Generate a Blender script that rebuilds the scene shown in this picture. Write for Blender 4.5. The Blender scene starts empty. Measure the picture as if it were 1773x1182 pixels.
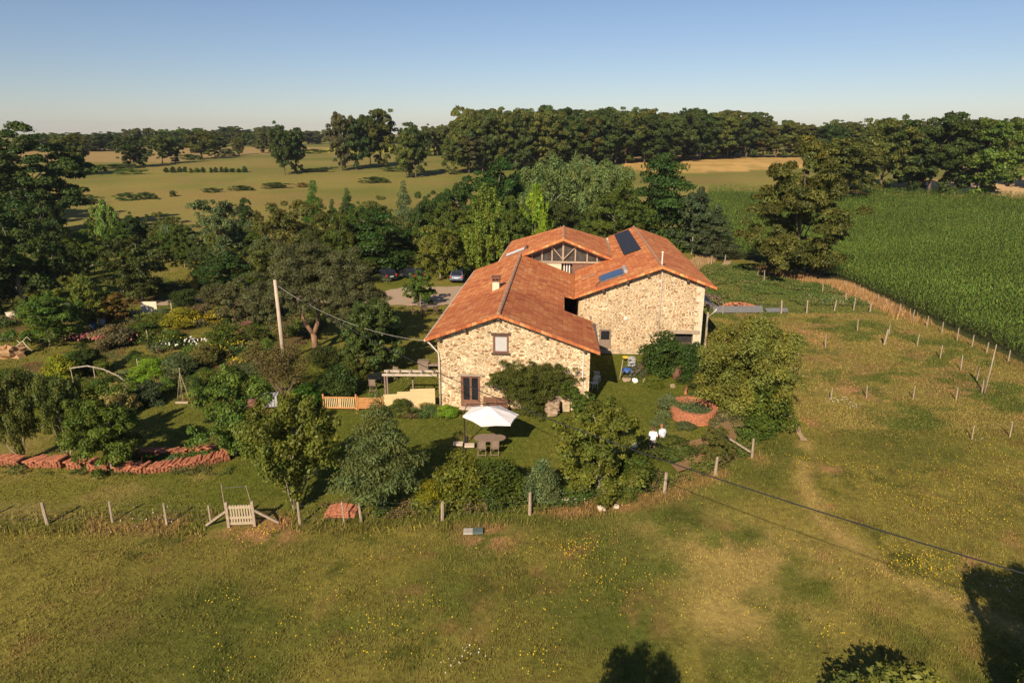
import bpy, bmesh, math, random
import numpy as np
from mathutils import Vector, Matrix
from mathutils.geometry import tessellate_polygon
R=math.radians
random.seed(3); rng=np.random.default_rng(5)
scene=bpy.context.scene
# ---------------- camera, sky, sun, exposure ----------------
cd=bpy.data.cameras.new('camera'); cam=bpy.data.objects.new('camera',cd); scene.collection.objects.link(cam)
cam.location=(0,0,18.5); cam.rotation_euler=(R(90-17),0,0); cd.lens=24; cd.sensor_width=36; cd.clip_start=.5; cd.clip_end=6000
scene.camera=cam
SUN_EL,SUN_AZ=33.,200.
w=bpy.data.worlds.new('World'); scene.world=w; w.use_nodes=True
nt=w.node_tree; sky=nt.nodes.new('ShaderNodeTexSky'); sky.sky_type='NISHITA'; sky.sun_disc=False
sky.sun_elevation=R(SUN_EL); sky.sun_rotation=R(SUN_AZ); sky.air_density=1.0; sky.dust_density=.15; sky.ozone_density=2.0; sky.altitude=200
bg=nt.nodes['Background']; tn=nt.nodes.new('ShaderNodeMix'); tn.data_type='RGBA'; tn.blend_type='MULTIPLY'; tn.inputs[0].default_value=1; tn.inputs[7].default_value=(.94,.945,1.08,1); nt.links.new(sky.outputs[0],tn.inputs[6]); nt.links.new(tn.outputs[2],bg.inputs[0]); bg.inputs[1].default_value=.057
sd=bpy.data.lights.new('sun','SUN'); so=bpy.data.objects.new('sun',sd); scene.collection.objects.link(so)
sd.energy=4.7; sd.angle=R(.5); sd.color=(1.0,.84,.64)
sv=Vector((math.sin(R(SUN_AZ))*math.cos(R(SUN_EL)),math.cos(R(SUN_AZ))*math.cos(R(SUN_EL)),math.sin(R(SUN_EL))))
so.rotation_euler=sv.to_track_quat('Z','Y').to_euler(); so.location=(-30,-60,60)
scene.view_settings.view_transform='Standard'; scene.view_settings.look='None'; scene.view_settings.exposure=.52; scene.view_settings.gamma=1
scene.cycles.max_bounces=5; scene.cycles.transparent_max_bounces=8

# ---------------- helpers ----------------
C=scene.collection
def ss(a,b,x):
    t=np.clip((x-a)/(b-a),0,1); return t*t*(3-2*t)
def gz(x,y): return float(8.0*ss(105,275,y)+2.5*ss(250,520,y))
def gzv(x,y): return 8.0*ss(105,275,y)+2.5*ss(250,520,y)
def tag(o,label=None,cat=None,group=None,kind=None):
    if label: o['label']=label
    if cat: o['category']=cat
    if group: o['group']=group
    if kind: o['kind']=kind
    return o
def thing(name,label,cat,loc=(0,0,0),rz=0,group=None):
    o=bpy.data.objects.new(name,None); C.objects.link(o); o.empty_display_size=.3
    o.location=loc; o.rotation_euler=(0,0,rz); return tag(o,label,cat,group)
class MB:
    def __init__(s): s.v=[]; s.f=[]; s.m=[]
    def add(s,vs,fs,mi=0):
        n=len(s.v); s.v+= [tuple(v) for v in vs]; s.f+=[tuple(i+n for i in f) for f in fs]; s.m+=[mi]*len(fs); return s
    def box(s,x0,x1,y0,y1,z0,z1,mi=0,M=None):
        vs=[Vector((x,y,z)) for z in(z0,z1) for y in(y0,y1) for x in(x0,x1)]
        if M is not None: vs=[M@v for v in vs]
        return s.add(vs,[(0,2,3,1),(4,5,7,6),(0,1,5,4),(2,6,7,3),(0,4,6,2),(1,3,7,5)],mi)
    def beam(s,a,b,w,h,mi=0,roll=0):
        a=Vector(a); b=Vector(b); d=b-a; L=d.length; q=d.to_track_quat('X','Z')
        M=Matrix.Translation(a)@q.to_matrix().to_4x4()@Matrix.Rotation(roll,4,'X')
        return s.box(0,L,-w/2,w/2,-h/2,h/2,mi,M)
    def tube(s,pts,rs,n=6,mi=0,cap=True):
        pts=[Vector(p) for p in pts]
        if not hasattr(rs,'__len__'): rs=[rs]*len(pts)
        rings=[]; up=Vector((.13,.07,1)).normalized(); base=len(s.v)
        for i,p in enumerate(pts):
            d=(pts[min(i+1,len(pts)-1)]-pts[max(i-1,0)]).normalized()
            u=up if abs(d.dot(up))<.95 else Vector((1,0,0))
            a=d.cross(u).normalized(); b=d.cross(a)
            for k in range(n):
                t=2*math.pi*k/n; s.v.append(tuple(p+(a*math.cos(t)+b*math.sin(t))*rs[i]))
        for i in range(len(pts)-1):
            for k in range(n):
                k2=(k+1)%n; s.f.append((base+i*n+k,base+i*n+k2,base+(i+1)*n+k2,base+(i+1)*n+k)); s.m.append(mi)
        if cap:
            s.f.append(tuple(base+k for k in range(n))); s.f.append(tuple(base+(len(pts)-1)*n+k for k in reversed(range(n)))); s.m+=[mi,mi]
        return s
    def lathe(s,prof,n=16,c=(0,0,0),mi=0):
        base=len(s.v)
        for r,z in prof:
            for k in range(n):
                t=2*math.pi*k/n; s.v.append((c[0]+r*math.cos(t),c[1]+r*math.sin(t),c[2]+z))
        for i in range(len(prof)-1):
            for k in range(n):
                k2=(k+1)%n; s.f.append((base+i*n+k,base+i*n+k2,base+(i+1)*n+k2,base+(i+1)*n+k)); s.m.append(mi)
        s.f.append(tuple(base+k for k in reversed(range(n)))); s.f.append(tuple(base+(len(prof)-1)*n+k for k in range(n))); s.m+=[mi,mi]
        return s
    def build(s,name,mats,parent=None,smooth=False,bevel=0):
        me=bpy.data.meshes.new(name); me.from_pydata(s.v,[],s.f); 
        if not isinstance(mats,(list,tuple)): mats=[mats]
        for m in mats: me.materials.append(m)
        if len(mats)>1: me.polygons.foreach_set('material_index',s.m)
        if smooth: me.polygons.foreach_set('use_smooth',[True]*len(me.polygons))
        me.update(); bm=bmesh.new(); bm.from_mesh(me); bmesh.ops.recalc_face_normals(bm,faces=bm.faces)
        bm.to_mesh(me); bm.free()
        o=bpy.data.objects.new(name,me); C.objects.link(o)
        if parent: o.parent=parent
        if bevel:
            b=o.modifiers.new('b','BEVEL'); b.width=bevel; b.segments=2; b.limit_method='ANGLE'
        return o
def npmesh(name,verts,faces,mat,attrs=None,parent=None,link=True):
    """verts Nx3, faces MxK (same K)"""
    me=bpy.data.meshes.new(name); verts=np.asarray(verts,dtype=np.float32); faces=np.asarray(faces,dtype=np.int32)
    me.vertices.add(len(verts)); me.vertices.foreach_set('co',verts.ravel())
    K=faces.shape[1]; me.loops.add(faces.size); me.loops.foreach_set('vertex_index',faces.ravel())
    me.polygons.add(len(faces)); me.polygons.foreach_set('loop_start',np.arange(0,faces.size,K,dtype=np.int32))
    try: me.polygons.foreach_set('loop_total',np.full(len(faces),K,dtype=np.int32))
    except Exception: pass
    for an,(typ,dom,data) in (attrs or {}).items():
        a=me.attributes.new(an,typ,dom); a.data.foreach_set('color' if 'COLOR' in typ else 'value',np.asarray(data,dtype=np.float32).ravel())
    me.update(calc_edges=True); me.materials.append(mat)
    if not link: return me
    o=bpy.data.objects.new(name,me); C.objects.link(o)
    if parent: o.parent=parent
    return o
def hash2(ix,iy,seed):
    h=(ix.astype(np.int64)*374761393+iy.astype(np.int64)*668265263+seed*1442695041)&0xffffffff
    h=((h^(h>>13))*1274126177)&0xffffffff; h=h^(h>>16); return (h&0xffff)/65535.
def vnoise(x,y,seed=0):
    x0=np.floor(x); y0=np.floor(y); fx=x-x0; fy=y-y0; fx=fx*fx*(3-2*fx); fy=fy*fy*(3-2*fy)
    a=hash2(x0,y0,seed); b=hash2(x0+1,y0,seed); c=hash2(x0,y0+1,seed); d=hash2(x0+1,y0+1,seed)
    return (a*(1-fx)+b*fx)*(1-fy)+(c*(1-fx)+d*fx)*fy
def fbm(x,y,sc,seed=0,o=4):
    s=0;a=.5;t=0
    for i in range(o): s=s+a*vnoise(x/sc,y/sc,seed+i*17); t+=a; a*=.5; sc/=2.03
    return s/t
# ---------------- materials ----------------
def mat(name): 
    m=bpy.data.materials.new(name); m.use_nodes=True; return m,m.node_tree.nodes,m.node_tree.links,m.node_tree.nodes['Principled BSDF']
def simple(name,col,rough=.8,var=.25,scale=6,bump=.3,metal=0,stretch=(1,1,1),spec=.25,bscale=1.):
    m,n,l,p=mat(name); p.inputs['Roughness'].default_value=rough; p.inputs['Metallic'].default_value=metal; p.inputs['Specular IOR Level'].default_value=spec
    tc=n.new('ShaderNodeTexCoord'); mp=n.new('ShaderNodeMapping'); mp.inputs['Scale'].default_value=stretch; l.new(tc.outputs['Object'],mp.inputs[0])
    no=n.new('ShaderNodeTexNoise'); no.inputs['Scale'].default_value=scale; no.inputs['Detail'].default_value=5; l.new(mp.outputs[0],no.inputs[0])
    cr=n.new('ShaderNodeValToRGB'); l.new(no.outputs[0],cr.inputs[0])
    cr.color_ramp.elements[0].position=.3; cr.color_ramp.elements[1].position=.7
    cr.color_ramp.elements[0].color=(*[c*(1-var) for c in col],1); cr.color_ramp.elements[1].color=(*[min(1,c*(1+var)) for c in col],1)
    l.new(cr.outputs[0],p.inputs['Base Color'])
    if bump:
        b=n.new('ShaderNodeBump'); b.inputs['Strength'].default_value=bump; b.inputs['Distance'].default_value=.02*bscale; l.new(no.outputs[0],b.inputs['Height']); l.new(b.outputs[0],p.inputs['Normal'])
    return m
def math_n(n,l,op,a,b=None):
    q=n.new('ShaderNodeMath'); q.operation=op
    for i,v in enumerate((a,b)):
        if v is None: continue
        if isinstance(v,(int,float)): q.inputs[i].default_value=v
        else: l.new(v,q.inputs[i])
    return q.outputs[0]
def leaf_material(name,trans=.28):
    m,n,l,p=mat(name); n.remove(p); out=n['Material Output']
    oi=n.new('ShaderNodeObjectInfo'); at=n.new('ShaderNodeAttribute'); at.attribute_name='lc'
    mx=n.new('ShaderNodeMix'); mx.data_type='RGBA'; mx.blend_type='MULTIPLY'; mx.inputs[0].default_value=1
    l.new(oi.outputs['Color'],mx.inputs[6]); l.new(at.outputs['Color'],mx.inputs[7])
    hs=n.new('ShaderNodeHueSaturation'); l.new(mx.outputs[2],hs.inputs['Color'])
    r=math_n(n,l,'MULTIPLY',oi.outputs['Random'],.03); r=math_n(n,l,'ADD',r,.487); l.new(r,hs.inputs['Hue'])
    r2=math_n(n,l,'MULTIPLY',oi.outputs['Random'],.3); r2=math_n(n,l,'ADD',r2,.85); l.new(r2,hs.inputs['Value'])
    d=n.new('ShaderNodeBsdfDiffuse'); t=n.new('ShaderNodeBsdfTranslucent'); g=n.new('ShaderNodeBsdfGlossy'); g.inputs['Roughness'].default_value=.45
    l.new(hs.outputs[0],d.inputs[0]); 
    t2=n.new('ShaderNodeMix'); t2.data_type='RGBA'; t2.blend_type='MULTIPLY'; t2.inputs[0].default_value=1; t2.inputs[7].default_value=(1.3,1.25,.6,1); l.new(hs.outputs[0],t2.inputs[6]); l.new(t2.outputs[2],t.inputs[0])
    m1=n.new('ShaderNodeMixShader'); m1.inputs[0].default_value=trans; l.new(d.outputs[0],m1.inputs[1]); l.new(t.outputs[0],m1.inputs[2])
    m2=n.new('ShaderNodeMixShader'); m2.inputs[0].default_value=.012; l.new(m1.outputs[0],m2.inputs[1]); l.new(g.outputs[0],m2.inputs[2]); g.inputs[0].default_value=(.8,.8,.8,1)
    l.new(m2.outputs[0],out.inputs[0]); return m
def attr_material(name,bump=.5,fine=40,trans=0.):
    m,n,l,p=mat(name); at=n.new('ShaderNodeAttribute'); at.attribute_name='col'; p.inputs['Roughness'].default_value=.95; p.inputs['Specular IOR Level'].default_value=.05
    if fine:
        tc=n.new('ShaderNodeTexCoord'); no=n.new('ShaderNodeTexNoise'); no.inputs['Scale'].default_value=3.; no.inputs['Detail'].default_value=8; no.inputs['Roughness'].default_value=.75; l.new(tc.outputs['Object'],no.inputs[0])
        mr=n.new('ShaderNodeMapRange'); mr.inputs[1].default_value=.3; mr.inputs[2].default_value=.7; mr.inputs[3].default_value=.6; mr.inputs[4].default_value=1.4; l.new(no.outputs[0],mr.inputs[0])
        mx=n.new('ShaderNodeMix'); mx.data_type='RGBA'; mx.blend_type='MULTIPLY'; mx.inputs[0].default_value=1; l.new(at.outputs['Color'],mx.inputs[6]); l.new(mr.outputs[0],mx.inputs[7]); l.new(mx.outputs[2],p.inputs['Base Color'])
        b=n.new('ShaderNodeBump'); b.inputs['Strength'].default_value=bump; b.inputs['Distance'].default_value=.12; l.new(no.outputs[0],b.inputs['Height']); l.new(b.outputs[0],p.inputs['Normal'])
    else: l.new(at.outputs['Color'],p.inputs['Base Color'])
    return m
def tile_material(name,dark_front=None):
    m,n,l,p=mat(name); p.inputs['Roughness'].default_value=.85; p.inputs['Specular IOR Level'].default_value=.2
    tc=n.new('ShaderNodeTexCoord'); sp=n.new('ShaderNodeSeparateXYZ'); l.new(tc.outputs['Object'],sp.inputs[0])
    x=math_n(n,l,'ABSOLUTE',sp.outputs[0]); y=sp.outputs[1]
    rx=math_n(n,l,'DIVIDE',x,.36); ry=math_n(n,l,'DIVIDE',y,.27)
    fx=math_n(n,l,'FLOOR',rx); fy=math_n(n,l,'FLOOR',ry)
    cb=n.new('ShaderNodeCombineXYZ'); l.new(fx,cb.inputs[0]); l.new(fy,cb.inputs[1]); wn=n.new('ShaderNodeTexWhiteNoise'); wn.noise_dimensions='2D'; l.new(cb.outputs[0],wn.inputs[0])
    cb2=n.new('ShaderNodeCombineXYZ'); l.new(math_n(n,l,'FLOOR',math_n(n,l,'DIVIDE',x,.72)),cb2.inputs[0]); l.new(math_n(n,l,'FLOOR',math_n(n,l,'DIVIDE',y,.81)),cb2.inputs[1]); wn2=n.new('ShaderNodeTexWhiteNoise'); wn2.noise_dimensions='2D'; l.new(cb2.outputs[0],wn2.inputs[0])
    s=math_n(n,l,'ADD',math_n(n,l,'MULTIPLY',wn.outputs[0],.62),math_n(n,l,'MULTIPLY',wn2.outputs[0],.38))
    no=n.new('ShaderNodeTexNoise'); no.inputs['Scale'].default_value=.45; no.inputs['Detail'].default_value=6; l.new(tc.outputs['Object'],no.inputs[0])
    s=math_n(n,l,'ADD',s,math_n(n,l,'MULTIPLY',math_n(n,l,'SUBTRACT',no.outputs[0],.5),.45))
    cr=n.new('ShaderNodeValToRGB'); l.new(s,cr.inputs[0]); e=cr.color_ramp.elements; e[0].position=.05; e[0].color=(.40,.115,.046,1); e[1].position=.93; e[1].color=(.70,.37,.15,1)
    for pos,c in((.35,(.53,.17,.060,1)),(.62,(.61,.215,.072,1)),(.82,(.66,.28,.10,1))):
        q=e.new(pos); q.color=c
    col=cr.outputs[0]
    if dark_front:
        mk=n.new('ShaderNodeMapRange'); mk.inputs[1].default_value=dark_front-.4; mk.inputs[2].default_value=dark_front+.6; l.new(math_n(n,l,'ADD',y,math_n(n,l,'MULTIPLY',no.outputs[0],1.5)),mk.inputs[0])
        mx=n.new('ShaderNodeMix'); mx.data_type='RGBA'; mx.blend_type='MULTIPLY'; l.new(math_n(n,l,'SUBTRACT',1.,mk.outputs[0]),mx.inputs[0]); l.new(col,mx.inputs[6]); mx.inputs[7].default_value=(.82,.78,.80,1); col=mx.outputs[2]
    # joint lines
    frx=math_n(n,l,'FRACT',rx); fry=math_n(n,l,'FRACT',ry)
    j=math_n(n,l,'MAXIMUM',math_n(n,l,'LESS_THAN',fry,.10),math_n(n,l,'GREATER_THAN',frx,.90))
    mj=n.new('ShaderNodeMix'); mj.data_type='RGBA'; mj.blend_type='MULTIPLY'; l.new(math_n(n,l,'MULTIPLY',j,.38),mj.inputs[0]); l.new(col,mj.inputs[6]); mj.inputs[7].default_value=(.35,.28,.28,1); l.new(mj.outputs[2],p.inputs['Base Color'])
    h=math_n(n,l,'ADD',math_n(n,l,'MULTIPLY',math_n(n,l,'SINE',math_n(n,l,'MULTIPLY',y,2*math.pi/.27)),.022),math_n(n,l,'MULTIPLY',frx,-.035))
    h=math_n(n,l,'ADD',h,math_n(n,l,'MULTIPLY',wn.outputs[0],.012))
    b=n.new('ShaderNodeBump'); b.inputs['Strength'].default_value=.42; b.inputs['Distance'].default_value=1.; l.new(h,b.inputs['Height']); l.new(b.outputs[0],p.inputs['Normal'])
    return m
def stone_material(name):
    m,n,l,p=mat(name); p.inputs['Roughness'].default_value=.95; p.inputs['Specular IOR Level'].default_value=.1
    tc=n.new('ShaderNodeTexCoord'); no=n.new('ShaderNodeTexNoise'); no.inputs['Scale'].default_value=2.2; no.inputs['Detail'].default_value=3; l.new(tc.outputs['Object'],no.inputs[0])
    mx=n.new('ShaderNodeMix'); mx.data_type='RGBA'; mx.blend_type='ADD'; mx.inputs[0].default_value=.22; l.new(tc.outputs['Object'],mx.inputs[6]); l.new(no.outputs['Color'],mx.inputs[7])
    mp=n.new('ShaderNodeMapping'); mp.inputs['Scale'].default_value=(1,1,1.9); l.new(mx.outputs[2],mp.inputs[0])
    v1=n.new('ShaderNodeTexVoronoi'); v1.feature='DISTANCE_TO_EDGE'; v1.inputs['Scale'].default_value=3.7; l.new(mp.outputs[0],v1.inputs[0])
    v2=n.new('ShaderNodeTexVoronoi'); v2.feature='F1'; v2.inputs['Scale'].default_value=3.7; l.new(mp.outputs[0],v2.inputs[0])
    cr=n.new('ShaderNodeValToRGB'); sp=n.new('ShaderNodeSeparateColor'); l.new(v2.outputs['Color'],sp.inputs[0]); l.new(sp.outputs[0],cr.inputs[0])
    e=cr.color_ramp.elements; e[0].color=(.22,.135,.07,1); e[1].color=(.62,.47,.28,1); e[1].position=1
    for pos,c in((.2,(.37,.20,.09,1)),(.4,(.46,.29,.145,1)),(.6,(.58,.42,.24,1)),(.8,(.40,.30,.18,1))):
        q=e.new(pos); q.color=c
    n2=n.new('ShaderNodeTexNoise'); n2.inputs['Scale'].default_value=9; n2.inputs['Detail'].default_value=4; l.new(tc.outputs['Object'],n2.inputs[0])
    # stone size varies: threshold per cell
    th=math_n(n,l,'ADD',math_n(n,l,'MULTIPLY',sp.outputs[1],.10),.04)
    d=math_n(n,l,'ADD',v1.outputs[0],math_n(n,l,'MULTIPLY',math_n(n,l,'SUBTRACT',n2.outputs[0],.5),.12))
    df=math_n(n,l,'SUBTRACT',d,th); mr=n.new('ShaderNodeMapRange'); mr.inputs[1].default_value=-.01; mr.inputs[2].default_value=.03; l.new(df,mr.inputs[0])
    mc=n.new('ShaderNodeMix'); mc.data_type='RGBA'; l.new(mr.outputs[0],mc.inputs[0]); mc.inputs[6].default_value=(.78,.62,.41,1); l.new(cr.outputs[0],mc.inputs[7])
    n3=n.new('ShaderNodeTexNoise'); n3.inputs['Scale'].default_value=.7; n3.inputs['Detail'].default_value=5; l.new(tc.outputs['Object'],n3.inputs[0])
    mr3=n.new('ShaderNodeMapRange'); mr3.inputs[1].default_value=.3; mr3.inputs[2].default_value=.7; mr3.inputs[3].default_value=.8; mr3.inputs[4].default_value=1.12; l.new(n3.outputs[0],mr3.inputs[0])
    mm=n.new('ShaderNodeMix'); mm.data_type='RGBA'; mm.blend_type='MULTIPLY'; mm.inputs[0].default_value=1; l.new(mc.outputs[2],mm.inputs[6]); l.new(mr3.outputs[0],mm.inputs[7]); l.new(mm.outputs[2],p.inputs['Base Color'])
    b=n.new('ShaderNodeBump'); b.inputs['Strength'].default_value=.8; b.inputs['Distance'].default_value=.04; l.new(math_n(n,l,'ADD',mr.outputs[0],math_n(n,l,'MULTIPLY',n2.outputs[0],.5)),b.inputs['Height']); l.new(b.outputs[0],p.inputs['Normal'])
    return m
M={}
M['leaf']=leaf_material('leaf'); M['leafn']=leaf_material('needle_leaf',.1)
M['ground']=attr_material('ground_soil_and_turf'); M['blade']=attr_material('grass_blade',fine=0)
M['tile']=tile_material('clay_roof_tiles'); M['tileA']=tile_material('clay_roof_tiles_weathered_front',9.3)
M['stone']=stone_material('rubble_stone_wall')
M['bark']=simple('bark',(.16,.115,.075),.95,.35,5,.8,stretch=(1,1,.3)); M['bark_pale']=simple('pale_bark',(.34,.29,.22),.9,.3,6,.6,stretch=(1,1,.3)); M['bark_pine']=simple('pine_bark',(.25,.15,.09),.95,.35,4,.9,stretch=(1,1,.4))
M['birch']=simple('birch_bark',(.55,.52,.45),.85,.3,5,.3); M['lime']=simple('whitewashed_bark',(.6,.57,.5),.85,.2,5,.3)
M['ridge']=simple('ridge_mortar_tiles',(.34,.20,.13),.9,.4,5,.6); M['darkwood']=simple('dark_stained_timber',(.10,.065,.045),.8,.3,6,.4,stretch=(1,8,1))
M['brownwood']=simple('brown_painted_frame',(.20,.10,.065),.6,.15,6,.2); M['paletimber']=simple('pale_new_timber',(.66,.49,.26),.75,.18,5,.3,stretch=(.4,2,6))
M['postwood']=simple('weathered_post_wood',(.36,.28,.20),.95,.3,7,.6,stretch=(4,4,.7)); M['greywood']=simple('grey_teak',(.24,.175,.13),.8,.25,9,.4,stretch=(1,6,1))
M['orangewood']=simple('orange_cedar_slats',(.50,.24,.09),.7,.2,8,.3); M['gatewood']=simple('weathered_gate_boards',(.42,.34,.23),.85,.2,8,.4,stretch=(6,1,1))
M['board']=simple('brown_ribbed_board',(.20,.12,.055),.85,.25,5,.6,stretch=(1,9,1))
M['pergola']=simple('pale_pergola_timber',(.50,.41,.33),.8,.2,5,.3); M['plinth']=simple('sandy_plinth',(.46,.36,.23),.95,.3,3,.5); M['darksoil']=simple('garden_soil',(.07,.055,.03),.95,.3,6,.8); M['cream']=simple('cream_render',(.66,.56,.40),.9,.1,5,.3); M['quoin']=simple('pale_limestone_blocks',(.64,.52,.37),.9,.14,3,.5); M['whitepipe']=simple('white_plastic_pipe',(.68,.60,.52),.5,.06,4,0)
M['white']=simple('white_cloth',(.82,.78,.74),.85,.03,3,.1); M['whitepaint']=simple('white_paint',(.75,.72,.66),.6,.08,4,.1); M['blind']=simple('white_blind',(.50,.49,.47),.5,.05,4,0)
M['glass']=simple('dark_glass',(.018,.02,.024),.08,.2,2,0,spec=.6); M['dusty']=simple('dusty_glass',(.055,.05,.045),.35,.5,2.5,.1,spec=.5)
M['metal']=simple('galvanised_sheet',(.17,.17,.17),.6,.2,5,.2,metal=.3); M['darkmetal']=simple('dark_iron',(.05,.045,.045),.5,.2,6,.1,metal=.4); M['rust']=simple('rusty_iron',(.17,.08,.05),.8,.3,8,.3)
M['panel']=simple('solar_cells',(.030,.031,.038),.55,.1,3,0,spec=.15); M['collector']=simple('blue_collector_glass',(.015,.04,.10),.12,.2,2,0,spec=.5)
M['terracotta']=simple('old_clay_tiles',(.30,.115,.06),.9,.4,4,.6); M['terracotta2']=simple('orange_clay_tiles',(.42,.16,.085),.9,.35,5,.6)
M['rock']=simple('brown_rock',(.33,.24,.16),.95,.3,3,.9,bscale=3); M['slab']=simple('pale_stone_slab',(.58,.47,.36),.85,.12,4,.3)
M['straw']=simple('dry_straw',(.42,.25,.12),.95,.4,8,.9); M['tarp']=simple('blue_tarp',(.05,.12,.35),.5,.2,5,.6); M['greysack']=simple('grey_sheet',(.38,.38,.38),.7,.2,5,.5)
M['black']=simple('black_cable_rubber',(.03,.03,.033),.5,.1,4,0); M['concrete']=simple('old_concrete',(.42,.38,.32),.95,.15,5,.5); M['polewood']=simple('bleached_pole_timber',(.50,.40,.30),.9,.22,4,.5,stretch=(3,3,.25))
M['gravel']=simple('pale_gravel',(.40,.29,.19),.95,.25,14,.6); M['path']=simple('bare_dirt',(.40,.28,.16),.95,.22,4,.6); M['bricks']=simple('terracotta_bricks',(.42,.165,.085),.9,.35,9,.8)
M['skin']=simple('skin',(.50,.28,.20),.6,.08,5,0); M['hair']=simple('brown_hair',(.10,.05,.03),.8,.2,20,.3); M['hairred']=simple('ginger_hair',(.30,.13,.06),.8,.2,20,.3)
M['shirtw']=simple('white_t_shirt',(.82,.80,.80),.9,.04,6,.2); M['shirtb']=simple('pale_blue_shirt',(.55,.60,.68),.9,.06,6,.2); M['shorts']=simple('grey_trousers',(.14,.12,.13),.9,.15,6,.2); M['denim']=simple('dark_trousers',(.05,.055,.08),.9,.15,6,.2)
M['carsilver']=simple('silver_blue_paint',(.07,.09,.13),.25,.05,3,0,metal=.6,spec=.6); M['cardark']=simple('dark_car_paint',(.03,.035,.045),.2,.05,3,0,metal=.3,spec=.6); M['tyre']=simple('tyre_rubber',(.025,.025,.025),.85,.1,6,.1)
M['taillight']=simple('red_tail_lamp',(.45,.03,.02),.25,.05,3,0,spec=.6); M['yellow']=simple('yellow_plastic',(.75,.50,.04),.6,.1,4,0); M['blueware']=simple('blue_enamel',(.10,.17,.28),.4,.25,7,.1)
M['potbrown']=simple('brown_glazed_jar',(.12,.05,.04),.35,.2,5,.1); M['greenlid']=simple('grey_green_lid',(.10,.13,.12),.5,.15,4,.1)
# ---------------- plant table ----------------
COL=dict(doak=(0.037, 0.052, 0.014),olive=(0.068, 0.073, 0.019),olived=(0.046, 0.057, 0.017),dark=(0.034, 0.052, 0.014),dgreen=(0.032, 0.056, 0.014),light=(0.1, 0.125, 0.03),yolive=(0.095, 0.105, 0.02),yoliv2=(0.12, 0.115, 0.028),green=(0.058, 0.08, 0.015),greyg=(0.075, 0.09, 0.04),greyo=(0.075, 0.075, 0.035),greyl=(0.085, 0.105, 0.038),straw=(0.24, 0.2, 0.08),rust=(0.12, 0.07, 0.02),gold=(0.15, 0.12, 0.015),heath=(0.12, 0.09, 0.05),yellow=(0.16, 0.16, 0.015),bright=(0.13, 0.18, 0.018),dgrey=(0.045, 0.055, 0.028),brown=(0.1, 0.08, 0.03),brol=(0.076, 0.073, 0.021),brolx=(0.082, 0.085, 0.022),lgreen=(0.08, 0.11, 0.022),vivid=(0.04, 0.085, 0.013),ylight=(0.1, 0.135, 0.022),yellowf=(0.55, 0.42, 0.02),lolive=(0.085, 0.085, 0.03),gspiky=(0.1, 0.11, 0.018),rosy=(0.13, 0.11, 0.06),sage=(0.085, 0.095, 0.045))
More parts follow.
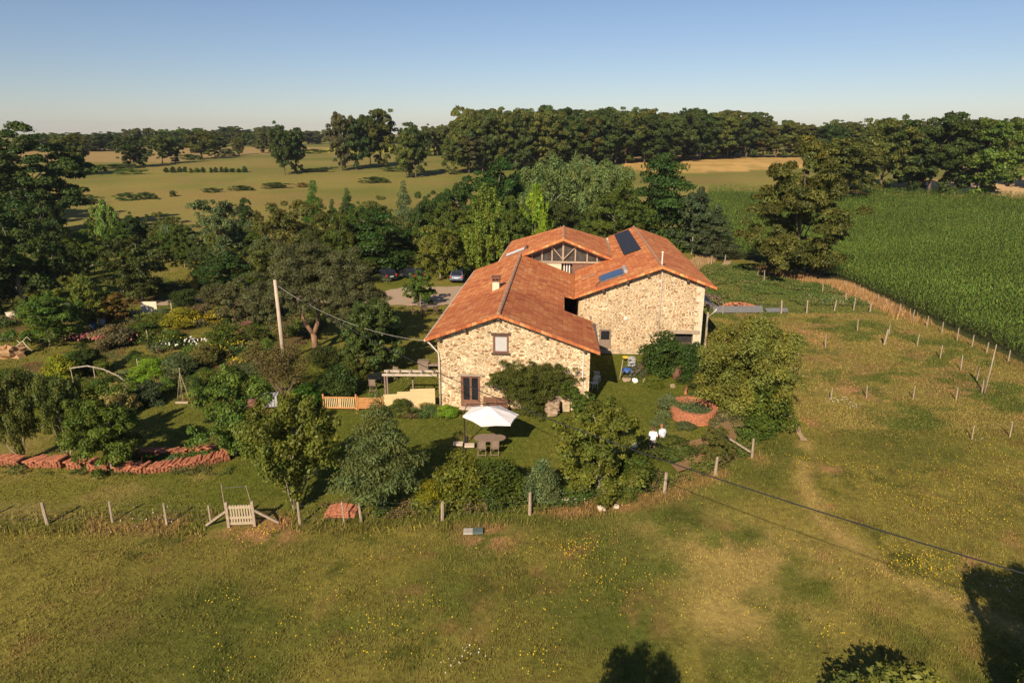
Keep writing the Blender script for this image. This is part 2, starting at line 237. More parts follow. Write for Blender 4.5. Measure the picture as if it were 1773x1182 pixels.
# kind, x, y, height, width, colour, name, category, label, group
PLANTS=[
('oakbig',-83.8,119.0,19.78,23.68,'doak','oak_tree','tree','huge dark oak at the far left edge overlapping the pasture',''),
('oak',-104.5,131.0,18.77,18.78,'doak','oak_tree','tree','dark oak cut off by the left edge,level with the pasture',''),
('oak',-134.4,215.2,12.38,10.99,'olive','oak_tree','tree','dark round tree just right of the huge oak on the left',''),
('round',-53.5,72.6,10.22,9.5,'dark','walnut_tree','tree','broad dark green tree under the huge oak at the left edge',''),
('round',-55.9,70.2,8.86,7.36,'dark','hazel_tree','tree','dark green tree half out of frame below the huge oak',''),
('round',-56.7,83.4,6.9,5.77,'dark','hazel_tree','tree','dark tree with shaded side beside the garden posts',''),
('column',-67.9,114.4,7.74,6.41,'light','poplar_tree','tree','light green pointed tree with plume-like branches near the left pasture',''),
('shrub',-67.8,106.5,3.69,6.62,'yolive','willow_bush','bush','yellowish rounded bush left of the light green pointed tree',''),
('round',-61.8,112.2,6.03,4.96,'dark','holly_tree','tree','small dark round tree right of the light green pointed tree',''),
('round',-56.9,112.2,6.03,5.91,'olive','plum_tree','tree','spreading olive tree leaning over the tan pasture gap',''),
('round',-42.6,76.7,7.45,7.99,'olived','hawthorn_tree','tree','large olive bushy tree in the middle of the upper garden',''),
('round',-49.9,102.8,5.41,4.74,'green','field_maple','tree','small green tree between the olive tree and the grey green one',''),
('round',-44.6,103.8,8.89,8.5,'greyg','whitebeam_tree','tree','grey green round tree with pale leaves standing before the pasture',''),
('round',-50.2,129.8,6.24,5.25,'dark','pine_sapling','tree','little dark tree right behind the grey green one',''),
('shrub',-45.1,113.9,2.98,6.1,'green','hazel_bush','bush','low green bush under the grey green tree',''),
('round',-34.6,80.2,4.89,6.39,'dark','bay_tree','tree','dark green rounded tree left of the big pine',''),
('round',-26.6,65.4,5.14,5.06,'greyo','apple_tree','tree','grey olive apple tree with twisted trunk behind the hoop trellis',''),
('spiky',-38.4,80.9,2.96,2.08,'straw','pampas_grass','grass clump','tall straw coloured grass clump between two dark trees',''),
('round',-42.0,59.3,4.84,5.88,'green','apple_tree','tree','green apple tree with short trunk on the left garden lawn',''),
('round',-42.1,65.0,5.23,4.92,'yolive','cherry_tree','tree','yellow green tree with leaning bare trunk in the left garden',''),
('round',-39.8,66.3,3.22,3.61,'rust','maple_sapling','tree','small rusty brown forked tree beside the blue and white pots',''),
('shrub',-33.0,65.9,1.83,4.09,'gold','goldenrod_clump','flower clump','golden flowering clump below the pale board',''),
('shrub',-34.7,61.8,1.59,3.33,'green','currant_bush','bush','green bush between the rusty tree and the golden clump',''),
('shrub',-36.1,59.1,2.01,3.7,'heath','heather_clump','bush','greyish heath clump next to the pink flower bed',''),
('shrub',-36.6,74.1,1.75,3.56,'dark','privet_bush','bush','dark bush right behind the golden clump',''),
('shrub',-30.6,59.2,1.44,3.0,'green','blackcurrant_bush','bush','green garden bush above the brown round one',''),
('round',-34.1,52.0,2.44,2.71,'dark','dogwood_tree','tree','small dark tree with thin stem above the bent branch rail',''),
('shrub',-35.0,49.8,2.16,2.74,'yellow','spindle_bush','bush','bush with yellow lit leaves at the left end of the bent branch rail',''),
('shrub',-31.9,54.8,0.97,1.46,'dark','box_bush','bush','small dark round bush behind the bright fern clump',''),
('fern',-28.7,51.1,1.4,3.6,'bright','fern_clump','fern clump','bright green fern-like clump in the garden middle',''),
('shrub',-26.5,51.5,1.69,3.0,'greyg','lavender_bush','bush','grey green lavender-like bush right of the fern clump',''),
('shrub',-25.8,54.3,1.74,2.58,'brown','hydrangea_bush','bush','brownish round bush on a short stem in the flower garden',''),
('shrub',-25.5,58.0,2.31,3.44,'green','flower_bush','bush','green bush with pale flower heads below the hoop trellis',''),
('shrub',-24.7,58.5,1.1,1.95,'straw','lily_clump','flower clump','pale straw flower clump near the foot of the hoop trellis',''),
('shrub',-31.8,67.6,1.72,2.58,'heath','aster_clump','flower clump','pinkish brown clump beside the yellow lilies',''),
('shrub',-30.2,67.0,1.38,2.1,'gold','lily_clump','flower clump','clump of yellow lilies beside the apple tree',''),
('shrub',-28.2,67.6,2.07,2.69,'green','peony_bush','bush','green bush at the foot of the grey olive apple tree',''),
('round',-16.6,37.2,5.43,4.64,'lgreen','walnut_tree','tree','leafy light green tree at the right end of the long tile wall',''),
('shrub',-25.9,45.5,1.71,2.37,'dgrey','rosemary_bush','bush','dark round rosemary bush right of the tall flower stems',''),
('shrub',-22.8,46.4,1.66,1.0,'dark','bean_vine','climber','dark climber beside the stick tipi',''),
('vase',-28.8,36.3,5.4,3.53,'olive','pear_tree','tree','first slim fruit tree at the left end of the tile walls',''),
('vase',-26.1,36.4,5.18,3.27,'olive','plum_tree','tree','second slim fruit tree with bare forked trunk before the tile walls',''),
('round',-23.0,35.4,4.97,4.38,'green','fig_tree','tree','bushy green tree with big leaves rising from the tile walls',''),
('shrub',-29.0,43.2,2.33,2.56,'yolive','sunflower_clump','flower clump','yellow green tall plants just below the bent branch rail',''),
('shrub',-26.9,43.6,2.24,2.2,'straw','hollyhock_clump','flower clump','pale straw flower stems left of the dark rosemary bush',''),
('vase',-11.1,31.1,5.94,5.24,'yolive','cherry_tree','tree','fountain-shaped fruit tree right of the wooden field gate',''),
('cone',-6.7,31.3,6.22,4.49,'greyl','chestnut_tree','tree','grey green pointed young tree in front of the striped lawn',''),
('round',4.6,32.4,5.23,4.86,'yolive','pear_tree','tree','round yellow green pear tree crossed by the black cable',''),
('bare',-16.4,45.8,3.85,4.17,'brown','elder_shrub','shrub','twiggy half bare shrub at the foot of the electricity pole',''),
('oak',-11.2,51.9,5.98,5.03,'olived','holm_oak','tree','olive tree behind the dark garden table',''),
('shrub',-14.5,44.8,1.7,2.81,'vivid','rhubarb_bush','bush','vivid dark green large-leaved bush left of the slatted wooden gate',''),
('shrub',-12.5,46.8,2.22,2.92,'dark','laurel_bush','bush','dark laurel bush above the slatted wooden gate',''),
('shrub',-18.0,45.9,1.72,2.06,'green','raspberry_bush','bush','green bush behind the white container',''),
('round',-10.2,73.9,4.05,3.61,'green','young_lime_tree','tree','young green tree with whitewashed trunk on the gravel drive',''),
('shrub',-13.0,93.5,2.48,3.96,'olive','hazel_bush','bush','olive bush right behind the dark parked car',''),
('round',-31.8,97.2,9.18,9.66,'brol','crab_apple_tree','tree','large brownish round tree at the middle of the orchard edge',''),
('conifer',-40.2,140.9,8.31,5.21,'vivid','spruce_tree','tree','bright green small spruce against the pasture',''),
('conifer',-34.3,144.3,6.4,4.12,'dark','spruce_tree','tree','second dark spruce top against the pasture,left of centre',''),
('conifer',-36.6,140.9,4.65,3.08,'dark','spruce_tree','tree','shortest spruce between the two others by the pasture',''),
('round',-22.8,89.8,8.26,6.64,'green','ash_sapling','tree','bright green tree behind the big pine',''),
('layer',-18.6,92.2,8.75,9.5,'dgreen','cedar_tree','tree','dark flat-layered tree above the parked cars',''),
('round',-28.6,108.0,7.26,6.43,'olive','hawthorn_tree','tree','olive tree right of the large brownish one',''),
('conifer',-20.4,131.0,9.27,4.86,'greyg','cypress_tree','tree','grey green conifer top poking up left of the wood',''),
('round',-15.2,116.1,8.79,5.12,'dark','yew_tree','tree','dark round yew beside the grey green conifer',''),
('round',-16.9,100.4,6.72,5.49,'olive','willow_tree','tree','olive bushy tree left of the tall light maple',''),
('round',-10.2,108.0,8.14,7.35,'green','field_maple','tree','mid green tree left of the tall light maple',''),
('round',-9.5,89.1,6.86,7.05,'yolive','hazel_tree','tree','yellowish leafy tree left behind the silver car',''),
('column',-3.5,91.4,11.82,7.69,'ylight','maple_tree','tree','tall light green maple behind the farmhouse ridge',''),
('column',3.8,113.3,10.35,6.93,'bright','maple_tree','tree','bright pointed yellow green tree behind the rear roof',''),
('shrub',-4.7,94.6,1.81,2.41,'yellowf','forsythia_bush','bush','small bright yellow bush next to the tall light maple',''),
('shrub',-7.8,90.3,2.42,3.53,'green','laurel_bush','bush','green hedge bush left of the silver car',''),
('shrub',-3.0,95.4,3.38,4.83,'green','laurel_bush','bush','dense green bush left of the rear roof eave',''),
('round',-2.6,124.8,13.67,13.5,'dgreen','sycamore_tree','tree','dark green tree in front of the wood,left of the birches',''),
('round',-9.6,131.0,9.69,7.73,'dgreen','alder_tree','tree','dark green tree at the left foot of the wood',''),
('feather',6.0,121.9,14.44,9.9,'greyl','birch_tree','tree','leftmost pale grey green birch behind the roofs',''),
('feather',13.0,123.6,13.75,9.62,'greyl','birch_tree','tree','pale birch with the visible white trunk behind the rear roof',''),
('feather',18.2,127.9,13.26,9.93,'greyl','birch_tree','tree','pale birch right of the white trunked one',''),
('feather',10.9,131.0,14.07,8.84,'greyl','birch_tree','tree','tallest pale birch between two others',''),
('round',18.3,112.2,11.16,10.11,'green','lime_tree','tree','mid green round tree behind the solar panel',''),
('layer',24.4,112.2,15.09,11.64,'dgreen','acacia_tree','tree','tall deep green tree right of the birches',''),
('round',28.6,108.0,10.25,7.72,'dgrey','blackthorn_tree','tree','grey dark tree right of the tall deep green one',''),
('layer',31.1,103.8,6.66,6.73,'dgrey','oak_sapling','tree','dark grey green small tree by the path bend',''),
('shrub',25.3,109.6,3.24,5.15,'light','elder_bush','bush','light green bush behind the barn roof',''),
('shrub',28.5,110.4,2.2,4.08,'green','elder_bush','bush','green bush between light bush and grey dark tree',''),
('round',-37.0,100.4,5.38,5.15,'green','hazel_tree','tree','green tree just left of the large brownish round tree',''),
('round',-29.8,82.8,5.03,5.72,'olive','apple_tree','tree','olive tree behind the left side of the big pine',''),
('round',-27.2,93.8,6.01,5.63,'olived','hawthorn_tree','tree','dark olive tree between the brownish one and the bright green one',''),
('round',-26.2,116.1,7.08,5.91,'green','ash_sapling','tree','green tree behind the bright green one',''),
('round',-25.6,131.0,6.51,6.63,'olive','hawthorn_tree','tree','olive tree before the pasture,left of the conifer top',''),
('round',-13.9,124.8,8.07,5.91,'dgreen','alder_tree','tree','dark green tree just right of the yew',''),
('round',-14.7,100.4,5.38,5.49,'green','hazel_tree','tree','green tree above the parked cars,right of the layered one',''),
('round',-7.0,108.0,6.81,5.52,'yolive','ash_sapling','tree','yellow olive tree hugging the left of the tall light maple',''),
('round',-0.1,108.0,9.03,6.07,'green','field_maple','tree','green tree between the two tall light maples',''),
('round',8.2,116.1,7.75,7.88,'olived','hornbeam_tree','tree','dark olive tree right behind the rear roof ridge',''),
('round',14.4,114.4,7.46,5.83,'green','hornbeam_tree','tree','green tree between white birch trunk and the round lime',''),
('round',1.5,134.2,10.44,9.04,'dgreen','alder_tree','tree','dark green tree behind the bright pointed one',''),
('round',22.0,116.1,7.27,5.91,'olived','hornbeam_tree','tree','dark olive tree at the foot of the tall deep green one',''),
('round',-70.5,93.8,10.27,10.46,'dark','chestnut_tree','tree',"dark green tree filling the left edge under the huge oak's crown",''),
('round',-74.3,108.0,9.9,8.27,'dark','chestnut_tree','tree','dark tree at the right foot of the huge oak',''),
('round',-61.7,93.8,3.63,4.02,'green','hazel_tree','tree','small green tree behind the garden posts',''),
('round',-43.2,93.8,4.43,4.02,'olived','blackthorn_tree','tree','dark olive tree below the grey green tree',''),
('shrub',-33.2,75.2,2.22,3.86,'greyo','quince_bush','bush','grey olive bush left of the apple tree',''),
('shrub',-30.3,78.0,3.12,4.0,'green','quince_bush','bush','green bush behind the apple tree top',''),
('round',-48.4,66.7,2.41,3.51,'olive','plum_tree','tree','olive tree peeping out left of the green apple tree',''),
('shrub',-29.5,45.9,1.72,2.06,'green','currant_bush','bush','green bush inside the curve of the bent branch rail',''),
('shrub',-33.9,46.1,1.84,2.88,'olive','currant_bush','bush','olive bush behind the two slim fruit trees',''),
('shrub',-37.2,47.3,1.88,2.94,'green','currant_bush','bush','green bush behind the first slim fruit tree',''),
('shrub',-28.0,53.2,1.19,1.89,'olive','phlox_clump','flower clump','olive flower clump above the stick tipi',''),
('shrub',-21.2,53.5,1.68,2.83,'brown','phlox_clump','flower clump','brownish bush left of the electricity pole foot',''),
('shrub',-23.7,59.8,1.66,2.61,'olive','phlox_clump','flower clump','olive clump right of the hoop trellis stand',''),
('shrub',-15.2,53.5,1.68,2.83,'olived','hazel_bush','bush','dark olive bush right behind the pine trunk',''),
('shrub',-12.8,51.3,1.67,2.27,'olive','hazel_bush','bush','olive bush left of the dark shaded table',''),
('shrub',-0.2,34.1,0.9,1.9,'yolive','cotoneaster_bush','bush','yellow green bush behind the dark hedge bush',''),
('shrub',3.5,32.3,1.02,1.81,'green','cotoneaster_bush','bush',"green bush below the pear tree's left side",''),
('shrub',5.8,32.3,0.85,1.81,'olive','cotoneaster_bush','bush','olive bush at the fence post below the pear tree',''),
('shrub',12.7,37.6,0.87,1.73,'green','dogwood_bush','bush','green bush under the rose bush',''),
('shrub',9.7,41.6,0.56,1.29,'sage','thyme_cushion','plant','small grey green cushion left of the spiral bed',''),
('oaklow',37.7,89.8,17.92,14.68,'brolx','oak_tree','tree','big brownish oak standing between the path and the corn field',''),
('oak',77.6,165.8,14.83,17.96,'olive','oak_tree','tree','oak directly behind the crown of the big brownish oak',''),
('oak',95.0,180.0,18.47,16.74,'olive','oak_tree','tree','leftmost of the dark parkland oaks behind the corn',''),
('oak',101.3,179.1,19.07,14.27,'dark','oak_tree','tree','parkland oak second from the left behind the corn',''),
('oak',105.4,176.3,19.88,16.99,'doak','oak_tree','tree','tallest dark oak at the far edge of the corn',''),
('oak',112.9,178.2,18.98,14.2,'doak','oak_tree','tree','dark oak just left of the light green one behind the corn',''),
('oak',116.0,172.7,18.71,18.09,'lgreen','oak_tree','tree',"light green oak with clear trunk at the corn's far edge",''),
('oak',138.0,194.3,17.88,13.5,'olive','oak_tree','tree','oak right of the light green one,farther back',''),
('oak',140.7,185.9,15.45,13.87,'dark','oak_tree','tree','oak cut by the right edge beyond the stubble',''),
('oak',-70.5,218.0,15.56,7.9,'doak','oak_tree','tree','left of the two lone oaks on the pasture ridge',''),
('oak',-68.2,222.5,13.63,7.32,'doak','oak_tree','tree','right of the two lone oaks on the pasture ridge',''),
('oak',-55.8,230.6,17.8,10.61,'greyo','oak_tree','tree','tall pale trunked oak at the left end of the tree clump',''),
('oak',-51.3,232.4,15.98,8.78,'doak','oak_tree','tree','second oak from the left of the tree clump',''),
('oak',-48.2,240.0,16.84,8.67,'doak','oak_tree','tree','slim dark oak in the middle of the tree clump',''),
('oak',-45.0,242.1,18.64,14.31,'olive','oak_tree','tree','tallest broad oak of the tree clump on the pasture',''),
('oak',-31.8,211.1,14.29,8.35,'olive','oak_tree','tree','left of the two low oaks right of the tree clump',''),
('oak',-29.1,212.4,15.68,9.45,'doak','oak_tree','tree','right of the two low oaks right of the tree clump',''),
('oak',-129.7,240.0,10.19,9.85,'doak','oak_tree','tree','leftmost oak of the hedgerow across the far pasture',''),
('oak',-126.9,242.1,9.33,7.95,'doak','oak_tree','tree','second oak of the hedgerow across the far pasture',''),
('oak',-125.9,254.1,9.97,9.16,'olive','oak_tree','tree','third oak of the far hedgerow,brownish topped',''),
('oak',-124.1,260.0,8.98,7.67,'doak','oak_tree','tree','fourth oak of the far hedgerow,shaded',''),
('oak',-127.9,291.4,11.16,13.82,'olive','oak_tree','tree','broad fifth oak of the far hedgerow',''),
('oak',-129.5,308.1,9.64,11.08,'doak','oak_tree','tree','dark sixth oak of the far hedgerow',''),
('oak',-127.8,332.0,7.79,8.67,'olive','oak_tree','tree','small rounded oak standing apart right of the hedgerow',''),
('oak',-123.8,351.6,9.87,10.9,'lolive','oak_tree','tree','paler oak beside the two lone ridge oaks',''),
('oak',-13.6,222.5,11.22,11.35,'greyo','oak_tree','tree','pale grey oak at the left corner of the wood',''),
('oak',-18.5,219.5,10.74,7.95,'olive','oak_tree','tree',"low olive oak left of the wood's corner",''),
('shrub',-2.6,31.7,2.89,2.95,'gspiky','barberry_bush','bush','yellow tipped green bush below the garden table',''),
('fern',-4.3,31.2,1.58,1.76,'yellow','golden_hop','bush','glowing yellow green bush behind the fence post',''),
('shrub',-0.6,32.0,2.2,3.25,'green','laurel_bush','bush','dark green hedge bush below the garden chairs',''),
('shrub',1.6,31.9,2.35,2.09,'greyg','olive_bush','bush','grey green bush left of the pear tree',''),
('shrub',6.8,33.7,1.82,2.49,'green','hazel_bush','bush',"green bush right of the pear tree's foot",''),
('shrub',9.6,36.8,1.4,2.82,'olive','dogwood_bush','bush','low green bush in front of the two standing men',''),
('round',11.9,36.1,2.35,2.1,'brol','quince_tree','tree','small round reddish leaved tree between the brown boards',''),
('shrub',13.9,40.9,1.26,2.44,'rosy','rose_bush','bush','rose bush with pale pink flowers above the brown boards',''),
('shrub',15.7,39.9,1.68,2.53,'green','bramble_bush','bush','green bush beside the last garden fence post',''),
('shrubbig',15.8,42.7,6.83,6.49,'yoliv2','willow_bush','bush','huge yellow green bush right of the barn corner',''),
('shrub',16.2,41.1,3.45,4.12,'green','dogwood_bush','bush','green lower bush growing at the foot of the huge yellow one',''),
('shrub',12.2,51.9,3.45,4.0,'dgreen','sumac_bush','bush','dark green feathery leaved small tree before the barn wall',''),
('shrub',14.0,49.7,3.16,2.56,'dgreen','sumac_bush','bush','dark leafy bush next to the barn opening',''),
('shrub',14.9,47.7,2.1,3.55,'olived','cotoneaster_bush','bush','olive bush between the spiral bed and the barn',''),
('shrub',10.8,48.9,0.83,1.57,'yolive','squash_plant','plant','low yellow green plant beside the bicycles',''),
('shrub',-4.4,43.0,0.89,1.48,'bright','euphorbia_clump','plant','bright lime green clump left of the glass door',''),
('fern',-5.7,43.3,0.77,1.18,'greyl','iris_clump','plant','blue green iris clump by the white downpipe',''),
('spiky',-6.0,43.8,0.8,1.03,'straw','dry_grass_clump','grass clump','dry grass clump against the pale timber wall',''),
('shrub',-7.8,43.4,1.06,1.57,'olive','aster_clump','plant','olive garden plant at the foot of the timber wall',''),
('spiky',-6.7,43.1,0.68,1.17,'greyl','grass_clump','grass clump','green grass tuft between two clumps at the timber wall',''),
('shrub',10.7,43.3,1.53,1.8,'sage','herb_bush','bush','grey green herbs spilling left of the spiral brick bed',''),
('shrub',11.4,41.2,0.4,1.43,'sage','herb_bush','bush','grey green herbs in front of the spiral brick bed',''),
('shrub',14.1,46.7,0.45,2.09,'sage','herb_bush','bush','grey green herbs behind the spiral brick bed',''),
('shrub',13.0,45.5,0.32,1.88,'sage','thyme_cushion','plant','thyme cushion growing inside the spiral brick bed',''),
('hedge',-100.6,164.9,1.89,6.32,'dark','bramble_bush','bush','dark low bramble mound on the left pasture',''),
('hedge',-94.0,170.0,1.67,6.23,'dark','bramble_bush','bush','dark bramble strip left half on the pasture line',''),
('hedge',-90.2,171.8,1.54,6.29,'dark','bramble_bush','bush','dark bramble strip right half on the pasture line',''),
('hedge',-85.9,176.3,1.29,2.05,'dark','bramble_bush','bush','tiny dark bush alone on the pasture line',''),
('hedge',-78.7,182.9,1.04,5.46,'dark','bramble_bush','bush','first low hedge piece along the pasture ditch',''),
('hedge',-71.9,185.9,1.21,7.4,'dark','bramble_bush','bush','second low hedge piece along the pasture ditch',''),
('hedge',-64.3,190.0,1.38,8.81,'dark','bramble_bush','bush','third longer hedge piece along the pasture ditch',''),
('hedge',-57.6,192.1,1.09,3.5,'rust','bramble_bush','bush','brownish end piece of the ditch hedge',''),
('hedge',-39.1,199.9,1.61,9.25,'dark','bramble_bush','bush','hedge piece right of centre on the pasture slope',''),
('hedge',-62.8,225.6,1.08,11.13,'doak','bramble_bush','bush','dark strip of bramble between the lone oaks and the clump',''),
('hedge',-36.7,227.3,1.27,11.21,'doak','bramble_bush','bush','dark strip of bramble under the right part of the clump',''),
('hedge',-132.1,236.1,1.32,17.45,'dark','bramble_bush','bush','long dark hedge strip left of the far hedgerow oaks',''),
('hedge',-141.3,227.3,2.71,11.21,'dark','bramble_bush','bush','dark bramble thicket at the left end of the far hedgerow',''),
('hedge',-119.5,219.5,1.75,10.84,'green','bramble_bush','bush','greener bramble strip in front of the far hedgerow',''),
('hedge',-127.9,280.8,2.0,11.49,'dark','bramble_bush','bush','dark bramble under the far hedgerow oaks',''),
('hedge',-128.4,319.8,2.77,10.45,'dark','bramble_bush','bush','dark bramble at the right end of the far hedgerow',''),
('hedge',-96.1,344.9,1.9,16.89,'dark','bramble_bush','bush','thin hedge before the bright far field',''),
('oak',-14.1,224.8,18.0,11.8,'olive','oak_tree','tree','oak standing at the front edge of the long wood','oaks along the front of the long wood'),
('oak',-9.4,225.9,18.2,11.7,'olived','oak_tree','tree','oak standing at the front edge of the long wood','oaks along the front of the long wood'),
('oak',-4.7,228.5,17.7,11.9,'olive','oak_tree','tree','oak standing at the front edge of the long wood','oaks along the front of the long wood'),
('oak',1.2,231.1,16.8,12.0,'olived','oak_tree','tree','oak standing at the front edge of the long wood','oaks along the front of the long wood'),
('oak',3.9,233.4,17.7,12.4,'olived','oak_tree','tree','oak standing at the front edge of the long wood','oaks along the front of the long wood'),
('oak',9.0,234.0,17.9,15.4,'brol','oak_tree','tree','oak standing at the front edge of the long wood','oaks along the front of the long wood'),
('oak',13.8,235.7,16.8,12.4,'olive','oak_tree','tree','oak standing at the front edge of the long wood','oaks along the front of the long wood'),
('oak',20.1,241.1,16.6,14.6,'doak','oak_tree','tree','oak standing at the front edge of the long wood','oaks along the front of the long wood'),
('oak',25.0,243.0,15.8,13.5,'brol','oak_tree','tree','oak standing at the front edge of the long wood','oaks along the front of the long wood'),
('oak',31.2,247.9,17.4,15.0,'doak','oak_tree','tree','oak standing at the front edge of the long wood','oaks along the front of the long wood'),
('oak',37.3,254.5,17.3,13.5,'olived','oak_tree','tree','oak standing at the front edge of the long wood','oaks along the front of the long wood'),
('oak',41.6,257.9,17.1,15.1,'olive','oak_tree','tree','oak standing at the front edge of the long wood','oaks along the front of the long wood'),
('oak',49.1,261.4,16.5,14.8,'doak','oak_tree','tree','oak standing at the front edge of the long wood','oaks along the front of the long wood'),
('oak',54.2,262.6,16.5,17.3,'doak','oak_tree','tree','oak standing at the front edge of the long wood','oaks along the front of the long wood'),
('oak',59.7,264.5,16.3,16.8,'olived','oak_tree','tree','oak standing at the front edge of the long wood','oaks along the front of the long wood'),
('oak',67.3,275.5,17.2,14.1,'olived','oak_tree','tree','oak standing at the front edge of the long wood','oaks along the front of the long wood'),
('oak',74.6,281.3,16.7,15.4,'doak','oak_tree','tree','oak standing at the front edge of the long wood','oaks along the front of the long wood'),
('oak',81.6,287.9,17.9,19.1,'olive','oak_tree','tree','oak standing at the front edge of the long wood','oaks along the front of the long wood'),
('oak',89.6,294.5,17.6,15.7,'olived','oak_tree','tree','oak standing at the front edge of the long wood','oaks along the front of the long wood'),
('oak',100.5,303.4,18.2,17.3,'olived','oak_tree','tree','oak standing at the front edge of the long wood','oaks along the front of the long wood'),
('oak',-15.5,242.1,19.4,13.3,'brol','oak_tree','tree','oak crown rising in the second row of the long wood','oaks in the second row of the long wood'),
('oak',-12.7,244.3,17.7,13.7,'brol','oak_tree','tree','oak crown rising in the second row of the long wood','oaks in the second row of the long wood'),
('oak',-6.7,249.6,18.7,17.0,'olive','oak_tree','tree','oak crown rising in the second row of the long wood','oaks in the second row of the long wood'),
('oak',-1.3,255.0,17.4,16.1,'olived','oak_tree','tree','oak crown rising in the second row of the long wood','oaks in the second row of the long wood'),
('oak',4.0,253.7,18.5,14.7,'brol','oak_tree','tree','oak crown rising in the second row of the long wood','oaks in the second row of the long wood'),
('oak',8.6,253.6,19.0,14.4,'olive','oak_tree','tree','oak crown rising in the second row of the long wood','oaks in the second row of the long wood'),
('oak',14.4,259.3,18.0,17.6,'olive','oak_tree','tree','oak crown rising in the second row of the long wood','oaks in the second row of the long wood'),
('oak',20.0,260.8,18.9,16.2,'doak','oak_tree','tree','oak crown rising in the second row of the long wood','oaks in the second row of the long wood'),
('oak',27.0,261.6,18.2,15.6,'olived','oak_tree','tree','oak crown rising in the second row of the long wood','oaks in the second row of the long wood'),
('oak',32.6,265.0,18.6,17.0,'doak','oak_tree','tree','oak crown rising in the second row of the long wood','oaks in the second row of the long wood'),
('oak',39.2,271.3,17.7,14.8,'doak','oak_tree','tree','oak crown rising in the second row of the long wood','oaks in the second row of the long wood'),
('oak',44.0,271.0,18.0,16.3,'olive','oak_tree','tree','oak crown rising in the second row of the long wood','oaks in the second row of the long wood'),
('oak',52.5,277.7,18.9,14.9,'brol','oak_tree','tree','oak crown rising in the second row of the long wood','oaks in the second row of the long wood'),
('oak',58.8,281.8,17.5,15.4,'brol','oak_tree','tree','oak crown rising in the second row of the long wood','oaks in the second row of the long wood'),
('oak',67.5,290.2,17.5,15.9,'olived','oak_tree','tree','oak crown rising in the second row of the long wood','oaks in the second row of the long wood'),
('oak',72.5,290.7,19.7,16.2,'doak','oak_tree','tree','oak crown rising in the second row of the long wood','oaks in the second row of the long wood'),
('oak',80.7,299.9,18.2,19.6,'doak','oak_tree','tree','oak crown rising in the second row of the long wood','oaks in the second row of the long wood'),
('oak',91.0,305.8,19.0,16.7,'brol','oak_tree','tree','oak crown rising in the second row of the long wood','oaks in the second row of the long wood'),
('oak',99.8,319.0,18.8,19.7,'olive','oak_tree','tree','oak crown rising in the second row of the long wood','oaks in the second row of the long wood'),
('oak',108.9,324.8,18.3,16.9,'olive','oak_tree','tree','oak crown rising in the second row of the long wood','oaks in the second row of the long wood'),
('oak',-12.7,279.4,18.4,18.2,'olive','oak_tree','tree','oak crown at the back of the long wood','oaks at the back of the long wood'),
('oak',-6.6,276.8,18.7,20.1,'olived','oak_tree','tree','oak crown at the back of the long wood','oaks at the back of the long wood'),
('oak',0.6,286.7,19.5,19.8,'olive','oak_tree','tree','oak crown at the back of the long wood','oaks at the back of the long wood'),
('oak',9.9,286.9,20.5,18.6,'olived','oak_tree','tree','oak crown at the back of the long wood','oaks at the back of the long wood'),
('oak',15.4,293.4,18.3,19.9,'brol','oak_tree','tree','oak crown at the back of the long wood','oaks at the back of the long wood'),
('oak',22.8,289.3,19.0,20.3,'olived','oak_tree','tree','oak crown at the back of the long wood','oaks at the back of the long wood'),
('oak',33.0,300.6,19.2,19.3,'olive','oak_tree','tree','oak crown at the back of the long wood','oaks at the back of the long wood'),
('oak',41.3,299.5,20.1,18.6,'olive','oak_tree','tree','oak crown at the back of the long wood','oaks at the back of the long wood'),
('oak',50.2,307.0,19.8,21.7,'olive','oak_tree','tree','oak crown at the back of the long wood','oaks at the back of the long wood'),
('oak',59.8,312.4,19.8,20.8,'olived','oak_tree','tree','oak crown at the back of the long wood','oaks at the back of the long wood'),
('oak',68.0,319.4,18.1,21.0,'olived','oak_tree','tree','oak crown at the back of the long wood','oaks at the back of the long wood'),
('oak',78.8,328.5,18.3,22.0,'olive','oak_tree','tree','oak crown at the back of the long wood','oaks at the back of the long wood'),
('oak',88.0,335.1,19.6,22.2,'brol','oak_tree','tree','oak crown at the back of the long wood','oaks at the back of the long wood'),
('oak',100.0,340.3,19.5,23.8,'olived','oak_tree','tree','oak crown at the back of the long wood','oaks at the back of the long wood'),
('oak',-39.2,317.1,13.5,9.1,'greyo','oak_tree','tree','oak of the small far copse left of the long wood','oaks of the small far copse'),
('oak',-35.8,326.1,12.0,10.2,'olive','oak_tree','tree','oak of the small far copse left of the long wood','oaks of the small far copse'),
('oak',-32.4,325.1,13.3,10.3,'olive','oak_tree','tree','oak of the small far copse left of the long wood','oaks of the small far copse'),
('oak',-30.0,330.4,12.2,9.9,'olive','oak_tree','tree','oak of the small far copse left of the long wood','oaks of the small far copse'),
('oak',-26.3,325.9,15.0,10.2,'olive','oak_tree','tree','oak of the small far copse left of the long wood','oaks of the small far copse'),
('oak',-24.1,328.7,14.4,9.9,'olive','oak_tree','tree','oak of the small far copse left of the long wood','oaks of the small far copse'),
('oak',108.0,304.6,14.9,15.9,'brol','oak_tree','tree','oak in the front of the wood on the right skyline','oaks in front of the right skyline wood'),
('oak',112.9,302.6,15.0,16.2,'olive','oak_tree','tree','oak in the front of the wood on the right skyline','oaks in front of the right skyline wood'),
('oak',122.6,306.8,14.0,16.8,'brol','oak_tree','tree','oak in the front of the wood on the right skyline','oaks in front of the right skyline wood'),
('oak',129.2,302.1,12.5,14.7,'olived','oak_tree','tree','oak in the front of the wood on the right skyline','oaks in front of the right skyline wood'),
('oak',134.3,299.0,13.4,15.2,'dark','oak_tree','tree','oak in the front of the wood on the right skyline','oaks in front of the right skyline wood'),
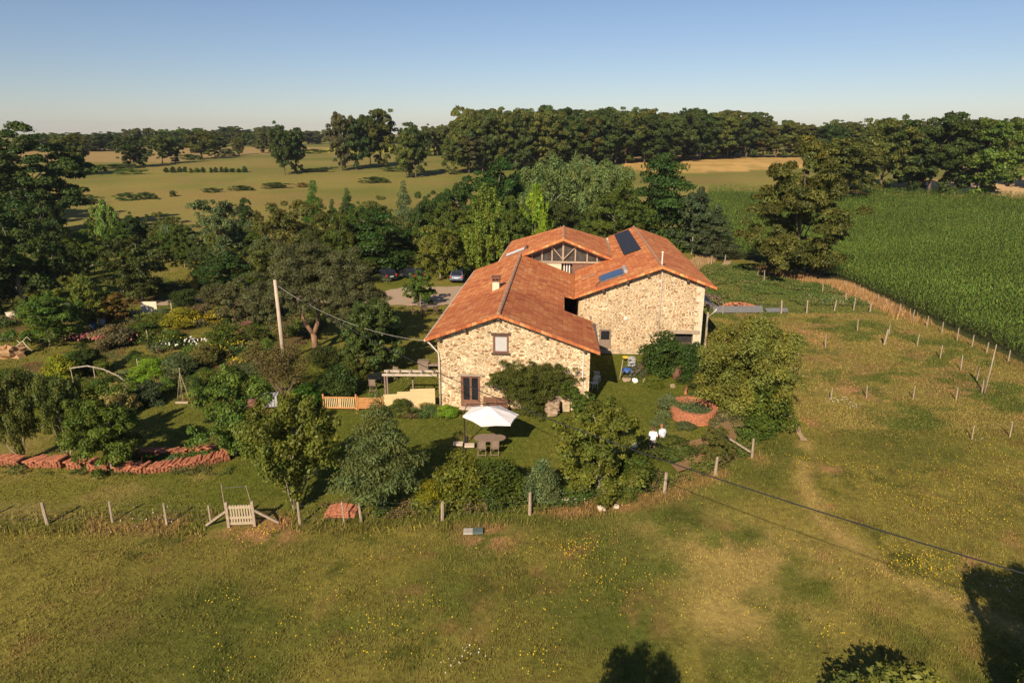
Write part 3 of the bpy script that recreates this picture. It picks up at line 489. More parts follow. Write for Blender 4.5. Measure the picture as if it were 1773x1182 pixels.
('oak',144.8,303.0,14.5,14.2,'olive','oak_tree','tree','oak in the front of the wood on the right skyline','oaks in front of the right skyline wood'),
('oak',149.5,300.7,12.9,16.7,'olive','oak_tree','tree','oak in the front of the wood on the right skyline','oaks in front of the right skyline wood'),
('oak',159.7,305.1,15.6,14.2,'brol','oak_tree','tree','oak in the front of the wood on the right skyline','oaks in front of the right skyline wood'),
('oak',168.6,304.3,13.2,17.2,'dark','oak_tree','tree','oak in the front of the wood on the right skyline','oaks in front of the right skyline wood'),
('oak',173.7,303.4,13.1,16.0,'olive','oak_tree','tree','oak in the front of the wood on the right skyline','oaks in front of the right skyline wood'),
('oak',179.9,300.3,13.5,16.7,'olived','oak_tree','tree','oak in the front of the wood on the right skyline','oaks in front of the right skyline wood'),
('oak',192.4,305.3,14.1,13.4,'brol','oak_tree','tree','oak in the front of the wood on the right skyline','oaks in front of the right skyline wood'),
('oak',195.7,302.5,13.4,14.4,'dark','oak_tree','tree','oak in the front of the wood on the right skyline','oaks in front of the right skyline wood'),
('oak',204.0,299.9,15.2,15.1,'brol','oak_tree','tree','oak in the front of the wood on the right skyline','oaks in front of the right skyline wood'),
('oak',212.3,301.0,13.2,13.6,'olived','oak_tree','tree','oak in the front of the wood on the right skyline','oaks in front of the right skyline wood'),
('oak',218.6,300.5,14.6,14.7,'brol','oak_tree','tree','oak in the front of the wood on the right skyline','oaks in front of the right skyline wood'),
('oak',134.6,377.0,13.8,12.5,'olive','oak_tree','tree','oak behind on the right skyline','oaks at the back of the right skyline'),
('oak',144.3,370.6,14.7,15.0,'brol','oak_tree','tree','oak behind on the right skyline','oaks at the back of the right skyline'),
('oak',153.2,372.5,13.7,15.2,'brol','oak_tree','tree','oak behind on the right skyline','oaks at the back of the right skyline'),
('oak',166.0,370.8,15.6,13.5,'olive','oak_tree','tree','oak behind on the right skyline','oaks at the back of the right skyline'),
('oak',177.5,374.1,14.1,14.7,'brol','oak_tree','tree','oak behind on the right skyline','oaks at the back of the right skyline'),
('oak',186.0,369.1,13.7,15.8,'brol','oak_tree','tree','oak behind on the right skyline','oaks at the back of the right skyline'),
('oak',197.0,374.4,16.6,14.5,'olived','oak_tree','tree','oak behind on the right skyline','oaks at the back of the right skyline'),
('oak',206.5,371.0,15.7,13.9,'brol','oak_tree','tree','oak behind on the right skyline','oaks at the back of the right skyline'),
('oak',214.0,369.1,15.8,14.2,'brol','oak_tree','tree','oak behind on the right skyline','oaks at the back of the right skyline'),
('oak',228.3,371.0,14.7,17.9,'brol','oak_tree','tree','oak behind on the right skyline','oaks at the back of the right skyline'),
('oak',236.4,371.7,16.1,12.6,'brol','oak_tree','tree','oak behind on the right skyline','oaks at the back of the right skyline'),
('oak',248.8,373.1,16.0,12.2,'brol','oak_tree','tree','oak behind on the right skyline','oaks at the back of the right skyline'),
('oak',260.8,373.7,16.2,14.6,'brol','oak_tree','tree','oak behind on the right skyline','oaks at the back of the right skyline'),
('oak',269.4,373.7,15.9,15.4,'olive','oak_tree','tree','oak behind on the right skyline','oaks at the back of the right skyline'),
('oak',-272.0,410.3,7.8,12.8,'lolive','oak_tree','tree','tree in the front of the wood on the left skyline','trees in front of the left skyline wood'),
('oak',-263.7,408.7,8.8,13.9,'olive','oak_tree','tree','tree in the front of the wood on the left skyline','trees in front of the left skyline wood'),
('oak',-264.6,416.8,7.4,14.3,'green','oak_tree','tree','tree in the front of the wood on the left skyline','trees in front of the left skyline wood'),
('oak',-256.8,420.2,8.8,15.1,'green','oak_tree','tree','tree in the front of the wood on the left skyline','trees in front of the left skyline wood'),
('oak',-250.7,422.9,7.6,14.2,'green','oak_tree','tree','tree in the front of the wood on the left skyline','trees in front of the left skyline wood'),
('oak',-243.3,421.6,8.2,11.2,'olive','oak_tree','tree','tree in the front of the wood on the left skyline','trees in front of the left skyline wood'),
('oak',-238.9,426.3,7.1,13.6,'olive','oak_tree','tree','tree in the front of the wood on the left skyline','trees in front of the left skyline wood'),
('oak',-234.9,432.3,8.5,14.0,'olive','oak_tree','tree','tree in the front of the wood on the left skyline','trees in front of the left skyline wood'),
('oak',-231.2,438.1,11.0,16.5,'olive','oak_tree','tree','tree in the front of the wood on the left skyline','trees in front of the left skyline wood'),
('oak',-224.0,440.3,11.1,12.9,'olive','oak_tree','tree','tree in the front of the wood on the left skyline','trees in front of the left skyline wood'),
('oak',-217.6,444.4,10.4,12.9,'green','oak_tree','tree','tree in the front of the wood on the left skyline','trees in front of the left skyline wood'),
('oak',-210.0,445.4,9.4,14.4,'green','oak_tree','tree','tree in the front of the wood on the left skyline','trees in front of the left skyline wood'),
('oak',-208.2,451.5,11.5,12.9,'green','oak_tree','tree','tree in the front of the wood on the left skyline','trees in front of the left skyline wood'),
('oak',-203.3,456.7,10.6,13.7,'green','oak_tree','tree','tree in the front of the wood on the left skyline','trees in front of the left skyline wood'),
('oak',-196.6,459.1,9.6,17.8,'olive','oak_tree','tree','tree in the front of the wood on the left skyline','trees in front of the left skyline wood'),
('oak',-187.5,462.1,8.8,15.1,'lolive','oak_tree','tree','tree in the front of the wood on the left skyline','trees in front of the left skyline wood'),
('oak',-184.7,472.5,8.4,15.7,'lolive','oak_tree','tree','tree in the front of the wood on the left skyline','trees in front of the left skyline wood'),
('oak',-173.2,469.8,7.8,15.0,'green','oak_tree','tree','tree in the front of the wood on the left skyline','trees in front of the left skyline wood'),
('oak',-167.7,477.0,10.1,13.7,'olive','oak_tree','tree','tree in the front of the wood on the left skyline','trees in front of the left skyline wood'),
('oak',-167.0,486.4,12.0,14.3,'lolive','oak_tree','tree','tree in the front of the wood on the left skyline','trees in front of the left skyline wood'),
('oak',-234.7,493.4,8.5,17.2,'dark','oak_tree','tree','tree in the taller middle of the left skyline wood','taller trees of the left skyline wood'),
('oak',-231.5,499.6,10.2,15.4,'olive','oak_tree','tree','tree in the taller middle of the left skyline wood','taller trees of the left skyline wood'),
('oak',-228.3,499.4,10.3,15.0,'olive','oak_tree','tree','tree in the taller middle of the left skyline wood','taller trees of the left skyline wood'),
('oak',-221.7,500.2,11.0,15.2,'olived','oak_tree','tree','tree in the taller middle of the left skyline wood','taller trees of the left skyline wood'),
('oak',-216.6,503.7,8.8,17.7,'dark','oak_tree','tree','tree in the taller middle of the left skyline wood','taller trees of the left skyline wood'),
('oak',-217.3,508.5,9.4,14.3,'olived','oak_tree','tree','tree in the taller middle of the left skyline wood','taller trees of the left skyline wood'),
('oak',-209.3,513.2,10.3,16.0,'olived','oak_tree','tree','tree in the taller middle of the left skyline wood','taller trees of the left skyline wood'),
('oak',-205.6,514.7,12.0,17.0,'dark','oak_tree','tree','tree in the taller middle of the left skyline wood','taller trees of the left skyline wood'),
('oak',-202.4,520.7,12.3,16.6,'olive','oak_tree','tree','tree in the taller middle of the left skyline wood','taller trees of the left skyline wood'),
('oak',-200.2,526.4,9.7,14.7,'dark','oak_tree','tree','tree in the taller middle of the left skyline wood','taller trees of the left skyline wood'),
('oak',-199.1,532.2,9.3,15.6,'olive','oak_tree','tree','tree in the taller middle of the left skyline wood','taller trees of the left skyline wood'),
('oak',-197.3,536.6,10.2,18.1,'dark','oak_tree','tree','tree in the taller middle of the left skyline wood','taller trees of the left skyline wood'),
('oak',-190.9,545.8,11.7,17.5,'olive','oak_tree','tree','tree in the taller middle of the left skyline wood','taller trees of the left skyline wood'),
('oak',-187.9,546.7,12.6,18.4,'dark','oak_tree','tree','tree in the taller middle of the left skyline wood','taller trees of the left skyline wood'),
('oak',-159.2,472.9,7.2,12.5,'greyo','oak_tree','tree','tree of the small wood behind the two lone oaks','trees behind the two lone oaks'),
('oak',-156.7,476.9,7.4,12.4,'greyo','oak_tree','tree','tree of the small wood behind the two lone oaks','trees behind the two lone oaks'),
('oak',-152.9,485.0,8.5,13.4,'greyo','oak_tree','tree','tree of the small wood behind the two lone oaks','trees behind the two lone oaks'),
('oak',-151.8,489.6,9.9,12.2,'olive','oak_tree','tree','tree of the small wood behind the two lone oaks','trees behind the two lone oaks'),
('oak',-150.3,502.3,9.2,12.1,'olive','oak_tree','tree','tree of the small wood behind the two lone oaks','trees behind the two lone oaks'),
('oak',-144.9,506.9,9.2,13.3,'greyo','oak_tree','tree','tree of the small wood behind the two lone oaks','trees behind the two lone oaks'),
('oak',-145.3,516.3,7.6,13.7,'greyo','oak_tree','tree','tree of the small wood behind the two lone oaks','trees behind the two lone oaks'),
('oak',-144.2,527.2,9.2,15.0,'olive','oak_tree','tree','tree of the small wood behind the two lone oaks','trees behind the two lone oaks'),
('oak',-147.5,535.3,3.1,15.9,'olive','oak_tree','tree','faint distant tree behind the tree clump','distant trees behind the clump'),
('oak',-133.1,539.2,3.4,13.2,'greyo','oak_tree','tree','faint distant tree behind the tree clump','distant trees behind the clump'),
('oak',-124.8,538.7,4.0,17.4,'olive','oak_tree','tree','faint distant tree behind the tree clump','distant trees behind the clump'),
('oak',-116.3,539.7,6.1,16.8,'olive','oak_tree','tree','faint distant tree behind the tree clump','distant trees behind the clump'),
('oak',-99.0,533.1,7.0,13.7,'greyo','oak_tree','tree','faint distant tree behind the tree clump','distant trees behind the clump'),
('oak',-89.0,537.4,4.5,16.4,'olive','oak_tree','tree','faint distant tree behind the tree clump','distant trees behind the clump'),
('oak',-81.8,532.3,4.3,13.5,'greyo','oak_tree','tree','faint distant tree behind the tree clump','distant trees behind the clump'),
('oak',-68.2,533.3,7.0,14.1,'olive','oak_tree','tree','faint distant tree behind the tree clump','distant trees behind the clump'),
('oak',-246.6,369.6,9.0,15.2,'dark','oak_tree','tree','dark tree behind the huge left oak','dark trees behind the huge left oak'),
('oak',-247.0,373.8,8.5,12.3,'olive','oak_tree','tree','dark tree behind the huge left oak','dark trees behind the huge left oak'),
('oak',-239.7,371.6,8.4,17.2,'dark','oak_tree','tree','dark tree behind the huge left oak','dark trees behind the huge left oak'),
('oak',-237.7,371.0,8.6,17.9,'olive','oak_tree','tree','dark tree behind the huge left oak','dark trees behind the huge left oak'),
('oak',-239.0,376.1,8.7,16.2,'dark','oak_tree','tree','dark tree behind the huge left oak','dark trees behind the huge left oak'),
('oak',-234.9,376.4,7.0,13.7,'dark','oak_tree','tree','dark tree behind the huge left oak','dark trees behind the huge left oak'),
('oak',-226.9,371.9,6.9,14.5,'dark','oak_tree','tree','dark tree behind the huge left oak','dark trees behind the huge left oak'),
('oak',-223.7,373.1,6.9,13.4,'dark','oak_tree','tree','dark tree behind the huge left oak','dark trees behind the huge left oak'),
('oak',-220.6,370.9,6.7,13.4,'olive','oak_tree','tree','dark tree behind the huge left oak','dark trees behind the huge left oak'),
('oak',-219.6,373.9,7.4,17.7,'olive','oak_tree','tree','dark tree behind the huge left oak','dark trees behind the huge left oak'),
('oak',-216.5,376.6,7.2,13.2,'olive','oak_tree','tree','dark tree behind the huge left oak','dark trees behind the huge left oak'),
('oak',-212.6,373.8,9.8,14.7,'dark','oak_tree','tree','dark tree behind the huge left oak','dark trees behind the huge left oak'),
('shrub',-110.9,225.3,1.5,1.9,'dark','sapling','bush','young sapling planted in a line across the upper pasture','saplings planted in a line across the pasture'),
('shrub',-108.3,224.5,1.9,2.1,'dark','sapling','bush','young sapling planted in a line across the upper pasture','saplings planted in a line across the pasture'),
('shrub',-106.5,225.3,1.7,1.8,'dark','sapling','bush','young sapling planted in a line across the upper pasture','saplings planted in a line across the pasture'),
('shrub',-105.1,225.6,1.7,1.6,'dark','sapling','bush','young sapling planted in a line across the upper pasture','saplings planted in a line across the pasture'),
('shrub',-102.4,224.1,1.5,1.4,'green','sapling','bush','young sapling planted in a line across the upper pasture','saplings planted in a line across the pasture'),
('shrub',-101.0,225.2,1.4,2.2,'green','sapling','bush','young sapling planted in a line across the upper pasture','saplings planted in a line across the pasture'),
('shrub',-98.8,224.7,1.7,1.6,'dark','sapling','bush','young sapling planted in a line across the upper pasture','saplings planted in a line across the pasture'),
('shrub',-96.0,224.3,1.5,1.3,'dark','sapling','bush','young sapling planted in a line across the upper pasture','saplings planted in a line across the pasture'),
('shrub',-95.0,225.3,1.6,1.7,'dark','sapling','bush','young sapling planted in a line across the upper pasture','saplings planted in a line across the pasture'),
('shrub',-93.0,225.0,1.8,1.3,'dark','sapling','bush','young sapling planted in a line across the upper pasture','saplings planted in a line across the pasture'),
('shrub',-91.6,225.2,1.6,1.7,'dark','sapling','bush','young sapling planted in a line across the upper pasture','saplings planted in a line across the pasture'),
('shrub',-89.9,225.6,1.2,2.1,'dark','sapling','bush','young sapling planted in a line across the upper pasture','saplings planted in a line across the pasture'),
('shrub',-87.6,225.3,1.2,1.8,'dark','sapling','bush','young sapling planted in a line across the upper pasture','saplings planted in a line across the pasture'),
('shrub',-85.7,225.2,1.9,1.9,'dark','sapling','bush','young sapling planted in a line across the upper pasture','saplings planted in a line across the pasture'),
('shrub',-33.0,51.9,1.2,1.7,'yolive','garden_shrub','bush','small green shrub among the flower garden beds on the left','small shrubs in the flower garden'),
('shrub',-21.2,56.6,1.5,1.3,'lgreen','garden_shrub','bush','small green shrub among the flower garden beds on the left','small shrubs in the flower garden'),
('shrub',-30.8,54.1,0.8,2.1,'yolive','garden_shrub','bush','small green shrub among the flower garden beds on the left','small shrubs in the flower garden'),
('shrub',-20.6,51.8,1.0,2.3,'greyg','garden_shrub','bush','small green shrub among the flower garden beds on the left','small shrubs in the flower garden'),
('shrub',-33.3,69.0,1.0,1.7,'green','garden_shrub','bush','small green shrub among the flower garden beds on the left','small shrubs in the flower garden'),
('shrub',-23.1,47.3,0.7,2.0,'green','garden_shrub','bush','small green shrub among the flower garden beds on the left','small shrubs in the flower garden'),
('shrub',-31.1,47.5,1.1,1.8,'olive','garden_shrub','bush','small green shrub among the flower garden beds on the left','small shrubs in the flower garden'),
('shrub',-35.9,65.2,1.2,1.7,'yolive','garden_shrub','bush','small green shrub among the flower garden beds on the left','small shrubs in the flower garden'),
('shrub',-23.8,49.7,1.2,2.2,'lgreen','garden_shrub','bush','small green shrub among the flower garden beds on the left','small shrubs in the flower garden'),
('shrub',-25.0,67.8,1.1,1.8,'greyg','garden_shrub','bush','small green shrub among the flower garden beds on the left','small shrubs in the flower garden'),
('shrub',-30.0,47.6,1.4,1.6,'olive','garden_shrub','bush','small green shrub among the flower garden beds on the left','small shrubs in the flower garden'),
('shrub',-21.6,56.0,1.0,1.7,'olive','garden_shrub','bush','small green shrub among the flower garden beds on the left','small shrubs in the flower garden'),
('shrub',-21.7,46.4,1.1,1.7,'lgreen','garden_shrub','bush','small green shrub among the flower garden beds on the left','small shrubs in the flower garden'),
('shrub',-27.5,55.5,1.2,1.5,'lgreen','garden_shrub','bush','small green shrub among the flower garden beds on the left','small shrubs in the flower garden'),
('shrub',-34.1,52.3,1.2,2.1,'olive','garden_shrub','bush','small green shrub among the flower garden beds on the left','small shrubs in the flower garden'),
('shrub',-31.1,53.8,0.9,1.2,'green','garden_shrub','bush','small green shrub among the flower garden beds on the left','small shrubs in the flower garden'),
('shrub',-25.2,64.5,1.0,1.3,'green','garden_shrub','bush','small green shrub among the flower garden beds on the left','small shrubs in the flower garden'),
('shrub',-23.0,48.0,1.5,1.6,'yolive','garden_shrub','bush','small green shrub among the flower garden beds on the left','small shrubs in the flower garden'),
('shrub',-20.7,54.0,1.4,1.7,'greyg','garden_shrub','bush','small green shrub among the flower garden beds on the left','small shrubs in the flower garden'),
('shrub',-22.9,47.3,0.9,1.8,'greyg','garden_shrub','bush','small green shrub among the flower garden beds on the left','small shrubs in the flower garden'),
('shrub',-21.9,50.3,1.1,2.1,'green','garden_shrub','bush','small green shrub among the flower garden beds on the left','small shrubs in the flower garden'),
('shrub',-22.0,52.5,0.7,1.4,'greyg','garden_shrub','bush','small green shrub among the flower garden beds on the left','small shrubs in the flower garden'),
('shrub',-19.1,46.6,1.3,1.7,'olive','garden_shrub','bush','small green shrub among the flower garden beds on the left','small shrubs in the flower garden'),
('shrub',-33.9,52.7,1.4,1.7,'yolive','garden_shrub','bush','small green shrub among the flower garden beds on the left','small shrubs in the flower garden'),
('shrub',-23.7,59.2,0.8,1.5,'greyg','garden_shrub','bush','small green shrub among the flower garden beds on the left','small shrubs in the flower garden'),
('shrub',-25.9,47.9,1.1,1.3,'lgreen','garden_shrub','bush','small green shrub among the flower garden beds on the left','small shrubs in the flower garden'),
('shrub',-30.4,50.4,0.7,1.9,'sage','garden_shrub','bush','small green shrub among the flower garden beds on the left','small shrubs in the flower garden'),
('shrub',-36.5,53.9,1.2,2.1,'lgreen','garden_shrub','bush','small green shrub among the flower garden beds on the left','small shrubs in the flower garden'),
('shrub',-28.9,52.0,1.3,2.1,'yolive','garden_shrub','bush','small green shrub among the flower garden beds on the left','small shrubs in the flower garden'),
('shrub',-35.1,65.6,1.4,1.9,'yolive','garden_shrub','bush','small green shrub among the flower garden beds on the left','small shrubs in the flower garden'),
('shrub',-28.3,47.2,1.0,2.2,'lgreen','garden_shrub','bush','small green shrub among the flower garden beds on the left','small shrubs in the flower garden'),
('shrub',-29.3,51.5,1.1,1.2,'sage','garden_shrub','bush','small green shrub among the flower garden beds on the left','small shrubs in the flower garden'),
('shrub',-26.9,50.8,0.7,2.2,'greyg','garden_shrub','bush','small green shrub among the flower garden beds on the left','small shrubs in the flower garden'),
('shrub',-36.0,68.0,1.3,1.3,'sage','garden_shrub','bush','small green shrub among the flower garden beds on the left','small shrubs in the flower garden'),
('shrub',-29.1,46.9,1.2,2.0,'yolive','garden_shrub','bush','small green shrub among the flower garden beds on the left','small shrubs in the flower garden'),
('shrub',-50.1,105.3,4.9,3.6,'greyg','orchard_tree','tree','small leafy tree filling the old orchard below the pasture','small trees filling the old orchard'),
('round',-29.5,99.6,4.1,4.1,'green','orchard_tree','tree','small leafy tree filling the old orchard below the pasture','small trees filling the old orchard'),
('round',-39.6,92.7,5.1,3.6,'greyg','orchard_tree','tree','small leafy tree filling the old orchard below the pasture','small trees filling the old orchard'),
('shrub',-40.8,97.5,2.8,4.6,'yolive','orchard_tree','tree','small leafy tree filling the old orchard below the pasture','small trees filling the old orchard'),
('round',-51.5,105.0,5.2,3.2,'green','orchard_tree','tree','small leafy tree filling the old orchard below the pasture','small trees filling the old orchard'),
('round',-34.8,95.6,4.7,5.0,'greyg','orchard_tree','tree','small leafy tree filling the old orchard below the pasture','small trees filling the old orchard'),
('shrub',-43.0,115.4,4.3,3.9,'greyg','orchard_tree','tree','small leafy tree filling the old orchard below the pasture','small trees filling the old orchard'),
('round',-37.9,89.1,2.8,3.0,'lgreen','orchard_tree','tree','small leafy tree filling the old orchard below the pasture','small trees filling the old orchard'),
('round',-66.7,106.4,4.1,3.8,'lgreen','orchard_tree','tree','small leafy tree filling the old orchard below the pasture','small trees filling the old orchard'),
('shrub',-48.1,107.8,3.6,4.0,'green','orchard_tree','tree','small leafy tree filling the old orchard below the pasture','small trees filling the old orchard'),
('round',-69.0,110.0,3.6,4.2,'yolive','orchard_tree','tree','small leafy tree filling the old orchard below the pasture','small trees filling the old orchard'),
('round',-29.4,95.6,4.6,4.3,'greyg','orchard_tree','tree','small leafy tree filling the old orchard below the pasture','small trees filling the old orchard'),
('shrub',-32.3,94.1,3.2,4.8,'lgreen','orchard_tree','tree','small leafy tree filling the old orchard below the pasture','small trees filling the old orchard'),
('round',-52.8,102.9,4.0,4.4,'green','orchard_tree','tree','small leafy tree filling the old orchard below the pasture','small trees filling the old orchard'),
('round',-62.5,108.9,4.9,4.4,'green','orchard_tree','tree','small leafy tree filling the old orchard below the pasture','small trees filling the old orchard'),
('shrub',-45.6,113.2,3.4,4.9,'lgreen','orchard_tree','tree','small leafy tree filling the old orchard below the pasture','small trees filling the old orchard'),
('round',-19.0,86.4,3.0,3.9,'olive','orchard_tree','tree','small leafy tree filling the old orchard below the pasture','small trees filling the old orchard'),
('round',-47.0,96.9,3.1,3.2,'green','orchard_tree','tree','small leafy tree filling the old orchard below the pasture','small trees filling the old orchard'),
('shrub',-54.1,107.2,4.8,3.3,'greyg','orchard_tree','tree','small leafy tree filling the old orchard below the pasture','small trees filling the old orchard'),
('round',-54.1,96.4,3.3,3.8,'lgreen','orchard_tree','tree','small leafy tree filling the old orchard below the pasture','small trees filling the old orchard'),
('round',-44.8,101.2,4.2,3.6,'yolive','orchard_tree','tree','small leafy tree filling the old orchard below the pasture','small trees filling the old orchard'),
('shrub',-34.1,95.8,2.9,5.0,'yolive','orchard_tree','tree','small leafy tree filling the old orchard below the pasture','small trees filling the old orchard'),
('round',-57.6,90.7,5.0,4.4,'green','orchard_tree','tree','small leafy tree filling the old orchard below the pasture','small trees filling the old orchard'),
('round',-59.6,96.9,3.6,3.9,'lgreen','orchard_tree','tree','small leafy tree filling the old orchard below the pasture','small trees filling the old orchard'),
('shrub',-62.3,115.8,4.0,3.2,'olive','orchard_tree','tree','small leafy tree filling the old orchard below the pasture','small trees filling the old orchard'),
('round',-58.1,103.3,2.6,3.3,'greyg','orchard_tree','tree','small leafy tree filling the old orchard below the pasture','small trees filling the old orchard'),
('shrubbig',2.2,12.7,5.6,3.6,'yolive','alder_tree','tree','treetop just below the bottom edge whose shadow falls on the meadow',''),
('shrub',12.3,16.8,2.9,4.2,'yoliv2','willow_bush','bush','yellow green bush top poking in at the bottom right',''),
('shrubbig',18.4,16.0,7.0,5.4,'yoliv2','willow_tree','tree','pale willow at the lower right corner with a large dark shadow',''),
]
# ---------------- terrain ----------------
def poly_mask(x,y,poly):
    ins=np.zeros(x.shape,bool); n=len(poly)
    for i in range(n):
        x1,y1=poly[i]; x2,y2=poly[(i+1)%n]
        c=((y1>y)!=(y2>y))&(x<(x2-x1)*(y-y1)/((y2-y1)+1e-12)+x1); ins^=c
    return ins
def line_dist(x,y,pts):
    d=np.full(x.shape,1e9)
    for (x1,y1),(x2,y2) in zip(pts,pts[1:]):
        dx,dy=x2-x1,y2-y1; t=np.clip(((x-x1)*dx+(y-y1)*dy)/(dx*dx+dy*dy+1e-9),0,1); d=np.minimum(d,np.hypot(x-x1-t*dx,y-y1-t*dy))
    return d
FENCE=[(-40,29.7),(-23,29.7),(-13.5,29.6),(-3.5,30.1),(.9,30.6),(4.8,31.4),(8.2,32.8),(11.5,34.8),(14.3,36.9),(16.5,41),(18,46),(19,56),(19.5,70)]
GARDEN=[(-90,29.7)]+FENCE[1:]+[(20,90),(-5,100),(-90,100)]
CORN=[(43.2,40),(43,60),(42.6,75),(43,88),(40,93),(35,105),(36,125),(47,168),(52,184),(100,181),(125,172),(165,166),(165,40)]
GT=np.array((1.15,1.07,.92))[None]
def ground_colour(x,y):
    """real surface colours of turf, pasture, stubble and soil"""
    def A(c): return np.array(c,dtype=float)[None,:]
    n1=fbm(x,y,9,1)[:,None]; n2=fbm(x,y,2.2,5)[:,None]; n3=fbm(x,y,.6,9,3)[:,None]; n4=fbm(x+50,y,30,33)[:,None]
    def mixc(a,b,t): return a*(1-t)+b*t
    green=A((.085,.105,.022)); olive=A((.165,.150,.036)); tan=A((.30,.225,.085)); brown=A((.19,.115,.05)); soil=A((.31,.18,.09))
    # near meadow
    c=mixc(green,olive,ss(.28,.60,n1*.55+n2*.45)); c=mixc(c,tan,ss(.56,.80,n2*.5+n4*.5)*.75); c=mixc(c,brown,ss(.56,.72,n3*.4+fbm(x+9,y,1.3,77)[:,None]*.6)*.55); c=mixc(c,green*.72,ss(.60,.72,fbm(x-30,y+9,3.1,177)[:,None]*.6+n3*.4)*.8); c=c*(.78+.44*fbm(x,y,.8,200,3)[:,None])
    def blob(cx,cy,r,s=1.): return (np.exp(-(((x-cx)**2+(y-cy)**2*s)/r**2)))[:,None]
    c=mixc(c,tan*1.2,np.clip(blob(11.0,26.3,3.6)*.7+blob(8.0,29.5,2.5)*.4+blob(8.5,23,1.6)*.6,0,.65)*ss(.22,.5,n2))
    c=mixc(c,green*.85,np.clip(blob(-13,22,4)*.8+blob(2,21,3)*.5+blob(24,40,4)*.6+blob(16.5,38.5,2.4)+blob(14,35,2.)*.8,0,.9))
    tr=np.exp(-(line_dist(x,y,[(18.4,39),(17.2,36.5),(16.2,34),(15.5,30),(16.5,26),(20,22)])/.55)**2)[:,None]; c=mixc(c,tan*1.05,tr*.75*ss(.2,.5,n2))
    # lawns
    gd=poly_mask(x,y,GARDEN)[:,None]
    lawn=mixc(A((.085,.105,.018)),A((.135,.135,.028)),ss(.3,.7,n1)); stripes=.5+.5*np.sin((x*.25+y)*2*math.pi/1.3)[:,None]; lawn=lawn*(1+.08*stripes)
    lawn=mixc(lawn,A((.21,.17,.06)),ss(.52,.75,n2*.6+n1*.4)*.7)
    c=np.where(gd,lawn,c)
    # dry strip along the front fence
    fd=line_dist(x,y,FENCE[:9])[:,None]; weed=ss(1.3,.2,fd+n2*1.2-.6); c=mixc(c,mixc(A((.24,.15,.065)),green,ss(.45,.6,n2)),weed*.65)
    # flower garden, left
    bed=(gd[:,0]&(x<-19)&(y>46)&(y<80)); bn=fbm(x,y*1.3,3.3,41); c=np.where((bed&(bn>.56))[:,None],mixc(A((.13,.085,.04)),A((.08,.09,.03)),ss(.4,.6,n3)),c)
    # paddock, right
    pd=((x>19.5)&(x<41.5)&(y>41)&(y<71)); pn=fbm(x,y*1.4,4.5,93)[:,None]; pc=mixc(A((.080,.105,.022)),A((.185,.160,.048)),ss(.40,.56,pn*.7+n2*.3)); pc=mixc(pc,A((.20,.14,.06)),ss(.55,.66,fbm(x,y*1.6,3.2,95)[:,None]*.7+n3*.3)*.7); pc=mixc(pc,soil*.8,ss(.62,.72,n2*.55+fbm(x,y,4,91)[:,None]*.45)*.55); pc=pc*(.82+.36*n3)
    c=np.where(pd[:,None],pc,c)
    rg=((x>19)&(y>=71)&(y<100)); c=np.where(rg[:,None],mixc(A((.055,.095,.022)),A((.10,.12,.03)),ss(.35,.65,n1)),c)
    # dry margin between fence and corn
    dm=np.exp(-((x-41.2+np.clip(y-84,0,9)*.55)/1.0)**2)*ss(66,76,y)*ss(99,92,y); c=mixc(c,A((.36,.20,.085)),np.clip(dm[:,None]*1.2,0,1)*ss(.2,.45,n2))
    dm2=np.exp(-((x-42.6)/.9)**2)*(y<90)*(y>38); c=mixc(c,A((.22,.15,.06)),dm2[:,None]*.6)
    # small bare patches
    for bx,by,br in((18.3,35.6,.6),(12,27.5,.0),(21,26.6,.45),(20.2,26,.3),(25.6,47.6,1.),(-1.2,28.5,1.2),(-12.6,29.1,1.5),(-11.5,29.4,1.1),(6,31.3,.4),(16.5,31.5,.3),(28,62.5,2.2),(3,31,.6),(23.8,64,2.)):
        if br: c=mixc(c,soil,np.clip(blob(bx,by,br,1.3)*1.2*ss(.3,.6,n3),0,.75))
    # corn soil
    cm=poly_mask(x,y,CORN)[:,None]; c=np.where(cm,A((.05,.06,.02)),c)
    # far pastures
    f=ss(100,112,y)[:,None]*(~cm); past=mixc(A((.125,.142,.036)),A((.20,.180,.056)),ss(.3,.7,fbm(x,y,26,3)[:,None])); past=mixc(past,A((.21,.15,.065)),ss(.5,.75,fbm(x,y*2.5,14,21)[:,None])*.6)
    past=mixc(past,A((.24,.17,.065)),np.exp(-((y[:,None]-165-x[:,None]*-.15)/10)**2)*.35)
    c=mixc(c,past,f)
    st=poly_mask(x,y,[(38,232),(58,224),(110,240),(160,330),(60,330),(40,260)])[:,None]; c=np.where(st,mixc(A((.46,.31,.12)),A((.34,.24,.09)),ss(.4,.6,fbm(x,y*3,6,8)[:,None])),c)
    st=poly_mask(x,y,[(108,183),(125,175),(240,168),(240,215),(120,207)])[:,None]; c=np.where(st,mixc(A((.50,.36,.21)),A((.42,.30,.17)),n3),c)
    mk=np.exp(-((y-182-(x-100)*-.18)/3.0)**2)*(x>60)*(x<190); c=mixc(c,A((.34,.20,.09)),mk[:,None]*.8)
    st=poly_mask(x,y,[(-210,262),(-128,262),(-120,340),(-100,352),(-105,440),(-300,440),(-300,262)])[:,None]; c=np.where(st,mixc(A((.30,.22,.10)),A((.25,.19,.08)),n2),c)
    st=poly_mask(x,y,[(-118,352),(-40,352),(-20,440),(-105,440)])[:,None]; c=np.where(st,A((.27,.26,.03)),c)
    return np.clip(c*GT,0,1)
def axis(a,b,fine,lo,hi,grow):
    m=list(np.arange(a,b,fine)); s=fine; v=m[-1]
    while v<hi: s*=grow; v+=s; m.append(v)
    s=fine; v=m[0]
    while v>lo: s*=grow; v-=s; m.insert(0,v)
    return np.array(m)
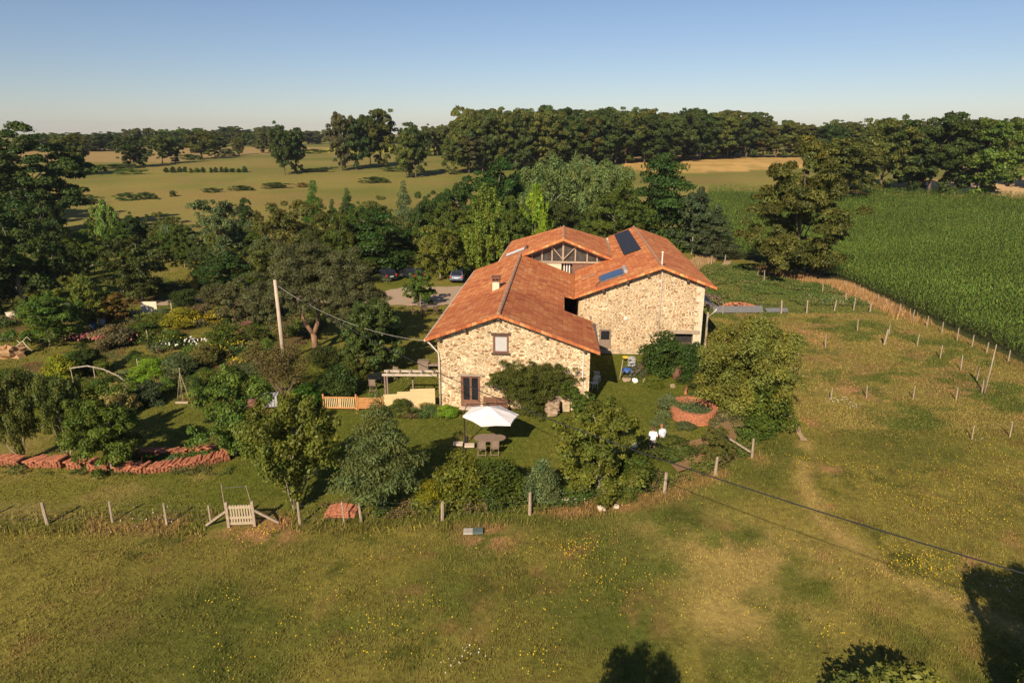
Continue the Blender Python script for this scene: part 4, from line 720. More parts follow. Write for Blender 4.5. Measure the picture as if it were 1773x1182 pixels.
xs=axis(-48,50,.3,-2600,2600,1.05); ys=axis(14,100,.3,-40,3200,1.035)
X,Y=np.meshgrid(xs,ys); x=X.ravel(); y=Y.ravel()
z=gzv(x,y)+(fbm(x,y,25,12)-.5)*.0+ (fbm(x,y,1.6,14)-.5)*.10*(y<100)
flat=ss(0,1,np.minimum(1,line_dist(x,y,[(0,45),(0,80)])/15)); z=z*1.0
nx=len(xs); i=np.arange(len(ys)-1)[:,None]*nx+np.arange(nx-1)[None,:]; i=i.ravel(); F=np.stack([i,i+1,i+nx+1,i+nx],1)
col=ground_colour(x,y); col4=np.c_[col,np.ones(len(col))]
g=npmesh('ground',np.c_[x,y,z-.05],F,M['ground'],{'col':('FLOAT_COLOR','POINT',col4)}); tag(g,kind='structure')
g.data.polygons.foreach_set('use_smooth',[True]*len(g.data.polygons))
def sheet(name,pts,m,z=.012,ragged=.25,step=.5,kind='structure',dz=None):
    """irregular-edged flat sheet along a polygon"""
    out=[]; n=len(pts)
    for i in range(n):
        a=np.array(pts[i],float); b=np.array(pts[(i+1)%n],float); L=np.linalg.norm(b-a); k=max(1,int(L/step))
        for j in range(k):
            p=a+(b-a)*j/k; out.append((p[0]+random.uniform(-ragged,ragged),p[1]+random.uniform(-ragged,ragged)))
    tri=tessellate_polygon([[Vector((p[0],p[1],0)) for p in out]])
    mb=MB(); mb.add([(p[0],p[1],gz(*p)+z) for p in out],tri); o=mb.build(name,m); return tag(o,kind=kind)
def strip(name,cl,w,m,z=.02):
    L=[];Rr=[]
    for i,p in enumerate(cl):
        a=np.array(cl[max(0,i-1)],float); b=np.array(cl[min(len(cl)-1,i+1)],float); d=(b-a)/np.linalg.norm(b-a); nn=np.array((-d[1],d[0])); ww=w*(.7+.6*random.random())/2
        L.append(np.array(p)+nn*ww); Rr.append(np.array(p)-nn*ww)
    return sheet(name,[tuple(q) for q in L]+[tuple(q) for q in Rr[::-1]],m,z,.08,.4)
sheet('gravel_drive',[(-5.5,74.8),(-8.5,74.3),(-15,74.0),(-24,73.5),(-34,75),(-41,74),(-41,76.5),(-34,78.5),(-24,79),(-16.5,80.5),(-13.5,83.5),(-5,84.0),(-3.2,82)],M['gravel'],.03,.35)
strip('dirt_path',[(22,84),(24.5,90),(27.5,94),(30.5,97.5),(32.3,101),(32,104.5),(30.5,107)],1.0,M['path'],.03)
strip('dirt_path',[(34,110),(35.5,113.5),(36,118)],.8,M['path'],.03)
strip('garden_path',[(18.7,45.5),(18.9,44.0),(18.9,42.4),(18.6,40.8),(18.3,39.2)],.45,M['path'],.03)
# ---------------- grass, corn, flowers (uncountable) ----------------
def blades(x,y,h,wd,col,lean=.5,zoff=-.03):
    n=len(x); a=rng.uniform(0,2*np.pi,n); ca,sa=np.cos(a),np.sin(a); l=rng.uniform(0,lean,n)*h; la=rng.uniform(0,2*np.pi,n); z=gzv(x,y)+zoff
    v=np.empty((n,3,3)); v[:,0]=np.c_[x-ca*wd,y-sa*wd,z]; v[:,1]=np.c_[x+ca*wd,y+sa*wd,z]; v[:,2]=np.c_[x+l*np.cos(la),y+l*np.sin(la),z+h]
    f=np.arange(n*3).reshape(n,3); c=np.repeat(col,3,0); return v.reshape(-1,3),f,c
def grass(name,n,region,h0,h1,w0,w1,tint=1.,keep=None,tuft=.5):
    x=rng.uniform(region[0],region[1],n); y=region[2]+(region[3]-region[2])*rng.uniform(0,1,n)**1.15
    k=(np.abs(x)<y*.80+3)
    if keep is not None: k&=keep(x,y)
    x,y=x[k],y[k]; g=fbm(x,y,1.3,63,3); k=rng.uniform(0,1,len(x))<(.35+g*tuft*2); x,y,g=x[k],y[k],g[k]
    c=ground_colour(x,y)*rng.uniform(.5,1.6,len(x))[:,None]*tint
    dry=rng.uniform(0,1,len(x))<.22; c[dry]=c[dry]*.4+np.array((.26,.19,.08))*.6
    h=rng.uniform(h0,h1,len(x))*(.5+g*1.1); v,f,cc=blades(x,y,h,rng.uniform(w0,w1,len(x)),c)
    o=npmesh(name,v,f,M['blade'],{'col':('FLOAT_COLOR','POINT',np.c_[cc,np.ones(len(cc))])}); return tag(o,kind='stuff')
def out_garden(x,y): return ~poly_mask(x,y,GARDEN)&~poly_mask(x,y,CORN)
grass('meadow_grass',480000,(-36,48,16,48),.03,.12,.009,.024,keep=out_garden)
grass('paddock_grass',200000,(18,43,40,100),.03,.13,.02,.05,keep=out_garden)
grass('fence_weeds',36000,(-30,20,28.5,41),.08,.32,.015,.035,keep=lambda x,y:(line_dist(x,y,FENCE[:10])<1.1)&~((np.abs(x+13.2)<1.6)&(y<31)),tint=1.05)
grass('lawn_grass',110000,(-30,19,30,56),.03,.07,.02,.04,keep=lambda x,y:poly_mask(x,y,GARDEN)&~((x>-6)&(x<7)&(y>43.8)))
grass('garden_grass',90000,(-70,-5,46,100),.04,.11,.03,.06,keep=lambda x,y:poly_mask(x,y,GARDEN)&~((x>-42)&(y>73)&(y<85)))
# dry tall grass margin before the corn
n=26000; yy=rng.uniform(66,96,n); xx=41.4-np.clip(yy-84,0,9)*.55+rng.normal(0,.75,n)
c=np.array((.40,.235,.10))[None]*rng.uniform(.6,1.35,n)[:,None]; k=(rng.uniform(0,1,n)<ss(68,84,yy)*.75+.04)&(xx<42.8)
v,f,cc=blades(xx[k],yy[k],rng.uniform(.25,.85,k.sum()),rng.uniform(.02,.05,k.sum()),c[k]); tag(npmesh('dry_tall_grass',v,f,M['blade'],{'col':('FLOAT_COLOR','POINT',np.c_[cc,np.ones(len(cc))])}),kind='stuff')
n=9000; yy=rng.uniform(90,104,n); xx=rng.uniform(24,31,n); k=(np.abs(yy-(88+(xx-24)*1.6)-6)<3); c=np.array((.38,.25,.12))[None]*rng.uniform(.6,1.3,n)[:,None]
v,f,cc=blades(xx[k],yy[k],rng.uniform(.3,.8,k.sum()),rng.uniform(.02,.05,k.sum()),c[k]); tag(npmesh('dry_path_grass',v,f,M['blade'],{'col':('FLOAT_COLOR','POINT',np.c_[cc,np.ones(len(cc))])}),kind='stuff')
def flowers(name,spots,color,hh=(.15,.35),s=.035):
    xs_=[];ys_=[]
    for cx,cy,r,n in spots: xs_.append(rng.normal(cx,r,n)); ys_.append(rng.normal(cy,r*.8,n))
    x=np.concatenate(xs_); y=np.concatenate(ys_); k=(y>14)&~poly_mask(x,y,CORN); x,y=x[k],y[k]; n=len(x); z=gzv(x,y)+rng.uniform(hh[0],hh[1],n); sz=s*rng.uniform(.6,1.4,n)
    v=np.empty((n,4,3)); 
    for i,(a,b,c_) in enumerate(((-1,-1,-.3),(1,-1,-.3),(1,1,.3),(-1,1,.3))): v[:,i]=np.c_[x+a*sz,y+b*sz*.8,z+c_*sz+ (b*.8*sz)]
    f=np.arange(4*n).reshape(n,4); cc=np.repeat(np.array(color)[None]*rng.uniform(.7,1.15,n)[:,None],4,0)
    return tag(npmesh(name,v.reshape(-1,3),f,M['blade'],{'col':('FLOAT_COLOR','POINT',np.c_[cc,np.ones(len(cc))])}),kind='stuff')
ysp=[(random.uniform(-14,30),random.uniform(20,38),random.uniform(.4,1.6),random.randint(6,34)) for i in range(46)]
ysp=[s for s in ysp if not (s[1]>29 and s[0]<16)]
ysp+=[(17.5,25.8,1.0,150),(18.5,26.6,.8,110),(22,31,1.8,180),(27,32,2.5,200),(20,35,1.6,80),(3,27.3,.7,90),(4.5,25.2,1.2,90),(26,35,2,110),(-6,22,1.5,60),(-8,24,2,50),(31,37,1.6,70),(33,42,2,60),(30,50,3,70),(1,23,2.,60)]
flowers('yellow_wildflowers',ysp,(.55,.38,.02),s=.013)
flowers('white_wildflowers',[(-1.5,20.8,.35,16),(-2.2,20.2,.3,8),(23.5,45.6,.5,40),(24,44.5,.3,20),(21,24.5,.5,14),(3.6,31.8,.4,22),(2.6,31.6,.3,12),(37,76.5,2.2,160),(30,83,3.5,60),(29.6,39.3,.5,10),(-17.8,30.0,.8,20)],(.55,.52,.45),s=.014)
flowers('pink_flower_bed',[(-39.5,61,.9,230),(-37.2,60.6,.9,230),(-35.6,59.6,.5,60)],(.52,.16,.16),(.4,.8),.045)
flowers('white_flower_bed',[(-28.8,58.6,.5,26),(-27.6,59,.5,18),(-30,57.5,.4,8)],(.6,.57,.5),(.5,.8),.04)
flowers('yellow_garden_flowers',[(-29.9,66.3,.5,60),(-25.6,55.5,.5,40),(-22.3,52.6,.4,24),(-32.3,65.6,1,70),(-33,80,1.5,20),(-31,59,.6,30),(-24,57,.6,30),(-20.5,53.5,.6,26)],(.50,.36,.03),(.7,1.2),.028)
# corn
px,py=[],[]
for xr in np.arange(43.6,165,.80):
    yy=np.arange(38,190,.42); yy=yy+rng.uniform(-.15,.15,len(yy)); px.append(np.full(len(yy),xr)+rng.uniform(-.08,.08,len(yy))-0); py.append(yy)
for xr in np.arange(33.2,43.5,.80):
    yy=np.arange(84,190,.42); px.append(np.full(len(yy),xr)+rng.uniform(-.08,.08,len(yy))); py.append(yy+rng.uniform(-.15,.15,len(yy)))
px=np.concatenate(px); py=np.concatenate(py)
k=poly_mask(px,py,CORN)&(np.abs(px)<py*.80+4)&(rng.uniform(0,1,len(px))<np.where(py>130,.75,1)); px,py=px[k],py[k]; n=len(px)
H_=2.0*(.74+.45*fbm(px,py,6,71)+rng.uniform(-.08,.08,n)); Z0=gzv(px,py); Ls=[];Fs=[];Cs=[]; off=0
tone=(.70+.65*fbm(px,py,11,72))*rng.uniform(.8,1.2,n)
for j in range(9):
    fr=.28+.72*j/8; a=rng.uniform(0,2*np.pi,n); L=rng.uniform(.36,.66,n)*(1.15-.45*fr); w_=rng.uniform(.03,.052,n); zb=Z0+H_*fr*.93; up=rng.uniform(.3,.75,n)*L*(1.1 if j>6 else .7)
    ca,sa=np.cos(a),np.sin(a); pa=np.c_[px,py,zb]; pm=np.c_[px+ca*L*.5,py+sa*L*.5,zb+up]; pt=np.c_[px+ca*L,py+sa*L,zb+up*rng.uniform(-.3,1.3,n)]
    s=np.c_[-sa*w_,ca*w_,np.zeros(n)]
    v=np.stack([pa-s*.5,pa+s*.5,pm+s,pm-s,pt],1).reshape(-1,3); b=np.arange(n)*5+off
    Fs.append(np.stack([b,b+1,b+2,b+3],1)); Fs.append(np.stack([b+3,b+2,b+4,b+4],1)[:, :4]); Ls.append(v); off+=5*n
    c=np.array((.105,.165,.028))[None]*(tone*rng.uniform(.75,1.3,n))[:,None]; c[:,0]*=1+.5*(rng.uniform(0,1,n)<.12); Cs.append(np.repeat(c,5,0))
V=np.concatenate(Ls); CC=np.concatenate(Cs)
q=np.concatenate(Fs[0::2]); t=np.concatenate(Fs[1::2])[:,:3]
t=np.concatenate([t,np.c_[q[:,0],q[:,1],q[:,2]],np.c_[q[:,0],q[:,2],q[:,3]]]) 
tag(npmesh('corn_field',V,t,M['blade'],{'col':('FLOAT_COLOR','POINT',np.c_[CC,np.ones(len(CC))])}),kind='stuff')

# low herbs, perennials and weeds filling the flower beds of the left garden
def herbage(name,n,region,test,h0,h1,cols,sz,seed):
    g=np.random.default_rng(seed); x=g.uniform(region[0],region[1],n); y=g.uniform(region[2],region[3],n); k=test(x,y); x,y=x[k],y[k]; n=len(x)
    hh=(h0+(h1-h0)*fbm(x,y,1.1,seed+3,3)**1.5*1.6)*g.uniform(.2,1.,n); z=gzv(x,y)+hh
    ci=(hash2(np.floor(x/1.3+fbm(x,y,.9,seed)*1.5),np.floor(y/1.5+fbm(x,y,.8,seed+1)*1.5),seed)*len(cols)).astype(int)%len(cols)
    c=np.array(cols)[ci]*g.uniform(.6,1.4,n)[:,None]*(.75+.4*hh/h1)[:,None]
    N=g.normal(0,.6,(n,3))+np.array((0,-.1,.7)); N/=np.linalg.norm(N,axis=1,keepdims=True); T=np.cross(N,g.normal(0,1,(n,3))); T/=np.linalg.norm(T,axis=1,keepdims=True); B=np.cross(N,T); P=np.c_[x,y,z]; s_=(sz*g.uniform(.6,1.4,n))[:,None]
    v=np.stack([P-T*s_,P+B*s_*.5,P+T*s_,P-B*s_*.5],1).reshape(-1,3); f=np.arange(4*n).reshape(n,4); cc=np.repeat(c,4,0)
    return tag(npmesh(name,v,f,M['blade'],{'col':('FLOAT_COLOR','POINT',np.c_[cc,np.ones(len(cc))])}),kind='stuff')
HC=[(.09,.12,.025),(.12,.14,.03),(.07,.11,.03),(.15,.13,.04),(.14,.10,.045),(.10,.13,.06),(.075,.10,.02)]
herbage('garden_herbs',420000,(-62,-18.5,46,86),lambda x,y: (fbm(x,y*1.25,3.4,41)>.50)&poly_mask(x,y,GARDEN)&~((y>73)&(y<81)&(x>-42))&~((x<-36)&(y<60)&(y>50)),.1,1.0,HC,.085,21)
herbage('border_plants',26000,(-9,-4.6,42.6,44.0),lambda x,y: fbm(x,y,.9,4)>.35,.05,.55,HC,.05,22)
herbage('border_plants',9000,(-22.5,-16.9,35.4,37.4),lambda x,y: (y>35.6+np.clip(x+19,0,3)*.4)&(fbm(x,y,.7,5)>.42),.1,.5,[(.12,.16,.07),(.09,.14,.03)],.05,23)
herbage('hedge_undergrowth',150000,(-10,20,29.6,46),lambda x,y: (line_dist(x,y,FENCE[2:12])<1.3+.8*fbm(x,y,2,8))&(fbm(x,y,1.5,9)>.42)&~((x<-7)&(y<31))&poly_mask(x,y,GARDEN),.1,.9,[(.10,.13,.025),(.13,.15,.03),(.08,.12,.025),(.17,.12,.05)],.06,24)
herbage('lush_weeds',90000,(21,40,74,98),lambda x,y: (fbm(x,y,3,51)  >.42)&(x<41-np.clip(y-84,0,9)*.8)&(np.hypot(x-37.5,y-90)>3),.06,.35,[(.085,.12,.028),(.10,.135,.03),(.12,.14,.035),(.14,.14,.045)],.085,25)
herbage('spiral_herbs',7000,(11.0,13.7,41.7,44.7),lambda x,y: np.hypot(x-12.35,(y-43.1)/1.1)<1.25,.50,.86,[(.10,.13,.06),(.08,.12,.04)],.05,26)
herbage('edging_weeds',9000,(-32,-16,34.6,35.7),lambda x,y: fbm(x,y,.8,6)>.5,.03,.35,[(.10,.13,.03),(.13,.13,.04)],.05,27)
# ---------------- farmhouse, barn, rear wing ----------------
YAW=-R(4.3)
def wallpanel(outline,holes,y0,t):
    """vertical panel in local xz at y0 (front) .. y0+t, with openings"""
    loops=[outline]+holes; tri=tessellate_polygon([[Vector((a,b,0)) for a,b in lp] for lp in loops]); pts=[p for lp in loops for p in lp]; n=len(pts); mb=MB()
    vs=[(a,y0,b) for a,b in pts]+[(a,y0+t,b) for a,b in pts]; fs=[tuple(f) for f in tri]+[tuple(i+n for i in reversed(f)) for f in tri]; k=0
    for lp in loops:
        m=len(lp)
        for i in range(m): a=k+i; b=k+(i+1)%m; fs.append((a,b,b+n,a+n))
        k+=m
    mb.add(vs,fs); return mb
def sidewall(mb,x0,x1,y0,y1,z1a,z1b=None):
    z1b=z1a if z1b is None else z1b
    return mb.add([(x0,y0,0),(x1,y0,0),(x1,y1,0),(x0,y1,0),(x0,y0,z1a),(x1,y0,z1b),(x1,y1,z1b),(x0,y1,z1a)],[(0,1,2,3),(4,5,6,7),(0,1,5,4),(2,3,7,6),(1,2,6,5),(3,0,4,7)])
def roofslab(polys,zf,t=.16):
    mb=MB()
    for poly in polys:
        tri=tessellate_polygon([[Vector((a,b,0)) for a,b in poly]]); n=len(poly)
        vs=[(a,b,zf(a,b)) for a,b in poly]+[(a,b,zf(a,b)-t) for a,b in poly]
        fs=[tuple(f) for f in tri]+[tuple(i+n for i in reversed(f)) for f in tri]+[(i,(i+1)%n,(i+1)%n+n,i+n) for i in range(n)]
        mb.add(vs,fs)
    return mb
def ridgecaps(a,b,r=.13,step=.42,n=7):
    mb=MB(); a=Vector(a); b=Vector(b); d=b-a; L=d.length; k=int(L/step); d.normalize(); s=Vector((0,0,1)).cross(d).normalized(); up=d.cross(s)
    for i in range(k):
        p=a+d*(i*L/k); q=p+d*(L/k*1.06); vs=[]
        for pp,rr in((p,r*1.12),(q,r*.92)):
            for j in range(n):
                t=math.pi*(j/(n-1)); vs.append(pp+s*math.cos(t)*rr+up*(math.sin(t)*rr-.03))
        mb.add(vs,[(j,j+1,j+1+n,j+n) for j in range(n-1)]+[tuple(range(n)),tuple(reversed(range(n,2*n)))])
    return mb
def verge(pa,pb,w=.22,t=.05,n=18,side=1):
    """row of verge tiles along a rake from pa to pb"""
    mb=MB(); pa=Vector(pa); pb=Vector(pb); L=(pb-pa).length; n=int(L/.36)
    for i in range(n):
        a=pa+(pb-pa)*(i/n); b=pa+(pb-pa)*((i+.97)/n); mb.add([a+Vector((0,0,.055)),b+Vector((0,0,.03)),b+Vector((0,w,.03)),a+Vector((0,w,.055)),a+Vector((0,0,-.17)),b+Vector((0,0,-.17)),b+Vector((0,w,-.0)),a+Vector((0,w,-.0))],[(0,1,2,3),(4,5,6,7),(0,1,5,4),(2,3,7,6),(1,2,6,5),(3,0,4,7)])
    return mb
def door(parent,x0,x1,z0,z1,y,leaves=2,fr='brownwood',lower=.45,name='door',glassm='glass'):
    mb=MB(); f=.09; mb.box(x0,x1,y-.06,y+.02,z1-f,z1); mb.box(x0,x0+f,y-.06,y+.02,z0,z1-f); mb.box(x1-f,x1,y-.06,y+.02,z0,z1-f)
    o=mb.build(name,M[fr],parent,bevel=.01); wd=(x1-x0-2*f)/leaves
    for i in range(leaves):
        a=x0+f+i*wd; l=MB(); s=.07; b=a+wd; zt=z1-f
        l.box(a+.004,a+s,y-.03,y+.015,z0,zt); l.box(b-s,b-.004,y-.03,y+.015,z0,zt); l.box(a+s,b-s,y-.03,y+.015,zt-s,zt); l.box(a+s,b-s,y-.03,y+.015,z0,z0+lower); l.build('leaf',M[fr],o)
        g=MB(); g.box(a+s,b-s,y,y+.01,z0+lower,zt-s); g.build('pane',M[glassm],o)
    return o
# --- farmhouse
H1=thing('farmhouse','stone farmhouse nearest the viewer with orange tiled roof and green climber','house',(-.92,44,0),YAW)
zA=lambda a,b: 6.9-.362*abs(a)
ztA=lambda a: zA(a,0)-.2
dx0,dx1=-2.70,-1.34; wx0,wx1=-.42,.66; qx0,qx1=3.62,4.5
wallpanel([(-4.25,0),(6.2,0),(6.2,ztA(6.2)),(0,ztA(0)),(-4.25,ztA(4.25))],[[(dx0,0.08),(dx1,.08),(dx1,2.34),(dx0,2.34)],[(wx0,4.1),(wx1,4.1),(wx1,5.35),(wx0,5.35)],[(qx0,.7),(qx1,.7),(qx1,2.0),(qx0,2.0)]],.5,.5).build('front_wall',M['stone'],H1)
mb=MB(); sidewall(mb,-4.25,-3.75,1.0,23.1,ztA(4.25)); mb.build('side_wall',M['stone'],H1)
mb=MB(); sidewall(mb,5.7,6.2,1.0,7.2,ztA(6.2)); mb.box(4.05,5.7,6.7,7.2,0,ztA(5.9)); sidewall(mb,3.55,4.05,7.2,23.1,ztA(4.05)); mb.build('side_wall',M['stone'],H1)
wallpanel([(-4.25,0),(4.05,0),(4.05,ztA(4.05)),(0,ztA(0)),(-4.25,ztA(4.25))],[],23.1,.5).build('rear_wall',M['stone'],H1)
RA=roofslab([[(-5.0,0),(0,0),(0,24),(-4.6,24)],[(0,0),(6.85,0),(6.6,7.6),(4.42,7.75),(4.4,13.0),(5.2,13.4),(5.5,23.4),(0,24)]],zA).build('roof',M['tileA'],H1)
ridgecaps((0,.1,6.96),(0,24,6.96)).build('ridge_tiles',M['ridge'],RA)
mb=verge((-5.0,-.05,zA(5,0)),(0,-.05,zA(0,0))); mb2=verge((6.85,-.05,zA(6.85,0)),(0,-.05,zA(0,0))); mb.add(mb2.v,mb2.f); mb.build('verge_tiles',M['tileA'],RA)
for v in(-4.1,-2.3,0,3.2,5.8): mb=MB(); mb.box(v-.09,v+.09,.02,.5,ztA(v)-.20,ztA(v)+.02); mb.build('purlin_end',M['darkwood'],H1)
mb=MB(); 
for sgn,e in((-1,5.0),(1,6.85)): mb.beam((sgn*e,.2,zA(e,0)-.2),(0,.2,zA(0,0)-.2),.05,.10)
mb.build('barge_board',M['darkwood'],RA)
door(H1,dx0,dx1,.08,2.34,.62,2)
mb=MB(); mb.box(dx0-.2,dx1+.2,.44,.75,2.34,2.5); mb.build('door_lintel',M['postwood'],H1)
mb=MB(); mb.box(dx0-.1,dx1+.1,.05,.62,-.02,.08); mb.build('door_step',M['slab'],H1)
W1=MB(); W1.box(wx0,wx1,.46,.60,4.1,4.19); W1.box(wx0,wx1,.46,.60,5.26,5.35); W1.box(wx0,wx0+.13,.46,.60,4.19,5.26); W1.box(wx1-.13,wx1,.46,.60,4.19,5.26); W1=W1.build('window',M['brownwood'],H1)
mb=MB(); mb.box(wx0-.12,wx1+.12,.40,.60,5.352,5.5); mb.build('lintel',M['darkwood'],W1); mb=MB(); mb.box(wx0-.1,wx1+.1,.36,.6,3.98,4.098); mb.build('sill',M['darkwood'],W1)
mb=MB(); 
for k in range(12): mb.box(wx0+.14,wx1-.14,.545+.006*(k%2),.575,4.2+k*.088,4.2+k*.088+.082)
mb.build('blind',M['blind'],W1)
door(H1,qx0,qx1,.7,2.0,.62,1,'greywood',.3,'shuttered_window','dusty')
def pipe(name,pts,r,parent,m='whitepipe'): mb=MB(); mb.tube(pts,r,8); return mb.build(name,M[m],parent,smooth=True)
pipe('downpipe',[(-5.0,.12,zA(5.0,0)-.12),(-4.75,.2,4.75),(-4.2,.38,4.05),(-4.15,.4,3.6),(-4.15,.4,.0)],.055,H1)
pipe('downpipe',[(5.75,.42,3.95),(5.75,.42,.1)],.04,H1)
pipe('downpipe',[(6.78,7.2,zA(6.7,0)-.25),(6.45,7.,3.2),(6.26,6.9,2.9),(6.26,6.9,0)],.045,H1,'darkmetal')
mb=MB(); mb.tube([(-5.06,.1,zA(5,0)-.12),(-4.68,23.9,zA(4.65,0)-.12)],.07,8); mb.build('gutter',M['whitepipe'],H1)
mb=MB(); mb.box(6.62,6.86,0.05,7.5,zA(6.85,0)-.17,zA(6.85,0)-.05,0); mb.build('gutter',M['metal'],H1)
mb=MB(); mb.box(-4.25,-3.95,.28,.48,ztA(4.1)-.1,ztA(4.1)+.05); mb.box(-4.1,-3.98,.2,.3,ztA(4.1)-.12,ztA(4.1)); mb.build('flood_light',M['whitepaint'],H1)
mb=MB(); mb.box(5.9,6.1,.3,.48,ztA(6)-.12,ztA(6)+.02); mb.build('flood_light',M['whitepaint'],H1)
ch=MB(); ch.box(-1.35,-.80,9.3,9.9,5.9,7.15); ch=ch.build('chimney',M['cream'],H1,bevel=.02)
mb=MB(); mb.box(-1.40,-.75,9.25,9.95,7.15,7.24)
for a,b in((-1.36,9.29),(-.85,9.29),(-1.36,9.85),(-.85,9.85),(-1.1,9.29),(-1.1,9.85)): mb.box(a,a+.08,b,b+.08,7.24,7.44)
mb.box(-1.44,-.71,9.2,10.0,7.44,7.53); mb.build('chimney_cap',M['rust'],ch)
# --- barn
H2=thing('stone_barn','tall stone barn on the right with solar panels on its orange roof','barn',(12.5,56,0),YAW)
zB=lambda a,b: 7.85-.372*abs(a)
ztB=lambda a: zB(a,0)-.2
bdx0,bdx1=-4.98,-3.92; box0,box1=1.45,3.05
wallpanel([(-6.85,0),(3.72,0),(3.72,ztB(3.72)),(0,ztB(0)),(-6.85,ztB(6.85))],[[(bdx0,.05),(bdx1,.05),(bdx1,2.2),(bdx0,2.2)],[(box0,.02),(box1,.02),(box1,1.95),(box0,1.95)]],.6,.5).build('front_wall',M['stone'],H2)
mb=MB(); sidewall(mb,3.22,3.72,1.1,25.0,ztB(3.72)); mb.build('side_wall',M['stone'],H2)
mb=MB(); sidewall(mb,-6.85,-6.35,1.1,11.,ztB(6.85)); mb.build('side_wall',M['stone'],H2)
wallpanel([(-6.85,0),(3.72,0),(3.72,ztB(3.72)),(0,ztB(0)),(-6.85,ztB(6.85))],[],25.0,.5).build('rear_wall',M['stone'],H2)
RB=roofslab([[(-7.25,0),(0,0),(0,25.5),(-3.0,24.6),(-3.35,11.3),(-7.0,11.0)],[(0,0),(4.6,0),(4.2,27),(0,25.5)]],zB).build('roof',M['tile'],H2)
ridgecaps((0,.1,7.9),(0,25.5,7.9),.11).build('ridge_tiles',M['ridge'],RB)
mb=verge((-7.25,-.05,zB(7.25,0)),(0,-.05,zB(0,0))); mb2=verge((4.6,-.05,zB(4.6,0)),(0,-.05,zB(0,0))); mb.add(mb2.v,mb2.f); mb.build('verge_tiles',M['tile'],RB)
for v in(-4.8,-2.8,-1.1,2.2,3.75): mb=MB(); mb.box(v-.1,v+.1,.04,.6,ztB(v)-.22,ztB(v)+.02); mb.build('purlin_end',M['darkwood'],H2)
mb=MB()
for sgn,e in((-1,7.25),(1,4.6)): mb.beam((sgn*e,.2,zB(e,0)-.2),(0,.2,zB(0,0)-.2),.05,.10)
mb.build('barge_board',M['darkwood'],RB)
door(H2,bdx0,bdx1,.05,2.2,.66,1,'greywood',1.2)
mb=MB(); mb.box(box0-.65,box1+.55,.52,.85,1.952,2.25); mb.build('opening_lintel',M['postwood'],H2)
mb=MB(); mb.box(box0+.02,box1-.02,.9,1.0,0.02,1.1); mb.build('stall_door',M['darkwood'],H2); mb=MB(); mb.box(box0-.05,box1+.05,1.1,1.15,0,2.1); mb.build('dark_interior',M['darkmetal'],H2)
mb=MB(); zz=0; k=0
while zz<5.9:
    h=.36+.08*((k*7)%3); wq=.62 if k%2 else .34; mb.box(3.722-wq,3.735,.585,.9,zz,min(zz+h-.012,ztB(3.7)-.05)); zz+=h; k+=1
mb.build('quoin_stones',M['quoin'],H2,bevel=.01); mb=MB()
zz=0;k=0
mb2=MB()
while zz<1.9: mb.box(box1+.0,box1+.2+.14*(k%2),.588,.7,zz,min(zz+.37,1.94)); mb2.box(box0-.22-.14*(k%2),box0,.588,.7,zz,min(zz+.37,1.94)); zz+=.38; k+=1
mb2.build('jamb_stones',M['quoin'],H2,bevel=.01)
mb.build('jamb_stones',M['quoin'],H2,bevel=.01)
mb=MB(); mb.box(-6.9,box0-.4,.55,.6,0,.42); mb.build('plinth',M['plinth'],H2)
pipe('vent_pipe',[(.08,.50,.3),(.08,.50,7.4),(.0,.45,7.6),(.0,.45,8.95)],.055,H2); mb=MB(); mb.lathe([(.1,0),(.1,.1),(.02,.16)],10,(0,.45,8.93)); mb.build('pipe_cap',M['whitepipe'],H2)
mb=MB(); mb.box(-2.92,-2.68,.48,.6,3.1,3.35); mb.build('wall_lamp',M['whitepaint'],H2)
# solar panels on the roof
def on_roof(mb,zf,v0,v1,u0,u1,lift,t,mi=0):
    c=[(v0,u0),(v1,u0),(v1,u1),(v0,u1)]; vs=[(a,b,zf(a,b)+lift) for a,b in c]+[(a,b,zf(a,b)+lift+t) for a,b in c]; return mb.add(vs,[(0,1,2,3),(4,5,6,7),(0,1,5,4),(2,3,7,6),(1,2,6,5),(3,0,4,7)],mi)
sp_=thing('solar_array','long dark row of solar panels lying along the barn roof ridge','solar panels',(12.5,56,0),YAW)
nn=8
for k in range(nn): 
    u0=10.15+k*1.72; q=MB(); on_roof(q,zB,-2.35,-.72,u0,u0+1.712,.10,.045); q=q.build('panel',M['panel'],sp_)
mb=MB(); 
for v in(-2.1,-1.0): on_roof(mb,zB,v-.03,v+.03,10.0,24.,.01,.09)
mb.build('mounting_rail',M['darkmetal'],sp_)
sc=thing('solar_water_heater','blue glass solar collector with grey tank on the barn roof slope','solar heater',(12.5,56,0),YAW)
q=MB(); on_roof(q,zB,-4.95,-3.05,1.9,4.1,.14,.05); q.build('collector_glass',M['collector'],sc)
q=MB(); on_roof(q,zB,-5.03,-2.97,1.82,4.18,.03,.11); q.build('collector_frame',M['metal'],sc)
q=MB(); q.tube([(-2.8,2.1,zB(2.8,0)+.2),(-2.8,4.1,zB(2.8,0)+.2)],.17,14); q.build('tank',M['greysack'],sc,smooth=False)
q=MB(); q.tube([(-5.0,1.9,zB(5,0)+.1),(-5.3,1.6,zB(5.3,0)+.06),(-5.35,1.2,zB(5.35,0)+.05)],.03,6); q.build('supply_pipe',M['darkmetal'],sc)
q=MB(); on_roof(q,zB,-6.4,-5.2,6.0,6.45,.02,.05); q.build('roof_hatch',M['ridge'],H2)
